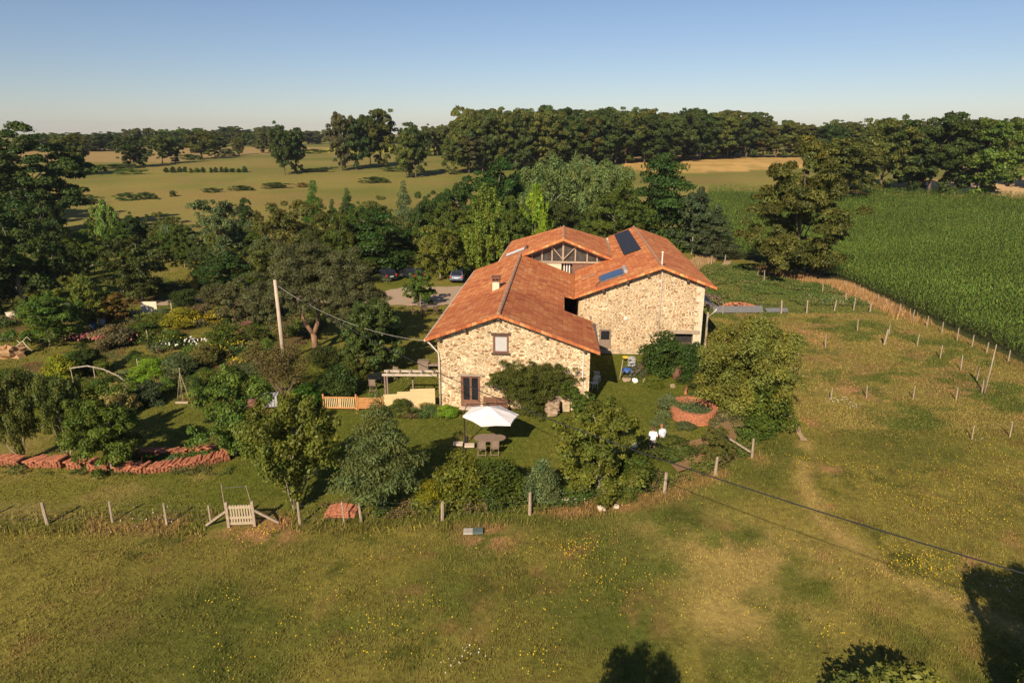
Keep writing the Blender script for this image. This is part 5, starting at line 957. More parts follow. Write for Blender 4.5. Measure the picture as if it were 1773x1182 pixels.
# lean-to on the right side of the barn
q=MB(); c=[(3.72,1.2,4.75),(4.95,1.2,4.1),(4.95,6,4.1),(3.72,6,4.75)]; q.add([(a,b,z) for a,b,z in c]+[(a,b,z+.04) for a,b,z in c],[(0,1,2,3),(4,5,6,7),(0,1,5,4),(2,3,7,6),(1,2,6,5),(3,0,4,7)]); q=q.build('lean_to_roof',M['metal'],H2)
for yy in(3.0,5.7): mb=MB(); mb.box(4.6,4.75,yy,yy+.15,0,4.1); mb.build('lean_to_post',M['postwood'],H2)
pipe('lean_to_downpipe',[(4.98,1.2,4.05),(4.9,1.2,3.9),(4.35,1.25,3.3),(4.3,1.25,2.4)],.05,H2)
# --- rear wing with glazed truss gable
H3=thing('rear_wing','rear farm building with glazed timber truss gable between the two roofs','barn',(5.05,67,0),YAW)
zC=lambda a,b: 8.52-.40*abs(a)
def zC2(a,b):
    return zC(a,b)
RC=roofslab([[(-6.6,.2),(0,0),(0,9.5),(-6.2,14.6)],[(0,0),(5.0,.1),(4.95,14.3),(0,9.5)]],zC)
RC.add([(0,9.5,8.52),(-6.2,14.6,zC(6.2,0)),(4.95,14.3,zC(4.95,0)),(0,9.5,8.36),(-6.2,14.6,zC(6.2,0)-.16),(4.95,14.3,zC(4.95,0)-.16)],[(0,1,2),(5,4,3),(1,4,5,2)])
RC=RC.build('roof',M['tile'],H3)
ridgecaps((0,.1,8.57),(0,9.5,8.57),.11).build('ridge_tiles',M['ridge'],RC)
mb=verge((-6.6,-.05,zC(6.6,0)),(0,-.05,zC(0,0))); mb2=verge((4.9,-.05,zC(4.9,0)),(0,-.05,zC(0,0))); mb.add(mb2.v,mb2.f); mb.build('verge_tiles',M['tile'],RC)
mb=MB(); mb.tube([(0,9.4,8.5),(0,9.4,9.15)],.02,5); mb.build('finial',M['darkmetal'],RC)
for a,b in((-6.2,-5.8),(4.5,4.9)): mb=MB(); mb.box(a,b,.8,14,0,zC(a if a<0 else b,0)-.25); mb.build('side_wall',M['stone'],H3)
mb=MB(); mb.box(-5.8,-.15,.75,1.1,0,5.98); mb.build('front_wall',M['cream'],H3)
mb=MB(); mb.box(.95,4.5,.8,.9,0,5.98); 
for k in range(14): mb.box(1.0+k*.25,1.03+k*.25,.77,.8,0,5.98)
mb.build('boarded_front',M['brownwood'],H3)
mb=MB(); mb.box(-.15,.95,1.2,1.25,0,5.98); mb.build('doorway',M['darkwood'],H3)
mb=MB()
for a in(.08,.35,.62): mb.box(a,a+.1,1.05,1.12,3.0,5.96)
mb.build('hanging_strips',M['whitepaint'],H3)
mb=MB(); zg=lambda a: zC(a,0)-.42
mb.add([(-5.2,.95,6.2),(4.6,.95,6.2),(4.6,.95,zg(4.6)),(0,.95,zg(0)),(-5.2,.95,zg(5.2))],[(0,1,2,3,4)]); mb.build('gable_glazing',M['dusty'],H3)
for a in(-3.1,-2.1,-1.1,1.22,2.4,3.4): mb=MB(); mb.box(a-.07,a+.07,.78,.9,6.2,zg(a)); mb.build('gable_post',M['postwood'],H3)
mb=MB(); mb.box(-.1,.1,.72,.9,6.2,zg(0)); mb.build('king_post',M['postwood'],H3)
for e in(-1.05,1.15): mb=MB(); mb.beam((0,.70,6.35),(e,.70,7.55),.08,.09); mb.build('gable_brace',M['postwood'],H3)
mb=MB(); mb.box(-5.8,4.5,.62,.95,6.0,6.18); mb.build('tie_beam',M['postwood'],H3)
mb=MB(); mb.beam((-6.2,.45,zC(6.2,0)-.3),(0,.45,zC(0,0)-.3),.12,.16); mb.beam((4.7,.45,zC(4.7,0)-.3),(0,.45,zC(0,0)-.3),.12,.16); mb.build('principal_rafter',M['postwood'],H3)
sk=MB(); on_roof(sk,zC,-6.0,-3.95,2.7,4.2,.02,.09); sk=sk.build('skylight',M['metal'],H3); q=MB(); on_roof(q,zC,-5.92,-4.05,2.8,4.1,.113,.012); q.build('pane',M['whitepaint'],sk)
q=MB(); on_roof(q,zC,-3.95,-3.7,2.7,4.2,.02,.2); q.build('shutter_box',M['rust'],sk)
mb=MB(); 
mb.add([(4.88,0.3,zC(4.88,0)+.03),(5.08,0.3,zC(4.88,0)+.04),(5.02,14.2,zC(4.88,0)+.04),(4.8,14.2,zC(4.88,0)+.03)],[(0,1,2,3)]); mb.build('valley_flashing',M['ridge'],H3)
pipe('gutter_pipe',[(-6.65,.3,zC(6.6,0)-.15),(-6.3,14.6,zC(6.2,0)-.15)],.07,H3)
# ---------------- plants ----------------
def leafmesh(name,pos,nor,size,lc,mat_,flat=1.,aspect=.55):
    n=len(pos); nor=nor/np.linalg.norm(nor,axis=1,keepdims=True); r=rng.normal(0,1,(n,3)); t=np.cross(nor,r); t/=np.linalg.norm(t,axis=1,keepdims=True)+1e-9; b=np.cross(nor,t)
    s=(size*rng.uniform(.65,1.35,n))[:,None]
    v=np.stack([pos-t*s,pos+b*s*aspect,pos+t*s,pos-b*s*aspect],1).reshape(-1,3); f=np.arange(4*n).reshape(n,4)
    c=np.repeat(lc,4,0); return npmesh(name,v,f,mat_,{'lc':('FLOAT_COLOR','POINT',np.c_[c,np.ones(len(c))])},link=False)
def rprof(kind,z):
    z=np.asarray(z,float)
    if kind=='oak': t=(z-.22)/.78; r=np.sqrt(np.clip(1-(2*t-1.0)**2,0,1))**.8; return np.where((t<0)|(t>1),0,np.maximum(r,.0))
    if kind in('round','dense'): t=(z-.10)/.90; return np.where(t<0,0,np.sqrt(np.clip(1-(1.9*t-.85)**2/1.15,0,1))**.9)
    if kind=='shrub': return np.sqrt(np.clip(1-(z)**2,0,1))**.8*(.82+.3*np.minimum(z*3,1)*.6)
    if kind=='cone': return np.clip(1.0*(1-z)**.75,0,1)*np.clip((z-.10)*6,0,1)
    if kind=='column': return np.clip(1.15*(1-z)**.62,0,1)*np.clip((z-.02)*5,0,1)
    if kind=='conifer': return np.clip(1.05*(1-z)**.9,0,1)
    if kind=='vase': return np.clip((z-.16)/.84,0,1)**.55*np.where(z>.8,np.clip((1.06-z)/.26,0,1)**.6,1)
    if kind=='feather': t=(z-.22)/.78; return np.where(t<0,0,np.clip(1.1*t**.35*(1-t)**.45*1.25,0,1))
    if kind=='layer': t=(z-.12)/.88; return np.where(t<0,0,np.clip(1.0*(1-t**2.2),0,1)**.6)
    if kind=='oaklow': return np.where(z<.3,np.clip((z-.04)/.2,0,1)**.5,np.clip(1-((z-.3)/.72)**1.35,0,1)**.8)
    if kind=='hedge': return np.where(z<.75,1.,np.clip(3.2-z*3,0,1))
    return np.clip(1-z,0,1)
def crown(kind,seed,nclump,nleaf,ls,cr,squash=.75,spread=.55,radial=.5,tone=.35,elong=0,zcut=0.,up=.35,aspect=.55,needle=False,nlobe=0,lobr=.2):
    """unit crown: height 1, width 1"""
    g=np.random.default_rng(seed); cs=[]
    tries=0; lob=[(g.uniform(0,6.28),g.uniform(.0,.28),g.uniform(1,3)) for _ in range(3)]
    big=[]
    while nlobe and len(big)<nlobe and tries<4000:
        tries+=1; z=g.uniform(.1,.97); Rr=float(rprof(kind,z))*.5
        if g.uniform()>Rr*2+.1: continue
        a=g.uniform(0,6.283); rr=max(0,Rr*g.uniform(.35,1.05)-lobr*.6); c=np.array((rr*math.cos(a),rr*math.sin(a),min(z,1-lobr*.5)))
        if any(np.linalg.norm(c-d[0])<lobr*.85 for d in big): continue
        big.append((c,lobr*g.uniform(.6,1.25)))
    tries=0
    while nlobe and len(cs)<nclump and tries<20000:
        tries+=1; b,br=big[int(g.integers(len(big)))]; d=g.normal(0,1,3); d/=np.linalg.norm(d); c=b+d*br*g.uniform(.55,1)*np.array((1,1,.72))
        if c[2]<.06 or any(np.linalg.norm(c-e[0])<cr*spread*.8 for e in cs): continue
        cs.append((c,cr*g.uniform(.6,1.2)))
    while not nlobe and len(cs)<nclump and tries<20000:
        tries+=1; z=g.uniform(.03,.99); Rr=float(rprof(kind,z))*.5
        if g.uniform()>Rr*2+.12: continue
        a=g.uniform(0,6.283); ll=1-sum(m*(.5+.5*math.cos(a*k2+p+z*4)) for p,m,k2 in lob)*.55
        rr=Rr*ll*(g.uniform(radial,1))-cr*.55; rr=max(rr,0)
        c=np.array((rr*math.cos(a),rr*math.sin(a),z*(1-cr*.55)))
        if any(np.linalg.norm((c-d[0])*np.array((1,1,.8)))<cr*spread for d in cs): continue
        cs.append((c,cr*g.uniform(.65,1.25)))
    P=[];N=[];L=[]; tot=sum(r*r for _,r in cs)
    for c,r in cs:
        n=int(nleaf*r*r/tot); d=g.normal(0,1,(n,3)); d/=np.linalg.norm(d,axis=1,keepdims=True)+1e-9; d[:,2]=np.where(d[:,2]<-.5,-d[:,2],d[:,2])
        rad=r*(.55+.5*g.uniform(0,1,n)**.6)*(1+.25*np.sin(d[:,0]*9+c[0]*40)*np.sin(d[:,1]*8+c[1]*30))
        ax=np.array((1,1,squash)); 
        if elong: ax=np.array((.55,.55,1.5))
        p=c+d*rad[:,None]*ax
        if elong: p[:,0]+=c[0]*(p[:,2]-c[2])*elong; p[:,1]+=c[1]*(p[:,2]-c[2])*elong
        P.append(p); N.append(d*.9+g.normal(0,.55,(n,3))+np.array((0,0,up))); tn=g.uniform(1-tone,1+tone); hue=g.uniform(-.12,.12); lf=g.uniform(.7,1.35,n)*tn
        L.append(np.c_[lf*(1+hue),lf,lf*(1-hue)])
    P=np.concatenate(P);N=np.concatenate(N);L=np.concatenate(L); k=P[:,2]>zcut; P,N,L=P[k],N[k],L[k]
    sr=.5/np.percentile(np.hypot(P[:,0],P[:,1]),97.5); sz=1/np.percentile(P[:,2],99.7); P=P*np.array((sr,sr,sz)); cs=[(c*np.array((sr*.93,sr*.93,sz*.95)),r) for c,r in cs]
    me=leafmesh('crown',P,N,np.full(len(P),ls),L,M['leafn' if needle else 'leaf'],aspect=aspect)
    return me,[c for c,r in cs]
def trunk_mesh(cs,base_z,r0,matn,seed,nl=10,fork=1,lean=0):
    g=random.Random(seed); mb=MB(); lo=[c for c in cs]; g.shuffle(lo); lo=lo[:nl]
    top=max(c[2] for c in cs)*.72; bz=base_z
    for k in range(fork):
        a=6.28*k/fork+g.uniform(-.4,.4); off=.0 if fork==1 else .09
        pts=[(0+math.cos(a)*off*.2,math.sin(a)*off*.2,-.03),(lean*.3+math.cos(a)*off*.6,math.sin(a)*off*.6,bz*.6),(lean+math.cos(a)*off*1.4,math.sin(a)*off*1.4,bz),(math.cos(a)*off*2+lean*.5,math.sin(a)*off*2,(bz+top)/2),(math.cos(a)*off*2.6,math.sin(a)*off*2.6,top)]
        rr=r0/(fork**.45); mb.tube(pts,[rr*1.3,rr,rr*.85,rr*.5,rr*.15],7)
    for c in lo:
        s=min(c[2]*.75,max(bz,c[2]-.28)); s=max(s,bz*.9); m=(c[0]*.45,c[1]*.45,(s+c[2])/2+.01)
        mb.tube([(lean*.5,0,s),m,tuple(c)],[r0*.42,r0*.28,r0*.08],5)
    o=mb.build('trunk',M[matn],smooth=True); me=o.data; bpy.data.objects.remove(o); return me
PROT={}
def proto(kind,variants,tr,**kw):
    PROT[kind]=[]
    for s in range(variants):
        me,cs=crown(kw.get('prof',kind),100+s*7+len(kind)*31,**{k:v for k,v in kw.items() if k!='prof'})
        tm=None if not tr else (trunk_mesh(cs,*tr,seed=s,nl=12) if len(tr)==3 else trunk_mesh(cs,tr[0],tr[1],tr[2],seed=s,nl=tr[4],fork=tr[3]))
        PROT[kind].append((me,tm))
proto('oak',6,(.22,.020,'bark'),nclump=150,nleaf=22000,ls=.0185,cr=.078,squash=.62,tone=.30,spread=.6,nlobe=16,lobr=.25)
proto('oakbig',2,(.2,.022,'bark'),prof='oak',nclump=210,nleaf=52000,ls=.0115,cr=.058,squash=.6,tone=.30,spread=.6,nlobe=32,lobr=.25)
proto('oaklow',1,(.12,.020,'bark'),prof='oaklow',nclump=260,nleaf=60000,ls=.0105,cr=.06,squash=.6,tone=.32,spread=.55,nlobe=34,lobr=.17)
proto('round',6,(.16,.016,'bark_pale'),nclump=140,nleaf=21000,ls=.0165,cr=.075,squash=.8,tone=.28,spread=.6,nlobe=17,lobr=.26)
proto('vase',3,(.2,.016,'bark_pale',3,18),nclump=85,nleaf=20000,ls=.0150,cr=.075,squash=1.2,tone=.26,radial=.2,elong=.9,spread=.6)
proto('cone',1,(.14,.014,'bark_pale'),nclump=120,nleaf=24000,ls=.017,cr=.075,squash=.6,tone=.25,radial=.3,aspect=.35,spread=.6)
proto('column',2,(.1,.016,'bark_pale'),nclump=90,nleaf=19000,ls=.018,cr=.08,squash=1.2,tone=.22,radial=.35,elong=.5,spread=.6)
proto('conifer',2,(.08,.018,'bark'),nclump=75,nleaf=13000,ls=.018,cr=.10,squash=.5,tone=.22,radial=.35,needle=True,spread=.5)
proto('feather',3,(.3,.013,'birch'),nclump=130,nleaf=20000,ls=.0135,cr=.07,squash=1.35,tone=.22,needle=True,spread=.6,nlobe=18,lobr=.24)
proto('layer',2,(.2,.02,'bark'),nclump=85,nleaf=18000,ls=.018,cr=.12,squash=.35,tone=.3,radial=.25,up=.8,spread=.5)
proto('hedge',3,None,prof='hedge',nclump=70,nleaf=9000,ls=.022,cr=.07,squash=1.6,tone=.3,radial=.3,spread=.4,zcut=-.02)
proto('shrub',4,None,nclump=60,nleaf=10500,ls=.026,cr=.13,squash=.9,tone=.26,radial=.2,zcut=-.02,spread=.6)
proto('shrubbig',1,None,prof='dense',nclump=190,nleaf=60000,ls=.0115,cr=.068,squash=1.2,tone=.26,radial=.3,zcut=-.02,spread=.6)
proto('fern',2,None,prof='shrub',nclump=50,nleaf=7000,ls=.036,cr=.13,squash=1.3,tone=.25,radial=.2,zcut=-.02,aspect=.25)
# spiky tuft
def spiky_mesh(seed,n=420):
    g=np.random.default_rng(seed); a=g.uniform(0,6.28,n); L=g.uniform(.5,1,n); sp=g.uniform(.0,.5,n); b=g.uniform(0,.12,n)
    p0=np.c_[np.cos(a)*b,np.sin(a)*b,np.zeros(n)]; p1=np.c_[np.cos(a)*(b+sp*.5),np.sin(a)*(b+sp*.5),L*.7]; p2=np.c_[np.cos(a)*(b+sp),np.sin(a)*(b+sp),L*(1-sp*.5)]
    s=np.c_[-np.sin(a),np.cos(a),np.zeros(n)]*.02
    v=np.stack([p0-s,p0+s,p1+s,p1-s,p2+s*.2,p2-s*.2],1).reshape(-1,3); i=np.arange(n)*6
    f=np.concatenate([np.stack([i,i+1,i+2,i+3],1),np.stack([i+3,i+2,i+4,i+5],1)]); c=np.repeat(g.uniform(.6,1.4,n)[:,None].repeat(3,1),6,0)
    return npmesh('foliage',v,f,M['leaf'],{'lc':('FLOAT_COLOR','POINT',np.c_[c,np.ones(len(c))])},link=False)
PROT['spiky']=[(spiky_mesh(1),None)]
# half-bare shrub
def bare_protos():
    g=random.Random(4); mb=MB(); tips=[]
    for k in range(9):
        a=6.28*k/9+g.uniform(-.3,.3); p=Vector((0,0,0)); d=Vector((math.cos(a)*.5,math.sin(a)*.5,1)).normalized(); pts=[tuple(p)]; 
        for j in range(4):
            p=p+d*.21; pts.append(tuple(p)); d=(d+Vector((g.uniform(-.35,.35),g.uniform(-.35,.35),g.uniform(-.1,.2)))).normalized()
            if j>0:
                for q in range(3):
                    e=(d+Vector((g.uniform(-.9,.9),g.uniform(-.9,.9),g.uniform(0,.6)))).normalized(); t=p+e*g.uniform(.12,.24); mb.tube([tuple(p),tuple(t)],[.007,.002],4); tips.append(t)
        mb.tube(pts,[.018,.014,.010,.007,.004],5); tips.append(p)
    o=mb.build('branches',M['bark']); tm=o.data; bpy.data.objects.remove(o)
    P=[];gg=np.random.default_rng(8)
    for t in tips: P.append(np.array(t)+gg.normal(0,.055,(70,3)))
    P=np.concatenate(P); lf=gg.uniform(.6,1.4,len(P)); me=leafmesh('crown',P,gg.normal(0,1,P.shape)+np.array((0,0,.4)),np.full(len(P),.016),np.c_[lf,lf,lf],M['leaf']); return me,tm
PROT['bare']=[bare_protos()]
cnt={}
def plant(kind,x,y,h,w_,col,name,cat,label,group,rz=None,z=None):
    i=cnt.get(kind,0); cnt[kind]=i+1; me,tm=PROT[kind][i%len(PROT[kind])]; rz=((i*2.399)%6.283 if kind!='hedge' else .12*math.sin(i*2.4)+.15) if rz is None else rz; z=gz(x,y) if z is None else z
    v=random.uniform(.9,1.12)*1.62; col=[c*v for c in (COL[col] if isinstance(col,str) else col)]; col[2]*=.8; col[0]*=.95
    if tm is None:
        o=bpy.data.objects.new(name,me); C.objects.link(o); o.location=(x,y,z-.03); o.rotation_euler=(0,0,rz); o.scale=(w_,w_ if kind!='hedge' else 2.2,h*(1.15 if kind=='hedge' else 1)); o.color=(*col,1); return tag(o,label,cat,group or None)
    t=thing(name,label,cat,(x,y,z-.03),rz,group or None)
    c=bpy.data.objects.new('crown' if kind!='bare' else 'foliage',me); C.objects.link(c); c.parent=t; c.scale=(w_,w_,h); c.color=(*col,1)
    c=bpy.data.objects.new('trunk' if kind!='bare' else 'branches',tm); C.objects.link(c); c.parent=t; c.scale=(w_,w_,h); return t
for r in PLANTS: plant(*r)
# big forked pine
def special_tree(name,label,cat,loc,clumps,limbs,col,matn,nleaf,ls,needle=True,aspect=.3,seed=5,tone=.25,world=False,nsub=22,subr=(.26,.44)):
    if world:
        lx,ly,lz=loc; clumps=[(a-lx,b-ly,c_-lz,r_) for a,b,c_,r_ in clumps]; limbs=[([(p[0]-lx,p[1]-ly,p[2]-lz) for p in pp],rs) for pp,rs in limbs]
    t=thing(name,label,cat,loc); g=np.random.default_rng(seed); P=[];N=[];L=[]; tot=sum(c[3]**2 for c in clumps)
    for cx,cy,cz,r in clumps:
        sub=[(np.array((cx,cy,cz))+np.array((g.normal(0,1)*r*.62,g.normal(0,1)*r*.62,g.normal(0,1)*r*.34)),r*g.uniform(*subr)) for _ in range(nsub)]
        for c,rr in sub:
            n=int(nleaf*r*r/tot/nsub); d=g.normal(0,1,(n,3)); d/=np.linalg.norm(d,axis=1,keepdims=True); d[:,2]=np.where(d[:,2]<-.3,-d[:,2],d[:,2])
            P.append(c+d*(rr*(.5+.55*g.uniform(0,1,n)))[:,None]*np.array((1,1,.7))); N.append(d+g.normal(0,.5,(n,3))+np.array((0,0,.3))); lf=g.uniform(.7,1.3,n)*g.uniform(1-tone,1+tone); L.append(np.c_[lf,lf,lf])
    me=leafmesh('crown',np.concatenate(P),np.concatenate(N),np.full(sum(len(p) for p in P),ls),np.concatenate(L),M['leafn' if needle else 'leaf'],aspect=aspect)
    c=bpy.data.objects.new('crown',me); C.objects.link(c); c.parent=t; c.color=(*col,1)
    mb=MB()
    for pts,rs in limbs: mb.tube(pts,rs,8)
    mb.build('trunk',M[matn],t,smooth=True); return t
g_=random.Random(11)
cl=[(-4.2,.5,3.9,1.3),(-3.4,-.4,3.2,1.0),(4.6,0,3.4,1.4),(3.6,-.4,2.7,1.1),(0,.5,8.4,1.7),(-1.9,.5,7.9,1.6),(2.2,.5,8.0,1.5),(-3.6,0,5.,1.6),(-.2,-1.6,4.6,1.3),(1.6,.2,6.2,1.9),(-2.6,.4,5.6,1.8),(4.2,.8,5.0,1.5),(-2.6,1,6.6,1.8),(-.6,.3,7.4,2.),(1.4,.4,7.3,1.9),(3.2,.6,6.8,1.7),(4.4,.2,5.8,1.5),(-4,1.2,5.6,1.5),(-1.8,-1,5.4,1.5),(.6,-1.2,5.7,1.6),(2.4,-.6,5.3,1.5),(5.2,.4,4.6,1.2),(3.6,0,4.,1.2),(-3.0,.5,4.3,1.1),(1,2,6.6,1.9),(-1.5,2.4,6.3,1.8),(2.8,2.2,6.0,1.6),(2.6,-.6,3.3,1.1),(5.8,.3,3.6,.9)]
special_tree('pine_tree','big forked pine with reddish bare trunks right of the tall electricity pole','tree',(-17.3,57.4,0),cl,
 [([(0,0,-.1),(-.05,0,1.),(-.1,0,1.7)],[.34,.27,.25]),([(-.1,0,1.6),(-.7,0,2.6),(-1.15,.1,3.6),(-1.9,.4,5.6),(-2.2,.6,6.6)],[.22,.19,.17,.12,.06]),([(-.05,0,1.6),(.35,0,2.6),(.5,.1,3.8),(.6,.3,5.2),(.8,.4,7.)],[.22,.2,.18,.13,.06]),
  ([(.5,.1,3.8),(2,.2,4.6),(3.4,.4,6.)],[.12,.09,.04]),([(.55,.2,4.3),(2.6,0,4.2),(5.,.3,4.6)],[.11,.08,.03]),([(-1.2,.1,3.7),(-2.8,.8,4.6),(-4,1.1,5.4)],[.11,.08,.03]),([(.6,.3,4.8),(1,1.5,6.),(1.5,2.,6.6)],[.1,.07,.03])],
 (.095,.105,.040),'bark_pine',120000,.10)
# climber on the gable
special_tree('wisteria','bushy green climber covering the right half of the farmhouse gable','climber',(2.1,44.1,0),
 [(-.5,43.8,2.6,.85),(.5,43.8,3.0,1.05),(1.4,43.8,2.95,1.0),(2.4,43.8,2.7,.85),(1.2,43.4,.9,.9),(1.9,43.5,1.4,.8),(.6,43.5,1.5,.8),(1.1,43.3,.35,.7),(-.2,43.7,2.0,.7),(1.8,43.6,2.3,.9),(3.2,43.85,3.0,.7),(3.8,43.9,2.45,.65),(.9,43.7,1.9,.95),(1.3,43.6,1.1,.85),(1.6,43.5,.45,.8),(.7,43.8,2.4,1.),(-1.1,43.9,2.35,.6),(2.3,43.7,1.8,.6),(3.3,43.9,2.1,.6),(.2,43.7,1.9,.7)],
 [([(2.1,44.1,0),(2.0,44.1,1.),(1.4,44.1,2.)],[.09,.07,.05]),([(1.8,44.1,1.4),(2.6,44.1,2.5),(3.3,44.1,2.9)],[.05,.04,.02]),([(1.5,44.1,1.9),(.2,44.1,2.6),(-.7,44.1,2.6)],[.05,.04,.02])],(.10,.125,.024),'bark',70000,.05,needle=False,aspect=.45,seed=9,world=True,subr=(.32,.52))
special_tree('ivy','bright green climber hanging at the right corner of the farmhouse gable','climber',(4.6,44.0,0),
 [(4.0,43.9,1.5,.55),(4.6,43.85,1.2,.55),(5.0,43.8,.7,.55),(3.7,43.9,1.9,.4),(4.7,43.8,.4,.5)],[([(4.6,44,0),(4.3,44,1.2)],[.05,.03])],(.09,.145,.022),'bark',16000,.05,needle=False,aspect=.5,seed=12,world=True,subr=(.35,.55))
# ---------------- fences ----------------
def post_fence(name,label,posts,wires=(.5,.95),r=.06,group=None,wire_pts=None,m='postwood'):
    x0,y0=posts[0][0],posts[0][1]; t=thing(name,label,'fence',(x0,y0,gz(x0,y0)),0,group); g=random.Random(len(posts))
    for i,pp in enumerate(posts):
        x,y,h=pp[:3]; rr=pp[3] if len(pp)>3 else r; lx,ly=g.uniform(-.07,.07)*h,g.uniform(-.07,.07)*h
        mb=MB(); a=Vector((x-x0,y-y0,gz(x,y)-gz(x0,y0)-.2)); rr*=.8; mb.tube([a,a+Vector((lx*.5,ly*.5,h*.6)),a+Vector((lx,ly,h+.2))],[rr*1.1,rr,rr*.85],6); mb.build('post',M[m],t)
    if wires:
        mb=MB()
        for a,b in zip(posts,posts[1:]):
            for wz in wires:
                if min(a[2],b[2])<wz*.8: continue
                mb.tube([(a[0]-x0,a[1]-y0,gz(a[0],a[1])-gz(x0,y0)+wz),((a[0]+b[0])/2-x0,(a[1]+b[1])/2-y0,gz(a[0],a[1])-gz(x0,y0)+wz-.03),(b[0]-x0,b[1]-y0,gz(b[0],b[1])-gz(x0,y0)+wz)],.0028,3,cap=False)
        mb.build('wire',M['metal'],t)
    return t
post_fence('wire_fence','wire fence with leaning wooden posts left of the wooden field gate',[(-30,29.8,1.1),(-26.5,29.8,1.1),(-23.0,29.7,1.15,.10),(-19.9,29.9,1.1,.07),(-17.1,29.7,1.1,.07),(-14.9,29.7,1.0,.06)],(.25,.5,.75,1.0),.08)
post_fence('wire_fence','wire fence with thick posts running below the garden hedge right of the gate',[(-10.5,29.7,1.2,.08),(-8.3,29.7,1.2,.05),(-7.5,29.9,1.1,.08),(-3.5,30.1,1.0,.11),(.9,30.6,1.2,.1),(4.8,31.4,1.25,.09),(8.2,32.8,1.15,.12),(11.5,34.8,1.1,.11),(14.3,36.9,1.25,.09)],(.25,.5,.75,1.),.08)
mb=MB(); mb.beam((14.2,36.9,.35),(12.7,37.6,1.15),.09,.09); tag(mb.build('fence_brace',M['postwood']),'slanting timber brace against the last garden fence post','brace')
post_fence('paddock_fence','row of grey posts along the edge of the corn field',[(42.1,54.9,.95),(41.8,57.2,.95),(41.6,58.9,1.1),(41.5,60.9,1.2),(41.6,63.4,1.1),(41.4,65.6,1.1),(41.5,68.3,1.05),(41.4,70.7,1.1),(41.2,73.0,1.1),(41.3,75.1,1.1),(41.5,78.8,1.),(41.5,80.8,1.),(41.3,82.8,1.),(41.2,86.5,1.),(40.8,89.1,1.1),(39.4,90.6,1.3)],(.5,.95),.06)
post_fence('paddock_fence','posts on the north side of the paddock beside the corrugated sheets',[(22.5,70.5,1.2,.06),(28.8,70.7,1.45,.12),(31.6,70.9,1.45,.10),(35.1,72.1,1.15,.09),(37.3,72.3,1.4,.08),(38.8,71.7,.9,.1),(38.6,76.9,.8,.08),(37.6,80.8,1.)],(.6,1.0),.08)
post_fence('paddock_fence','inner row of posts crossing the paddock towards the tall pole',[(28.2,58.6,1.2),(33.8,64.2,1.1),(36.2,62.9,1.05),(33.9,59.4,1.5,.12),(36.8,59.2,1.1),(36.8,55.7,1.15),(36.7,52.7,1.2),(36.3,50.1,1.15)],None,.06)
post_fence('paddock_fence','low posts with string along the near side of the paddock',[(20.4,46.6,.9,.07),(23.2,46.3,.85),(25.9,46.5,.95),(29.2,46.3,.95),(32.2,46.1,.95),(35.0,47.5,1.)],(.45,.75),.055)
post_fence('paddock_fence','two small posts with wire at the right edge above the weeds',[(29.1,39.5,.9),(31.7,39.8,1.05),(34.5,40.2,1.)],(.5,.8),.05)
post_fence('path_fence','short fence of posts by the bend of the dirt path',[(33.1,90.6,1.1),(33.0,87.8,1.4)],None,.07)
post_fence('path_fence','posts with rail where the dirt path bends behind the barn',[(26.8,97,1.1,.07),(29.3,99.2,1.3,.09),(31.6,100.4,1.2,.09)],(1.0,),.08)
ff=[(54+i*4.1,182.8-i*.55,1.3,.11) for i in range(20)]
post_fence('field_fence','distant line of pale posts along the far edge of the corn',ff,(.9,),.1)
post_fence('garden_fence','dark posts with rail beside the shaded tree at left',[(-61.6,93.0,1.6,.1),(-60.8,93.8,1.8,.1),(-58,93.5,1.5,.1),(-56.5,93,.9,.08)],(.9,),.1)
def pole(name,label,cat,x,y,h,r,lean,m='postwood'):
    mb=MB(); mb.tube([(x,y,gz(x,y)-.2),(x+lean[0]*.5+.03,y+lean[1]*.5,h*.5),(x+lean[0],y+lean[1],h)],[r*1.2,r,r*.6],7); o=mb.build(name,M[m],smooth=True); return tag(o,label,cat)
pole('tall_stake','tall crooked stake at the right corner of the paddock','pole',35.1,47.4,3.75,.05,(.2,.1))
pole('tall_stake','tall straight stake right of the huge yellow green bush','pole',20.3,46.6,3.4,.05,(.25,0))
# electricity pole and cables
pl=MB(); pl.tube([(0,0,-.2),(-.02,0,3),(-.08,0,7.0)],[.19,.17,.13],12); PL=thing('electricity_pole','tall pale wooden electricity pole in front of the big pine','pole',(-19.3,54.8,0)); pl.build('shaft',M['polewood'],PL,smooth=True)
mb=MB(); mb.box(-.02,.25,-.06,.06,6.6,6.72); mb.tube([(.2,0,6.6),(.2,0,6.4)],.05,6); mb.build('bracket',M['darkmetal'],PL)
pl=MB(); pl.tube([(0,0,-.2),(0,0,8.4)],[.2,.14],12); tag(pl.build('electricity_pole',M['polewood']),'wooden pole carrying the thick cable beyond the right edge','pole').location=(15.07,12.84,0)
def cable(name,label,a,b,sag,r,n=40,m='black'):
    a=Vector(a); b=Vector(b); pts=[]
    for i in range(n+1):
        t=i/n; p=a.lerp(b,t); p.z-=4*sag*t*(1-t); pts.append(p)
    mb=MB(); mb.tube(pts,r,6); return tag(mb.build(name,M[m],smooth=True),label,'cable')
cable('power_cable','thick dark cable sagging across the picture to the lower right corner',(-19.2,54.8,6.6),(15.07,12.84,8.06),1.74,.021)
cable('house_cable','thin pale cable from the electricity pole to the farmhouse eave',(-19.2,54.8,6.5),(-5.6,45,4.75),.9,.012,m='concrete')
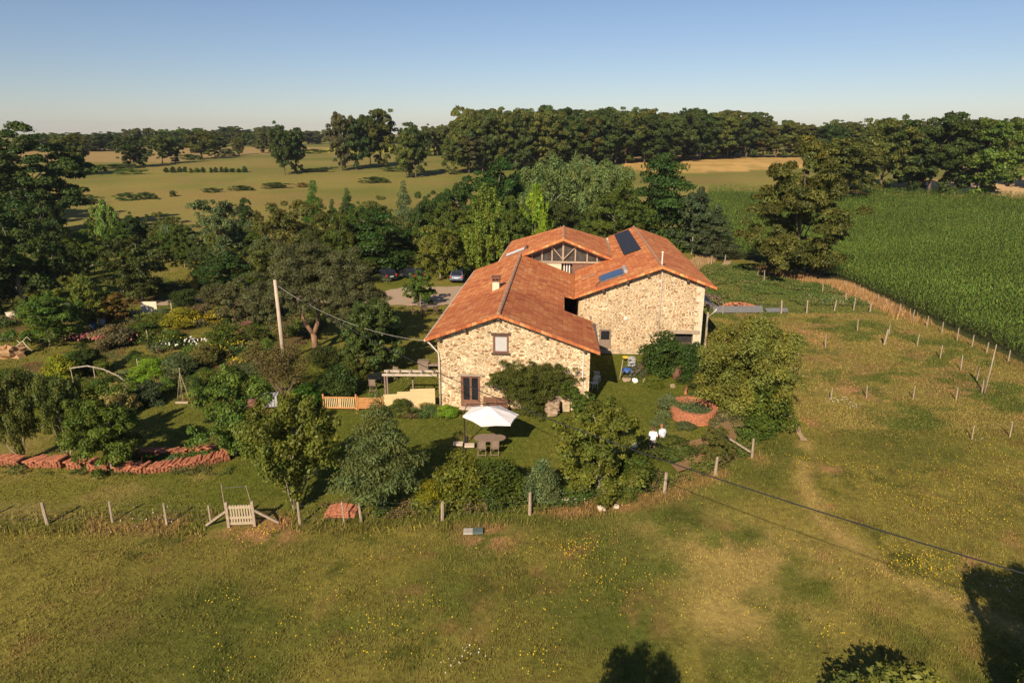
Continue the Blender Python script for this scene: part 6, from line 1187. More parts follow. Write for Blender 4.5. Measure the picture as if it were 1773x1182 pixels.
# field gate
G=thing('field_gate','wooden slatted field gate with two slanting braces and tall thin rods','gate',(-13.3,29.5,0),R(4))
for sx in(-.62,.62):
    mb=MB(); mb.box(sx-.07,sx+.07,-.07,.07,-.1,1.32); mb.build('post',M['postwood'],G,bevel=.01)
mb=MB()
for k in range(8): mb.box(-.48+k*.13,-.48+k*.13+.075,-.02,.0,.08,1.16)
for z0 in(.1,.42,.98): mb.box(-.52,.55,-.05,-.021,z0,z0+.13)
mb.build('gate_leaf',M['gatewood'],G)
for sx in(-1,1): mb=MB(); mb.beam((sx*.66,0,.85),(sx*1.75,.1,.05),.10,.10); mb.build('brace',M['postwood'],G)
mb=MB(); mb.tube([(-.7,0,.9),(-.72,0,2.35)],.02,5); mb.build('rod',M['postwood'],G); mb=MB(); mb.tube([(.6,0,1.1),(.42,.0,2.2)],.02,5); mb.build('rod',M['postwood'],G)
mb=MB(); mb.tube([(-.72,0,2.1),(.43,0,2.15)],.008,4); mb.build('string',M['metal'],G)
# stacked tile walls
def tile_wall(label,cl,h,name='tile_wall',th=.55,courses=4):
    """low wall of stacked half-round tiles following a line"""
    t=thing(name,label,'tile stack',(cl[0][0],cl[0][1],0)); g=random.Random(int(cl[0][0]*10)); pts=[Vector((p[0]-cl[0][0],p[1]-cl[0][1],0)) for p in cl]; mb=MB(); top=MB()
    segs=[]; 
    for a,b in zip(pts,pts[1:]):
        L=(b-a).length; k=max(1,int(L/.17)); 
        for j in range(k): segs.append((a.lerp(b,(j+.5)/k),(b-a).normalized(),a.lerp(b,(j+.5)/k)))
    for p,d,_ in segs:
        nrm=Vector((-d.y,d.x,0)); hh=h*g.uniform(.72,1.12); drop=g.random()<.07
        for c in range(courses):
            z0=hh*c/courses; o=nrm*g.uniform(-.03,.03)+d*g.uniform(-.03,.03); r=.085
            q=p+o; vs=[];n=5
            for e in(-1,1):
                for j in range(n):
                    tt=math.pi*j/(n-1); vs.append(q+nrm*(e*th/2)+d*(math.cos(tt)*r)+Vector((0,0,z0+math.sin(tt)*hh/courses*1.05)))
            mb.add(vs,[(j,j+1,j+1+n,j+n) for j in range(n-1)]+[tuple(range(n)),tuple(reversed(range(n,2*n)))])
        if drop: continue
        Rz=Matrix.Rotation(g.uniform(-.22,.22),4,'Z')
        s=d*.07; r=.10; n=6; vs=[]
        for e,zz in((-1,.0),(1,.10)):
            for j in range(n):
                tt=math.pi*j/(n-1); vs.append(p+Rz@(s*e*2+nrm*(e*th*.58)+d*(math.cos(tt)*r))+Vector((0,0,hh+zz*.6+math.sin(tt)*r)))
        top.add(vs,[(j,j+1,j+1+n,j+n) for j in range(n-1)]+[tuple(range(n)),tuple(reversed(range(n,2*n)))])
    mb.build('stacked_courses',M['terracotta'],t); top.build('top_course',M['terracotta2'],t); return t
tile_wall('long stack of roof tiles at the very left edge of the tile walls',[(-31.5,35.9),(-28.5,35.9)],.42)
tile_wall('second stack of roof tiles from the left between two bare trunks',[(-28.1,35.9),(-26.0,35.8)],.40)
tile_wall('shortest stack of roof tiles between the slim trunks',[(-25.6,35.7),(-24.7,35.6)],.42)
tile_wall('stack of roof tiles just left of the bushy tree trunk',[(-24.3,35.5),(-23.1,35.4)],.4)
tile_wall('long curved wall of stacked roof tiles ending by the light green tree',[(-22.6,35.2),(-21,35.1),(-19.5,35.4),(-18.2,35.9),(-16.8,36.8)],.36)
tile_wall('back row of stacked roof tiles closing the curved planting bed',[(-16.7,37.2),(-17.7,37.7),(-19,37.6),(-20.2,37.2),(-22.8,37.1)],.3,courses=3)
# tile mound
T=thing('tile_pile','mound of leaning roof tiles behind the front wire fence','tile pile',(-8.6,30.5,0)); mb=MB(); g=random.Random(3)
for i in range(15):
    a=-.7+i*.1; hh=.48*math.sqrt(max(0,1-(a/.8)**2)); 
    for c in range(3):
        z0=hh*c/3; vs=[];n=5
        for e in(-1,1):
            for j in range(n): tt=math.pi*j/(n-1); vs.append((a+math.cos(tt)*.085+e*.05+g.uniform(-.03,.03),e*.28+g.uniform(-.03,.03),z0+.12*(e>0)+math.sin(tt)*.10))
        mb.add(vs,[(j,j+1,j+1+n,j+n) for j in range(n-1)]+[tuple(range(n)),tuple(reversed(range(n,2*n)))])
mb.build('tiles',M['terracotta2'],T)
# spiral bed
S=thing('spiral_herb_bed','round spiral bed walled with upright orange brick tiles on the lawn','planter',(12.35,43.1,0)); mb=MB(); g=random.Random(6); n=120
for i in range(n):
    t=i/n; a=R(150)+t*R(470); rr=1.42-1.5*max(0,t-.74); z1=.80 if t<.7 else .8-.5*(t-.7); x,y=rr*math.cos(a),rr*math.sin(a)*1.12
    Mx=Matrix.Translation((x,y,0))@Matrix.Rotation(a,4,'Z'); nb=5
    for c in range(nb):
        zz=z1*c/nb; mb.box(-.13+g.uniform(-.02,.02),.13+g.uniform(-.02,.03),-.05,.05,zz+.01,zz+z1/nb-.005,0,Mx@Matrix.Rotation(g.uniform(-.1,.1),4,'Z'))
mb.build('brick_ring',M['bricks'],S)
mb=MB(); mb.lathe([(1.28,0),(1.28,.38),(.8,.45),(0.01,.5)],24); mb.build('soil',M['darksoil'],S)
# ---------------- terrace, timber walls, pergola ----------------
T=thing('timber_wall','low stepped wall of pale new timber boards left of the farmhouse','wall',(-8.9,44.1,0),R(5)); mb=MB(); tops=[(0,.95,1.18),(.95,1.85,1.34),(1.85,3.55,1.52)]
for a,b,z1 in tops:
    k=0; zz=0
    while zz<z1-.02:
        mb.box(a,b-.004,-.03+.008*(k%2),.03,zz+.005,min(zz+.165,z1)); zz+=.17; k+=1
mb.build('boards',M['paletimber'],T); mb=MB()
for a in(.05,1.2,2.3,3.4): mb.box(a,a+.09,.031,.12,0,1.15)
mb.build('support_post',M['paletimber'],T)
P_=thing('pergola','bare pergola with two long pale beams left of the farmhouse','pergola',(-9.1,45.3,0),R(-1))
for yy in(-.25,.55): mb=MB(); mb.box(0,3.85,yy-.06,yy+.06,2.22,2.36); mb.build('beam',M['pergola'],P_)
for a,b in((.12,-.25),(.12,.55),(1.95,.55)): mb=MB(); mb.box(a,a+.1,b-.05,b+.05,0,2.218); mb.build('post',M['greywood'],P_)
mb=MB()
for k in range(5): mb.box(.3+k*.8,.36+k*.8,-.2,.5,2.362,2.40)
mb.build('cross_slats',M['pergola'],P_)
F_=thing('slatted_gate','orange wooden gate of upright slats on the lawn edge','gate',(-13.2,44.3,0),R(-2))
for a in(0,2.3): mb=MB(); mb.box(a,a+.1,-.05,.05,0,1.15); mb.build('post',M['orangewood'],F_)
mb=MB(); mb.box(.1,2.3,-.03,.03,.85,.95); mb.box(.1,2.3,-.03,.03,.08,.18); mb.box(1.15,1.22,-.03,.03,.18,.85); mb.build('rail',M['orangewood'],F_)
mb=MB()
for k in range(16): mb.box(.17+k*.132,.23+k*.132,-.022,.022,.18,.85)
mb.build('slats',M['paletimber'],F_)
F2=thing('board_fence','short orange fence of horizontal boards right of the slatted gate','fence',(-10.75,44.2,0)); mb=MB()
for k in range(6): mb.box(0,1.75,-.02,.02,.1+k*.14,.21+k*.14)
mb.build('boards',M['orangewood'],F2); mb=MB(); mb.box(1.7,1.78,-.05,.05,0,1.); mb.box(-.02,.05,-.05,.05,0,1.0); mb.build('post',M['orangewood'],F2)
# bench against the house, boulder, jar
def slat_bench(name,label,cat,loc,rz,L,m):
    t=thing(name,label,cat,loc,rz); 
    mb=MB(); [mb.box(0,L,-.42+k*.1,-.34+k*.1,.42,.45) for k in range(5)]; mb.build('seat',M[m],t)
    mb=MB(); [mb.box(0,L,.06,.09,.55+k*.11,.63+k*.11) for k in range(4)]; mb.build('backrest',M[m],t)
    for a in(.03,L/2-.03,L-.09):
        mb=MB(); mb.box(a,a+.06,-.40,-.34,0,.418); mb.box(a,a+.06,.0,.058,0,1.0); mb.build('leg',M[m],t)
    return t
slat_bench('garden_bench','reddish brown slatted bench against the farmhouse front wall','bench',(-2.0,44.15,0),YAW,1.75,'brownwood')
B=thing('stone_trough','rough brown boulder trough under the climber by the house wall','stone',(2.75,43.35,0)); g=random.Random(9)
def rock(mb,c,r,seed,sq=.8,n=12):
    g=random.Random(seed); ph=[(g.uniform(0,6.28),g.uniform(0,6.28),g.uniform(1.5,4)) for _ in range(5)]; vs=[];fs=[]; m=8
    for i in range(m+1):
        th=math.pi*i/m
        for j in range(n):
            p=2*math.pi*j/n; d=1+.12*sum(math.sin(a+k*p)*math.sin(b+k*th) for a,b,k in ph); x,y,z=math.sin(th)*math.cos(p),math.sin(th)*math.sin(p),math.cos(th)
            q=.72; f=lambda v: math.copysign(abs(v)**q,v); vs.append((c[0]+f(x)*r[0]*d,c[1]+f(y)*r[1]*d,c[2]+f(z)*r[2]*d))
    for i in range(m):
        for j in range(n): fs.append((i*n+j,i*n+(j+1)%n,(i+1)*n+(j+1)%n,(i+1)*n+j))
    mb.add(vs,fs)
mb=MB(); rock(mb,(0,0,.25),(.5,.4,.32),1); mb.build('lower_stone',M['rock'],B); mb=MB(); rock(mb,(.05,.05,.75),(.48,.38,.26),2); mb.build('upper_stone',M['rock'],B)
mb=MB(); mb.lathe([(.08,0),(.17,.1),(.19,.22),(.12,.36),(.10,.4)],14); o=mb.build('jar',M['potbrown'],smooth=True); o.location=(2.62,43.4,.98); tag(o,'dark brown glazed jar standing on the boulder trough','jar')
mb=MB(); mb.box(-.25,.25,-.1,.1,0,.7); o=mb.build('stone_ledge',M['plinth'],bevel=.02); o.location=(3.75,43.95,0); tag(o,'pale masonry ledge between boulder and bright climber','ledge')
# ---------------- parasol, table, chairs ----------------
U=thing('parasol','white cantilever parasol over the wooden table on the lawn','parasol',(-1.42,37.9,0)); n=6; rr=1.72; apex=Vector((.05,.0,2.86)); tilt=Matrix.Rotation(R(4),4,'Y')
rim=[tilt@Vector((rr*math.cos(2*math.pi*(k+.22)/n),rr*.95*math.sin(2*math.pi*(k+.22)/n),2.30)) for k in range(n)]
mb=MB(); 
vs=[];fs=[]
for k in range(n):
    a,b=rim[k],rim[(k+1)%n]; m1=(a+apex)/2+Vector((0,0,-.02)); m2=(b+apex)/2+Vector((0,0,-.02)); mm=(m1+m2)/2+Vector((0,0,-.03)); e=(a+b)/2+Vector((0,0,.02)); e=e+(apex-e)*.03; e.z-=.02; i=len(vs)
    vs+=[apex,m1,mm,m2,a,e,b]; fs+=[(i,i+1,i+2),(i,i+2,i+3),(i+1,i+4,i+5,i+2),(i+2,i+5,i+6,i+3)]
    vs+=[a+Vector((0,0,-.10)),e+Vector((0,0,-.09)),b+Vector((0,0,-.10))]; fs+=[(i+4,i+7,i+8,i+5),(i+5,i+8,i+9,i+6)]
mb.add(vs,fs); mb.build('canopy',M['white'],U)
mb=MB(); [mb.tube([apex+Vector((0,0,-.06)),r_+Vector((0,0,-.03))],.012,4) for r_ in rim]; mb.tube([apex+Vector((0,0,-.5)),apex+Vector((0,0,.05))],.03,6); mb.build('ribs',M['darkmetal'],U)
mb=MB(); mb.tube([(-1.5,.75,0),(-1.5,.75,2.3)],.04,8); mb.tube([(-1.5,.75,2.2),(-1.3,.6,2.75),(0,0,3.0),(.05,0,2.86)],.03,6); mb.build('pole',M['darkmetal'],U)
mb=MB(); mb.box(-1.6,-1.4,-.35,1.85,.01,.05); mb.box(-2.3,-.7,.65,.85,.051,.09); mb.build('base_cross',M['darkmetal'],U)
for k,(a,b) in enumerate(((-2.1,.25),(-1.35,.15))): 
    mb=MB(); mb.box(a,a+.6,b,b+.45,.095,.2); o=mb.build('paving_slab',M['slab'],bevel=.012); o.location=(-1.55,37.9,0); o.rotation_euler=(0,0,R(-3+5*k)); tag(o,'pale stone slab weighting the parasol foot, '+('left one' if k==0 else 'nearer the table'),'slab')
T=thing('garden_table','oval brown wooden table under the white parasol','table',(-1.35,38.1,0)); mb=MB(); n=36; vs=[]
for zz in(.70,.74):
    for k in range(n): t=2*math.pi*k/n; vs.append((.98*math.cos(t),.58*math.sin(t)*(1-.10*math.exp(-(math.cos(t)/.25)**2)),zz))
mb.add(vs,[tuple(reversed(range(n))),tuple(range(n,2*n))]+[(k,(k+1)%n,(k+1)%n+n,k+n) for k in range(n)]); mb.build('tabletop',M['greywood'],T)
for a in(-.55,.55):
    for b in(-.3,.3): mb=MB(); mb.box(a-.03,a+.03,b-.03,b+.03,0,.698); mb.build('leg',M['greywood'],T)
def chair(label,x,y,rz,m='greywood',group=None,open_=0):
    t=thing('garden_chair',label,'chair',(x,y,0),rz,group); w2=.25
    mb=MB(); [mb.box(-w2,w2,-.22+k*.085,-.155+k*.085,.43,.45) for k in range(5)]; mb.build('seat',M[m],t)
    mb=MB(); [mb.box(-w2+.02,w2-.02,-.27-.02*k,-.25-.02*k,.52+k*.1,.60+k*.1) for k in range(5)]; mb.build('backrest',M[m],t)
    for sx in(-w2,w2-.04):
        mb=MB(); mb.beam((sx+.02,.24,0),(sx+.02,-.30,.62),.035,.03); mb.beam((sx+.02,-.32,0),(sx+.02,.2,.43),.035,.03); mb.beam((sx+.02,-.24,.45),(sx+.02,-.38,1.02),.035,.035); mb.build('leg',M[m],t)
    mb=MB(); mb.box(-w2,w2,-.33,-.30,.10,.14); mb.build('stretcher',M[m],t); return t
chair('wooden folding chair at the parasol table, left of the pair',-1.80,37.25,0,group='chairs at the parasol table')
chair('wooden folding chair at the parasol table, right of the pair',-1.05,37.3,R(4),group='chairs at the parasol table')
# left garden table with black top
T=thing('garden_table','dark round table in the shade under the olive tree','table',(-10.3,49.1,0)); mb=MB(); mb.lathe([(.75,.72),(.78,.74),(.75,.77)],20); mb.build('tabletop',M['glass'],T)
for a in(-.4,.4):
    for b in(-.4,.4): mb=MB(); mb.box(a-.03,a+.03,b-.03,b+.03,0,.72); mb.build('leg',M['darkmetal'],T)
chair('wooden chair in front of the dark shaded table',-10.4,47.9,0,group='chairs round the dark shaded table')
chair('reclined chair left of the dark shaded table',-12.0,49.0,R(-70),group='chairs round the dark shaded table')
chair('chair behind and right of the dark shaded table',-9.3,50.2,R(150),group='chairs round the dark shaded table')
# terrace table by the drive
T=thing('garden_table','grey table set in the sun beside the gravel drive','table',(-8.9,71.0,0)); mb=MB(); mb.box(-.9,.9,-.45,.45,.71,.75); mb.build('tabletop',M['greywood'],T)
for a in(-.8,.8):
    for b in(-.35,.35): mb=MB(); mb.box(a-.03,a+.03,b-.03,b+.03,0,.71); mb.build('leg',M['greywood'],T)
chair('pale high backed chair at the left end of the table by the drive',-10.4,70.8,R(-80),'paletimber','chairs at the table by the drive')
chair('dark chair in front of the table by the drive, left one',-9.2,70.0,0,'darkwood','chairs at the table by the drive')
chair('dark chair in front of the table by the drive, right one',-8.1,70.2,R(10),'darkwood','chairs at the table by the drive')
# brick barbecue and crate left of the house
mb=MB(); mb.box(-.4,.4,-.3,.3,0,.7); mb.box(-.46,.46,-.36,.36,.7,.8); mb.box(.42,1.4,-.25,.25,.4,.55); mb.box(1.2,1.38,-.22,.22,0,.398); o=mb.build('wooden_crate',M['greywood'],bevel=.01); o.location=(-7.2,52.6,0); tag(o,'grey wooden chest with side shelf in the shade left of the farmhouse','chest')
# white plastic chairs in the shaded yard
def white_chair(label,x,y,rz):
    t=thing('plastic_chair',label,'chair',(x,y,0),rz,'white chairs in the shaded yard'); mb=MB(); mb.box(-.24,.24,-.24,.24,.42,.46); mb.build('seat',M['whitepaint'],t,bevel=.01); mb=MB(); [mb.box(-.22+k*.11,-.16+k*.11,.2,.24,.46,.88) for k in range(4)]; mb.box(-.24,.24,.2,.24,.86,.93); mb.build('backrest',M['whitepaint'],t)
    for a in(-.22,.18):
        for b in(-.22,.18): mb=MB(); mb.box(a,a+.04,b,b+.04,0,.42); mb.build('leg',M['whitepaint'],t)
white_chair('white plastic chair in the shade beside the farmhouse, nearer one',6.2,48.4,R(200)); white_chair('white plastic chair in the shade beside the farmhouse, farther one',6.6,49.8,R(160))
# ---------------- bicycles, stake, tarp ----------------
def bicycle(label,x,y,rz,col,lean=.12):
    t=thing('bicycle',label,'bicycle',(x,y,0),rz,'bicycles leaning by the small tree'); t.rotation_euler=(lean,0,rz)
    for wx in(-.52,.52):
        mb=MB(); n=20; mb.tube([(wx+.33*math.cos(2*math.pi*k/n),0,.34+.33*math.sin(2*math.pi*k/n)) for k in range(n+1)],.018,5,cap=False); wv=mb.build('wheel',M['tyre'],t)
        mb=MB(); [mb.tube([(wx,0,.34),(wx+.31*math.cos(a),0,.34+.31*math.sin(a))],.004,3) for a in np.linspace(0,2*math.pi,10,endpoint=False)]; mb.build('spokes',M['metal'],wv)
    mb=MB(); A=(-.52,0,.34);Bq=(-.1,0,.32);Cq=(-.18,0,.82);D=(.32,0,.85);E_=(.52,0,.34)
    for a,b in((A,Bq),(A,Cq),(Bq,Cq),(Cq,D),(Bq,D),(D,E_)): mb.tube([a,b],.017,6)
    mb.build('frame',M[col],t)
    mb=MB(); mb.box(-.30,-.06,-.06,.06,.86,.91); mb.build('saddle',M['tyre'],t); mb=MB(); mb.tube([(.30,-.28,.98),(.34,0,.97),(.30,.28,.98)],.014,5); mb.tube([(.32,0,.85),(.34,0,.97)],.014,5); mb.build('handlebar',M['metal'],t)
bicycle('silver grey bicycle lying nearest the lawn beside the blue tarp',9.6,50.3,R(15),'metal'); bicycle('rusty bicycle leaning behind the silver one',9.9,51.0,R(5),'rust'); bicycle('third bicycle standing against the dark green tree',10.3,51.9,R(60),'rust'); bicycle('bicycle at the back under the tree edge',9.7,52.6,R(20),'metal')
pole('wooden_stake','leaning reddish stake left of the bicycles','stake',8.45,50.5,1.5,.045,(.25,.3))
mb=MB(); g=random.Random(5); nx_=9
vs=[(-.4+.8*i/(nx_-1),-.28+.56*j/(nx_-1),.5+.25*math.sin(i*1.3+j)*.5-.5*((i/(nx_-1)-.5)**2+(j/(nx_-1)-.5)**2)) for j in range(nx_) for i in range(nx_)]; mb.add(vs,[(j*nx_+i,j*nx_+i+1,(j+1)*nx_+i+1,(j+1)*nx_+i) for j in range(nx_-1) for i in range(nx_-1)]); o=mb.build('blue_tarpaulin',M['tarp'],smooth=True); o.location=(9.1,51.1,.1); tag(o,'crumpled blue tarpaulin draped beside the leaning stake','tarp')
mb=MB(); mb.box(-.3,.3,-.25,.25,0,.7); mb.lathe([(.3,.7),(.32,.74),(.3,.78)],4); o=mb.build('storage_bin',M['greysack'],bevel=.03); o.location=(9.9,53.6,0); tag(o,'grey bin standing behind the bicycles','bin')
mb=MB(); mb.lathe([(.3,0),(.32,.04),(.12,.1),(.03,.12)],14); o=mb.build('yellow_lid',M['yellow']); o.location=(9.6,54.6,.4); tag(o,'yellow plastic lid by the barn wall behind the bicycles','lid')
mb=MB(); rock(mb,(0,0,.15),(.2,.16,.17),7); o=mb.build('white_bag',M['white'],smooth=True); o.location=(9.55,49.7,0); tag(o,'small white bag on the grass in front of the bicycles','bag')
for i,(a,b,s) in enumerate(((8.8,50.0,.22),(9.1,50.0,.2),(10.4,49.7,.24),(10.8,49.5,.25),(11.2,49.2,.22),(12.2,48.6,.2))):
    mb=MB(); rock(mb,(0,0,s*.5),(s,s*.8,s*.7),30+i); o=mb.build('edging_stone',M['rock']); o.location=(a,b,0); tag(o,'rough edging stone along the bed by the bicycles','stone','edging stones along the bed')
mb=MB(); mb.box(-.6,.6,-.08,.08,0,.3); o=mb.build('tile_edging',M['terracotta2'],bevel=.02); o.location=(13.0,47.6,0); o.rotation_euler=(0,0,R(70)); tag(o,'short orange tile edging between the dark bush and the olive bush','edging')
mb=MB(); mb.lathe([(.55,0),(.65,.35),(.35,.85),(.1,1.)],9); o=mb.build('compost_heap',M['rust']); o.location=(13.2,50.6,0); tag(o,'brown heap under the dark green leafy trees','heap')
# ---------------- brown boards, brace, bags ----------------
def lean_board(label,c,w_,d_,rz,tilt):
    mb=MB(); mb.box(-w_/2,w_/2,-d_/2,d_/2,-.02,.02); 
    for k in range(int(d_/.16)): mb.box(-w_/2,w_/2,-d_/2+k*.16,-d_/2+k*.16+.07,.021,.045)
    o=mb.build('brown_board',M['board']); o.location=c; o.rotation_euler=(R(tilt),0,R(rz)); return tag(o,label,'board')
lean_board('large brown ribbed board leaning left of the small reddish tree',(10.9,36.6,.55),2.3,1.4,28,38)
lean_board('upper brown board leaning right of the small reddish tree',(13.2,38.6,.8),1.5,1.25,40,52)
lean_board('long flat brown board at the foot of the fence by the low bush',(9.7,35.3,.25),1.0,.6,30,20)
mb=MB(); mb.lathe([(.16,0),(.22,.15),(.15,.4),(.05,.55)],9); o=mb.build('white_sack',M['white'],smooth=True); o.location=(7.5,38.2,0); tag(o,'small whitish sack half hidden by the pear tree','sack')
mb=MB(); mb.box(-.45,0,-.22,.22,0,.09,0); mb.box(.01,.5,-.22,.22,0,.11,1); o=mb.build('well_cover',[M['concrete'],M['greenlid']],bevel=.01); o.location=(-1.9,28.95,0); o.rotation_euler=(0,0,R(3)); tag(o,'half pale half grey green inspection box in the dry grass','box')
for i,(a,b,s) in enumerate(((4.6,31.0,.2),(5.4,31.2,.15),(2.9,31.8,.16),(2.3,32.2,.14))):
    mb=MB(); rock(mb,(0,0,s*.4),(s,s*.8,s*.7),50+i); o=mb.build('stone',M['slab']); o.location=(a,b,0); tag(o,'pale stone lying near the fence post below the pear tree','stone','pale stones near the fence')
# ---------------- things of the left garden ----------------
H=thing('hoop_trellis','rusty round hoop trellis on a thin stand before the apple tree','trellis',(-25.0,60.8,0)); mb=MB(); n=24; mb.tube([(1.0*.62*math.cos(2*math.pi*k/n),0,2.55+1.0*math.sin(2*math.pi*k/n)) for k in range(n+1)],.022,5,cap=False); mb.build('hoop',M['rust'],H); mb=MB(); mb.tube([(0,0,0),(0,0,1.55)],.03,6); mb.build('stand',M['rust'],H)
mb=MB(); mb.lathe([(.1,1.5),(.5,1.62),(.55,1.75),(.2,1.68)],10,(.5,0,0)); mb.build('basin',M['rust'],H)
mb=MB(); 
for a in range(5): t=2*math.pi*a/5; mb.tube([(.42*math.cos(t),.42*math.sin(t),0),(-.06*math.cos(t),-.06*math.sin(t),2.35)],.014,5)
o=mb.build('stick_tipi',M['gatewood']); o.location=(-23.9,46.3,0); tag(o,'tipi of pale sticks standing on the garden grass','trellis')
mb=MB(); mb.box(-.45,.45,-.06,.06,0,.12); o=mb.build('wood_edging',M['gatewood']); o.location=(-23.6,45.4,0); tag(o,'short pale plank on the ground at the stick tipi','plank')
A=thing('bent_branch_rail','long bent pale branch rail resting on low stakes','rail',(-31,48.6,0)); mb=MB(); mb.tube([(-2.7,.5,1.35),(-1.2,.35,1.6),(.2,0,1.45),(1.4,-.4,1.1),(2.3,-.8,.65)],[.05,.055,.05,.045,.03],6); mb.build('branch',M['bark_pale'],A)
for a,b,z in((-2.6,.5,1.4),(-.7,.25,1.6),(.5,-.1,1.4),(1.5,-.4,1.15)): mb=MB(); mb.tube([(a,b,0),(a,b,z)],.035,5); mb.build('stake',M['gatewood'],A)
mb=MB(); g=np.random.default_rng(3); rock(mb,(0,0,.3),(1.3,1.0,.55),61); o=mb.build('straw_mound',M['straw']); o.location=(-43.6,56.2,0); tag(o,'orange brown straw mound near the left edge of the garden','mound')
mb=MB(); mb.tube([(0,0,.6),(.7,.1,1.1),(1.0,0,1.3),(1.4,-.1,.8),(1.8,-.2,.5)],.05,6); mb.tube([(1.0,0,1.3),(1.2,.3,1.6),(1.6,.2,1.3)],.04,6); mb.tube([(.7,.1,1.1),(.3,.3,1.3)],.035,6); o=mb.build('driftwood_branch',M['gatewood'],smooth=True); o.location=(-43.2,56.3,0); tag(o,'pale bleached branch on the straw mound','branch')
mb=MB(); rock(mb,(0,0,.35),(1.25,.9,.42),63,n=14); o=mb.build('pale_boulder',M['slab'],smooth=True); o.location=(-51.2,68.7,0); tag(o,'pale tan boulder at the left edge beside the green apple tree','boulder')
for i,(a,b,h,r) in enumerate(((-41.8,65.6,1.5,.38),(-41.0,65.9,1.3,.35),(-41.4,65.0,1.0,.3))):
    mb=MB(); mb.lathe([(r*.7,0),(r,h*.3),(r*.9,h*.7),(r*.5,h*.9),(r*.55,h)],12); o=mb.build('water_butt',M['blueware' if i!=1 else 'whitepaint'],smooth=True); o.location=(a,b,0); tag(o,['tall blue pot in the group behind the leaning tree','white pot between the two blue ones','small blue pot in front of the tall one'][i],'pot')
mb=MB(); mb.lathe([(.25,0),(.3,.2),(.26,.4)],10); o=mb.build('bucket',M['greysack']); o.location=(-42.6,64.6,0); tag(o,'small grey bucket beside the blue pots','bucket')
mb=MB(); mb.box(-.8,.8,-.04,.04,.05,1.35); o=mb.build('pale_board',M['cream'],bevel=.01); o.location=(-38.6,70.4,0); o.rotation_euler=(R(-8),0,R(4)); tag(o,'pale pinkish board standing behind the long rail','board')
A=thing('low_rail','long low wooden rail under the pale board','rail',(-40.0,69.4,0)); mb=MB(); mb.box(0,4.4,-.06,.06,.45,.57); mb.build('rail',M['gatewood'],A)
for a in(0,2.2,4.3): mb=MB(); mb.box(a,a+.1,-.05,.05,0,.448 if a<4 else 1.5); mb.build('post',M['gatewood'],A)
Wt=thing('water_tank','whitish square water container half hidden at the light green tree','tank',(-17.0,44.9,0),R(8)); mb=MB(); mb.box(-.55,.5,-.5,.5,.1,.85); mb.build('container',M['greysack'],Wt,bevel=.05); mb=MB(); [mb.box(-.58+k*.215,-.555+k*.215,-.53,.53,.0,.88) for k in range(6)]; mb.build('cage',M['metal'],Wt)
mb=MB(); mb.lathe([(.3,0),(.33,.4),(.28,.75)],12); o=mb.build('barrel',M['rust'],smooth=True); o.location=(-18.1,44.3,0); tag(o,'rusty barrel left of the whitish container','barrel')
for i,(a,b,h) in enumerate(((-28.7,66.9,1.),(-33.6,60.2,1.2),(-21.2,56.0,.8),(-30.3,52.2,1.1),(-33.6,79,1.4))): pole('garden_stake',['short garden stake beside the apple tree foot','garden stake in the middle of the flower beds','little pale stake on the grass left of the electricity pole','dark charred stump-like stake by the small dark tree','stake beside the straw coloured grass'][i],'stake',-28.7+(a+28.7),b,h,.06,(.05,0))
# log pile by the cars
T=thing('log_pile','heap of brown branches and orange sawhorse behind the parked cars','log pile',(-18.4,97,0)); mb=MB(); g=random.Random(8)
for i in range(26): a,b=g.uniform(-1.6,1.6),g.uniform(-.8,.8); an=g.uniform(0,3.1); L=g.uniform(.8,1.5); z=g.uniform(.1,.7); mb.tube([(a-math.cos(an)*L,b-math.sin(an)*L*.5,z),(a+math.cos(an)*L,b+math.sin(an)*L*.5,z+g.uniform(-.1,.4))],.05,5)
mb.build('branches',M['rust'],T)
# firewood under the lean-to, tile pile, corrugated sheets
T=thing('firewood_stack','stack of grey brown firewood beside the barn','firewood',(21.9,73.3,0),R(-4)); mb=MB(); g=random.Random(14)
for i in range(70):
    a=g.uniform(-1.3,1.3); z=.12+(i%7)*.22; r=g.uniform(.07,.12); mb.tube([(a,-.45+g.uniform(-.1,.05),z),(a+g.uniform(-.2,.2),.5,z+g.uniform(-.05,.05))],r,6)
mb.build('logs',M['bark'],T)
T=thing('tile_pile','loose pile of orange roof tiles behind the corrugated sheets','tile pile',(24.9,73.0,0)); mb=MB(); g=random.Random(15)
for i in range(130):
    a=g.uniform(-1.9,1.9); b=g.uniform(-.5,.6); z=g.uniform(0,.75)*(1-abs(a)/2.6); Mx=Matrix.Translation((a,b,z))@Matrix.Rotation(g.uniform(0,3.1),4,'Z')@Matrix.Rotation(g.uniform(-.5,.5),4,'X'); n=5; vs=[Mx@Vector((e*.22,math.cos(math.pi*j/4)*.1,math.sin(math.pi*j/4)*.1)) for e in(-1,1) for j in range(n)]; mb.add(vs,[(j,j+1,j+1+n,j+n) for j in range(n-1)])
mb.build('tiles',M['terracotta2'],T)
def corr(label,x,y,L,W,z,rz,tilt):
    mb=MB(); n=int(W/.04); vs=[(e*L/2,-W/2+W*k/n,.02*math.sin(k*1.2)+t) for t in(0,.012) for e in(-1,1) for k in range(n+1)]; q=n+1; fs=[]
    for k in range(n): fs+=[(k,k+1,q+k+1,q+k),(2*q+k,2*q+k+1,3*q+k+1,3*q+k)]
    mb.add(vs,fs); o=mb.build('corrugated_sheet',M['metal']); o.location=(x,y,z); o.rotation_euler=(R(tilt),0,R(rz)); return tag(o,label,'metal sheet')
corr('longest grey corrugated metal sheet lying below the orange tile pile',24.3,71.2,5.4,.8,.35,2,50); corr('shorter corrugated sheet between two paddock posts',28.6,71.5,2.4,.6,.2,3,35)
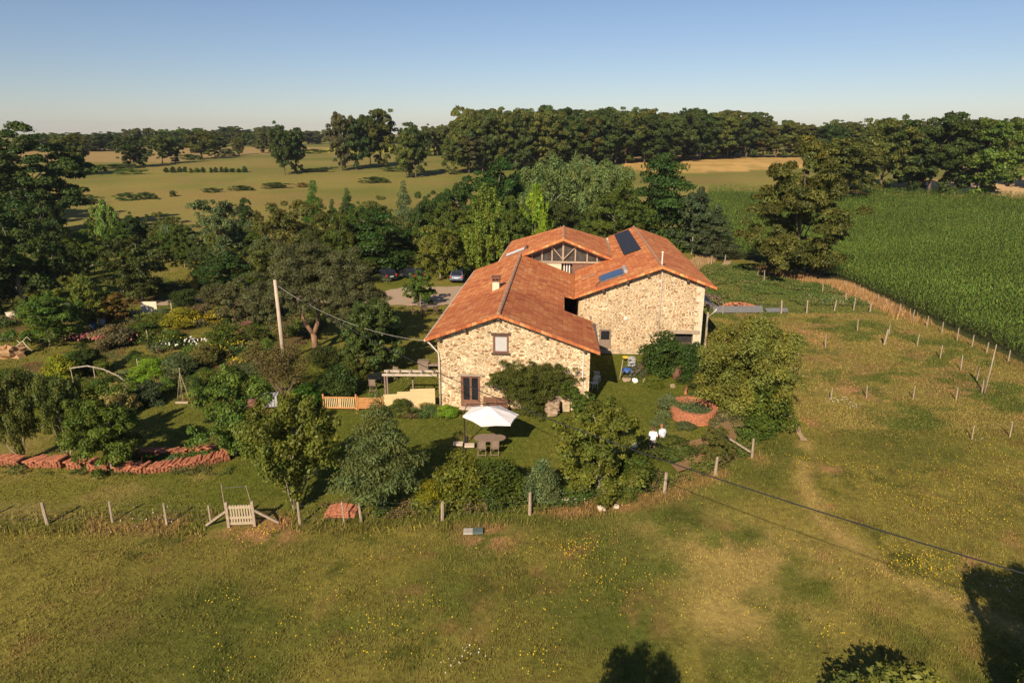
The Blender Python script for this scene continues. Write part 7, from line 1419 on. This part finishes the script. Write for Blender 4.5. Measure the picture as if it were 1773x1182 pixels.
# ---------------- cars ----------------
def car(label,x,y,rz,paint,L=4.5,W=1.8,Hh=1.55,group=None):
    t=thing('parked_car',label,'car',(x,y,gz(x,y)),rz,group); prof=[(-L/2,.35),(-L/2-.02,.75),(-L/2+.12,.98),(-L/2+.45,Hh-.06),(-L/2+.9,Hh),(L*.08,Hh-.02),(L*.27,1.02),(L/2-.15,.85),(L/2,.62),(L/2,.33)]
    secs=[(-W/2,.0,0),(-W/2+.04,.0,1),(0,.0,2),(W/2-.04,.0,1),(W/2,.0,0)]
    mb=MB(); n=len(prof); ws=[W/2*.93,W/2,W/2,W/2*.80,W/2*.76,W/2*.76,W/2*.98,W/2*.96,W/2*.9,W/2*.88]
    vs=[(-w_,a,b) for (a,b),w_ in zip(prof,ws)]+[(w_,a,b) for (a,b),w_ in zip(prof,ws)]
    fs=[tuple(range(n)),tuple(reversed(range(n,2*n)))]+[(i,(i+1)%n,(i+1)%n+n,i+n) for i in range(n)]; mb.add(vs,fs); mb.build('body',M[paint],t,bevel=.05)
    mb=MB(); a0,a1=-L/2+.14,-L/2+.43; mb.add([(-W*.37,a0-.03,1.06),(W*.37,a0-.03,1.06),(W*.33,a1-.05,Hh-.1),(-W*.33,a1-.05,Hh-.1)],[(0,1,2,3)]); mb.build('rear_window',M['glass'],t)
    mb=MB(); mb.add([(-W*.40,L*.25,1.06),(W*.40,L*.25,1.06),(W*.35,L*.11,Hh-.07),(-W*.35,L*.11,Hh-.07)],[(0,1,2,3)]); mb.build('windscreen',M['glass'],t)
    for s in(-1,1):
        mb=MB(); mb.add([(s*(W/2-.0)+.0,-L/2+.35,1.03),(s*W/2*1.0,L*.24,1.05),(s*(W/2*.78+.02),L*.08,Hh-.08),(s*(W/2*.78+.02),-L/2+.6,Hh-.1)],[(0,1,2,3)]); mb.build('side_window',M['glass'],t)
        mb=MB(); mb.box(s*W*.40-.10,s*W*.40+.10,-L/2-.06,-L/2+.1,.72,1.0); mb.build('tail_light',M['taillight'],t,bevel=.02)
        mb=MB(); mb.box(s*(W/2+.08)-.08,s*(W/2+.08)+.08,L*.2,L*.24,.98,1.1); mb.build('wing_mirror',M[paint],t)
        for wy in(-L*.3,L*.31):
            mb=MB(); mb.tube([(s*(W/2-.2),wy,.32),(s*(W/2+.01),wy,.32)],.32,18); wv=mb.build('wheel',M['tyre'],t); mb=MB(); mb.tube([(s*(W/2),wy,.32),(s*(W/2+.025),wy,.32)],.2,12); mb.build('rim',M['metal'],wv)
    mb=MB(); mb.box(-.26,.26,-L/2-.045,-L/2-.02,.66,.78); mb.build('number_plate',M['whitepaint'],t); mb=MB(); mb.box(-W/2*.92,W/2*.92,-L/2-.08,-L/2+.05,.36,.58); mb.build('bumper',M[paint],t,bevel=.02); return t
car('silver blue estate car seen from behind left of the farmhouse roof',-7.0,88.2,R(-3),'carsilver'); car('dark parked car seen from behind between the pine and the small tree',-13.2,88.8,R(35),'cardark'); car('dark car mostly hidden behind the big pine crown',-17.0,88.6,R(40),'cardark')
# ---------------- people ----------------
def person(label,x,y,rz,joints,edges,rad,shirt,legs,hair,head,clo,arms_bare=True):
    """one skinned body; clothes as slightly larger skins"""
    t=thing('person',label,'person',(x,y,0),rz)
    def skin(name,js,es,sc,m,root=0,sub=2):
        idx={j:i for i,j in enumerate(js)}; me=bpy.data.meshes.new(name); me.from_pydata([joints[j] for j in js],[(idx[a],idx[b]) for a,b in es],[]); me.materials.append(m); o=bpy.data.objects.new(name,me); C.objects.link(o); o.parent=t
        md=o.modifiers.new('skin','SKIN'); 
        for i,j in enumerate(js): r=rad[j]; r=(r,r) if not hasattr(r,'__len__') else r; r=(r[0]*.8,r[1]*.8) if name=='body' and j in('pel','waist','chest','neckb','shL','shR','hiL','hiR') else r; me.skin_vertices[0].data[i].radius=(r[0]*sc,r[1]*sc)
        me.skin_vertices[0].data[root].use_root=True; md.use_smooth_shade=True; s=o.modifiers.new('s','SUBSURF'); s.levels=sub; s.render_levels=sub; return o
    skin('body',list(joints),edges,1.,M['skin'],0)
    up=[j for j in clo['shirt']]; skin('shirt',up,[e for e in edges if e[0] in up and e[1] in up],1.24,M[shirt]); lo=clo['legs']; skin('trousers',lo,[e for e in edges if e[0] in lo and e[1] in lo],1.16,M[legs])
    sh=clo['shoes']
    for a,b in sh: mb=MB(); p=Vector(joints[a]); q=Vector(joints[b]); mb.beam(p+Vector((0,-.04,-.03)),q+Vector((0,.04,-.02)),.10,.09); mb.build('shoe',M['darkwood'],t,bevel=.02)
    hp=Vector(joints['head']); mb=MB(); n=12
    prof=[(.001,.155),(.06,.145),(.09,.10),(.098,.04),(.09,-.02),(.075,-.06)]; mb.lathe([(r,z) for r,z in prof[::-1]],n,(hp.x,hp.y-.012,hp.z)); mb.build('hair',M[hair],t,smooth=True)
    # face features on the far side
    mb=MB(); mb.lathe([(.02,-.02),(.012,.02)],6,(hp.x,hp.y+.10,hp.z-.01)); [mb.lathe([(.012,-.01),(.012,.01)],6,(hp.x+s*.035,hp.y+.085,hp.z+.02)) for s in(-1,1)]; [mb.lathe([(.018,-.03),(.022,.03)],6,(hp.x+s*.095,hp.y,hp.z)) for s in(-1,1)]; mb.build('face_features',M['skin'],t)
    return t
def pose(sc=1.,bend=0.,armL=None,armR=None):
    J=dict(pel=(0,0,.95),waist=(0,.0,1.12),chest=(0,bend*.3+.01,1.33),neckb=(0,bend*.6,1.47),neck=(0,bend*.9+.01,1.54),head=(0,bend*1.1+.03,1.66),crown=(0,bend*1.1+.02,1.74),
     shL=(-.19,bend*.5,1.43),elL=(-.27,bend*.5-.02,1.16),wrL=(-.22,bend*.5+.16,.98),haL=(-.20,bend*.5+.23,.93),
     shR=(.19,bend*.5,1.43),elR=(.27,bend*.5-.02,1.16),wrR=(.22,bend*.5+.16,.98),haR=(.20,bend*.5+.23,.93),
     hiL=(-.10,0,.88),knL=(-.11,.03,.49),anL=(-.12,-.02,.09),toL=(-.13,.16,.04),hiR=(.10,0,.88),knR=(.11,.03,.49),anR=(.12,-.02,.09),toR=(.14,.16,.04))
    if armL: J.update(armL)
    if armR: J.update(armR)
    for s,h in(('L','haL'),('R','haR')):
        hx,hy,hz=J[h]; dd=Vector(J[h])-Vector(J['wr'+s]); dd.normalize(); side=Vector((1 if s=='L' else -1,0,0))
        for k in range(4): b=Vector((hx,hy,hz))+side*(.033-.022*k); J['f%s%d'%(s,k)]=tuple(b+dd*.045); J['g%s%d'%(s,k)]=tuple(b+dd*(.08-.008*abs(k-1.5))+Vector((0,0,-.012)))
        J['t%s'%s]=tuple(Vector((hx,hy,hz))+side*.05+dd*.01); 
    J={k:(a*sc,b*sc,c*sc) for k,(a,b,c) in J.items()}
    E=[('pel','waist'),('waist','chest'),('chest','neckb'),('neckb','neck'),('neck','head'),('head','crown'),('chest','shL'),('shL','elL'),('elL','wrL'),('wrL','haL'),('chest','shR'),('shR','elR'),('elR','wrR'),('wrR','haR'),('pel','hiL'),('hiL','knL'),('knL','anL'),('anL','toL'),('pel','hiR'),('hiR','knR'),('knR','anR'),('anR','toR')]
    for s in'LR':
        for k in range(4): E+=[('ha'+s,'f%s%d'%(s,k)),('f%s%d'%(s,k),'g%s%d'%(s,k))]
        E.append(('ha'+s,'t'+s))
    rad=dict(pel=(.16,.12),waist=(.16,.11),chest=(.18,.12),neckb=(.10,.08),neck=.055,head=(.085,.095),crown=(.06,.07),shL=.065,shR=.065,elL=.045,elR=.045,wrL=.03,wrR=.03,haL=(.038,.02),haR=(.038,.02),hiL=.10,hiR=.10,knL=.06,knR=.06,anL=.042,anR=.042,toL=.04,toR=.04)
    for k in J:
        if k not in rad: rad[k]=.009
    return J,E,rad
clo=dict(shirt=['waist','chest','neckb','shL','elL','shR','elR','pel'],legs=['pel','hiL','knL','hiR','knR'],shoes=[('anL','toL'),('anR','toR')])
J,E_,rad=pose(.95,.05); person('person in white t-shirt and dark shorts, left of the two on the lawn',8.45,37.45,R(-10),J,E_,rad,'shirtw','shorts','hair',None,clo)
J,E_,rad=pose(.93,.16,armR=dict(elR=(.30,.10,1.2),wrR=(.34,.26,1.02),haR=(.35,.33,.98)),armL=dict(elL=(-.24,-.05,1.16),wrL=(-.08,-.16,1.0),haL=(-.02,-.18,.96))); clo2=dict(clo); clo2['legs']=['pel','hiL','knL','anL','hiR','knR','anR']; person('person in pale blue shirt leaning forward, right of the two on the lawn',9.1,37.8,R(15),J,E_,rad,'shirtb','denim','hairred',None,clo2)

# ---------------- haze: a closed box of thin even air ----------------
def make_haze(density):
    m=bpy.data.materials.new('haze_air'); m.use_nodes=True; n=m.node_tree.nodes; l=m.node_tree.links; n.remove(n['Principled BSDF']); v=n.new('ShaderNodeVolumePrincipled'); v.inputs['Color'].default_value=(.80,.86,1,1); v.inputs['Density'].default_value=density; v.inputs['Anisotropy'].default_value=.2; l.new(v.outputs[0],n['Material Output'].inputs['Volume'])
    mb=MB(); mb.box(-2700,2700,-60,3300,-1.2,60); o=mb.build('haze',m); tag(o,kind='stuff')
make_haze(.00011)
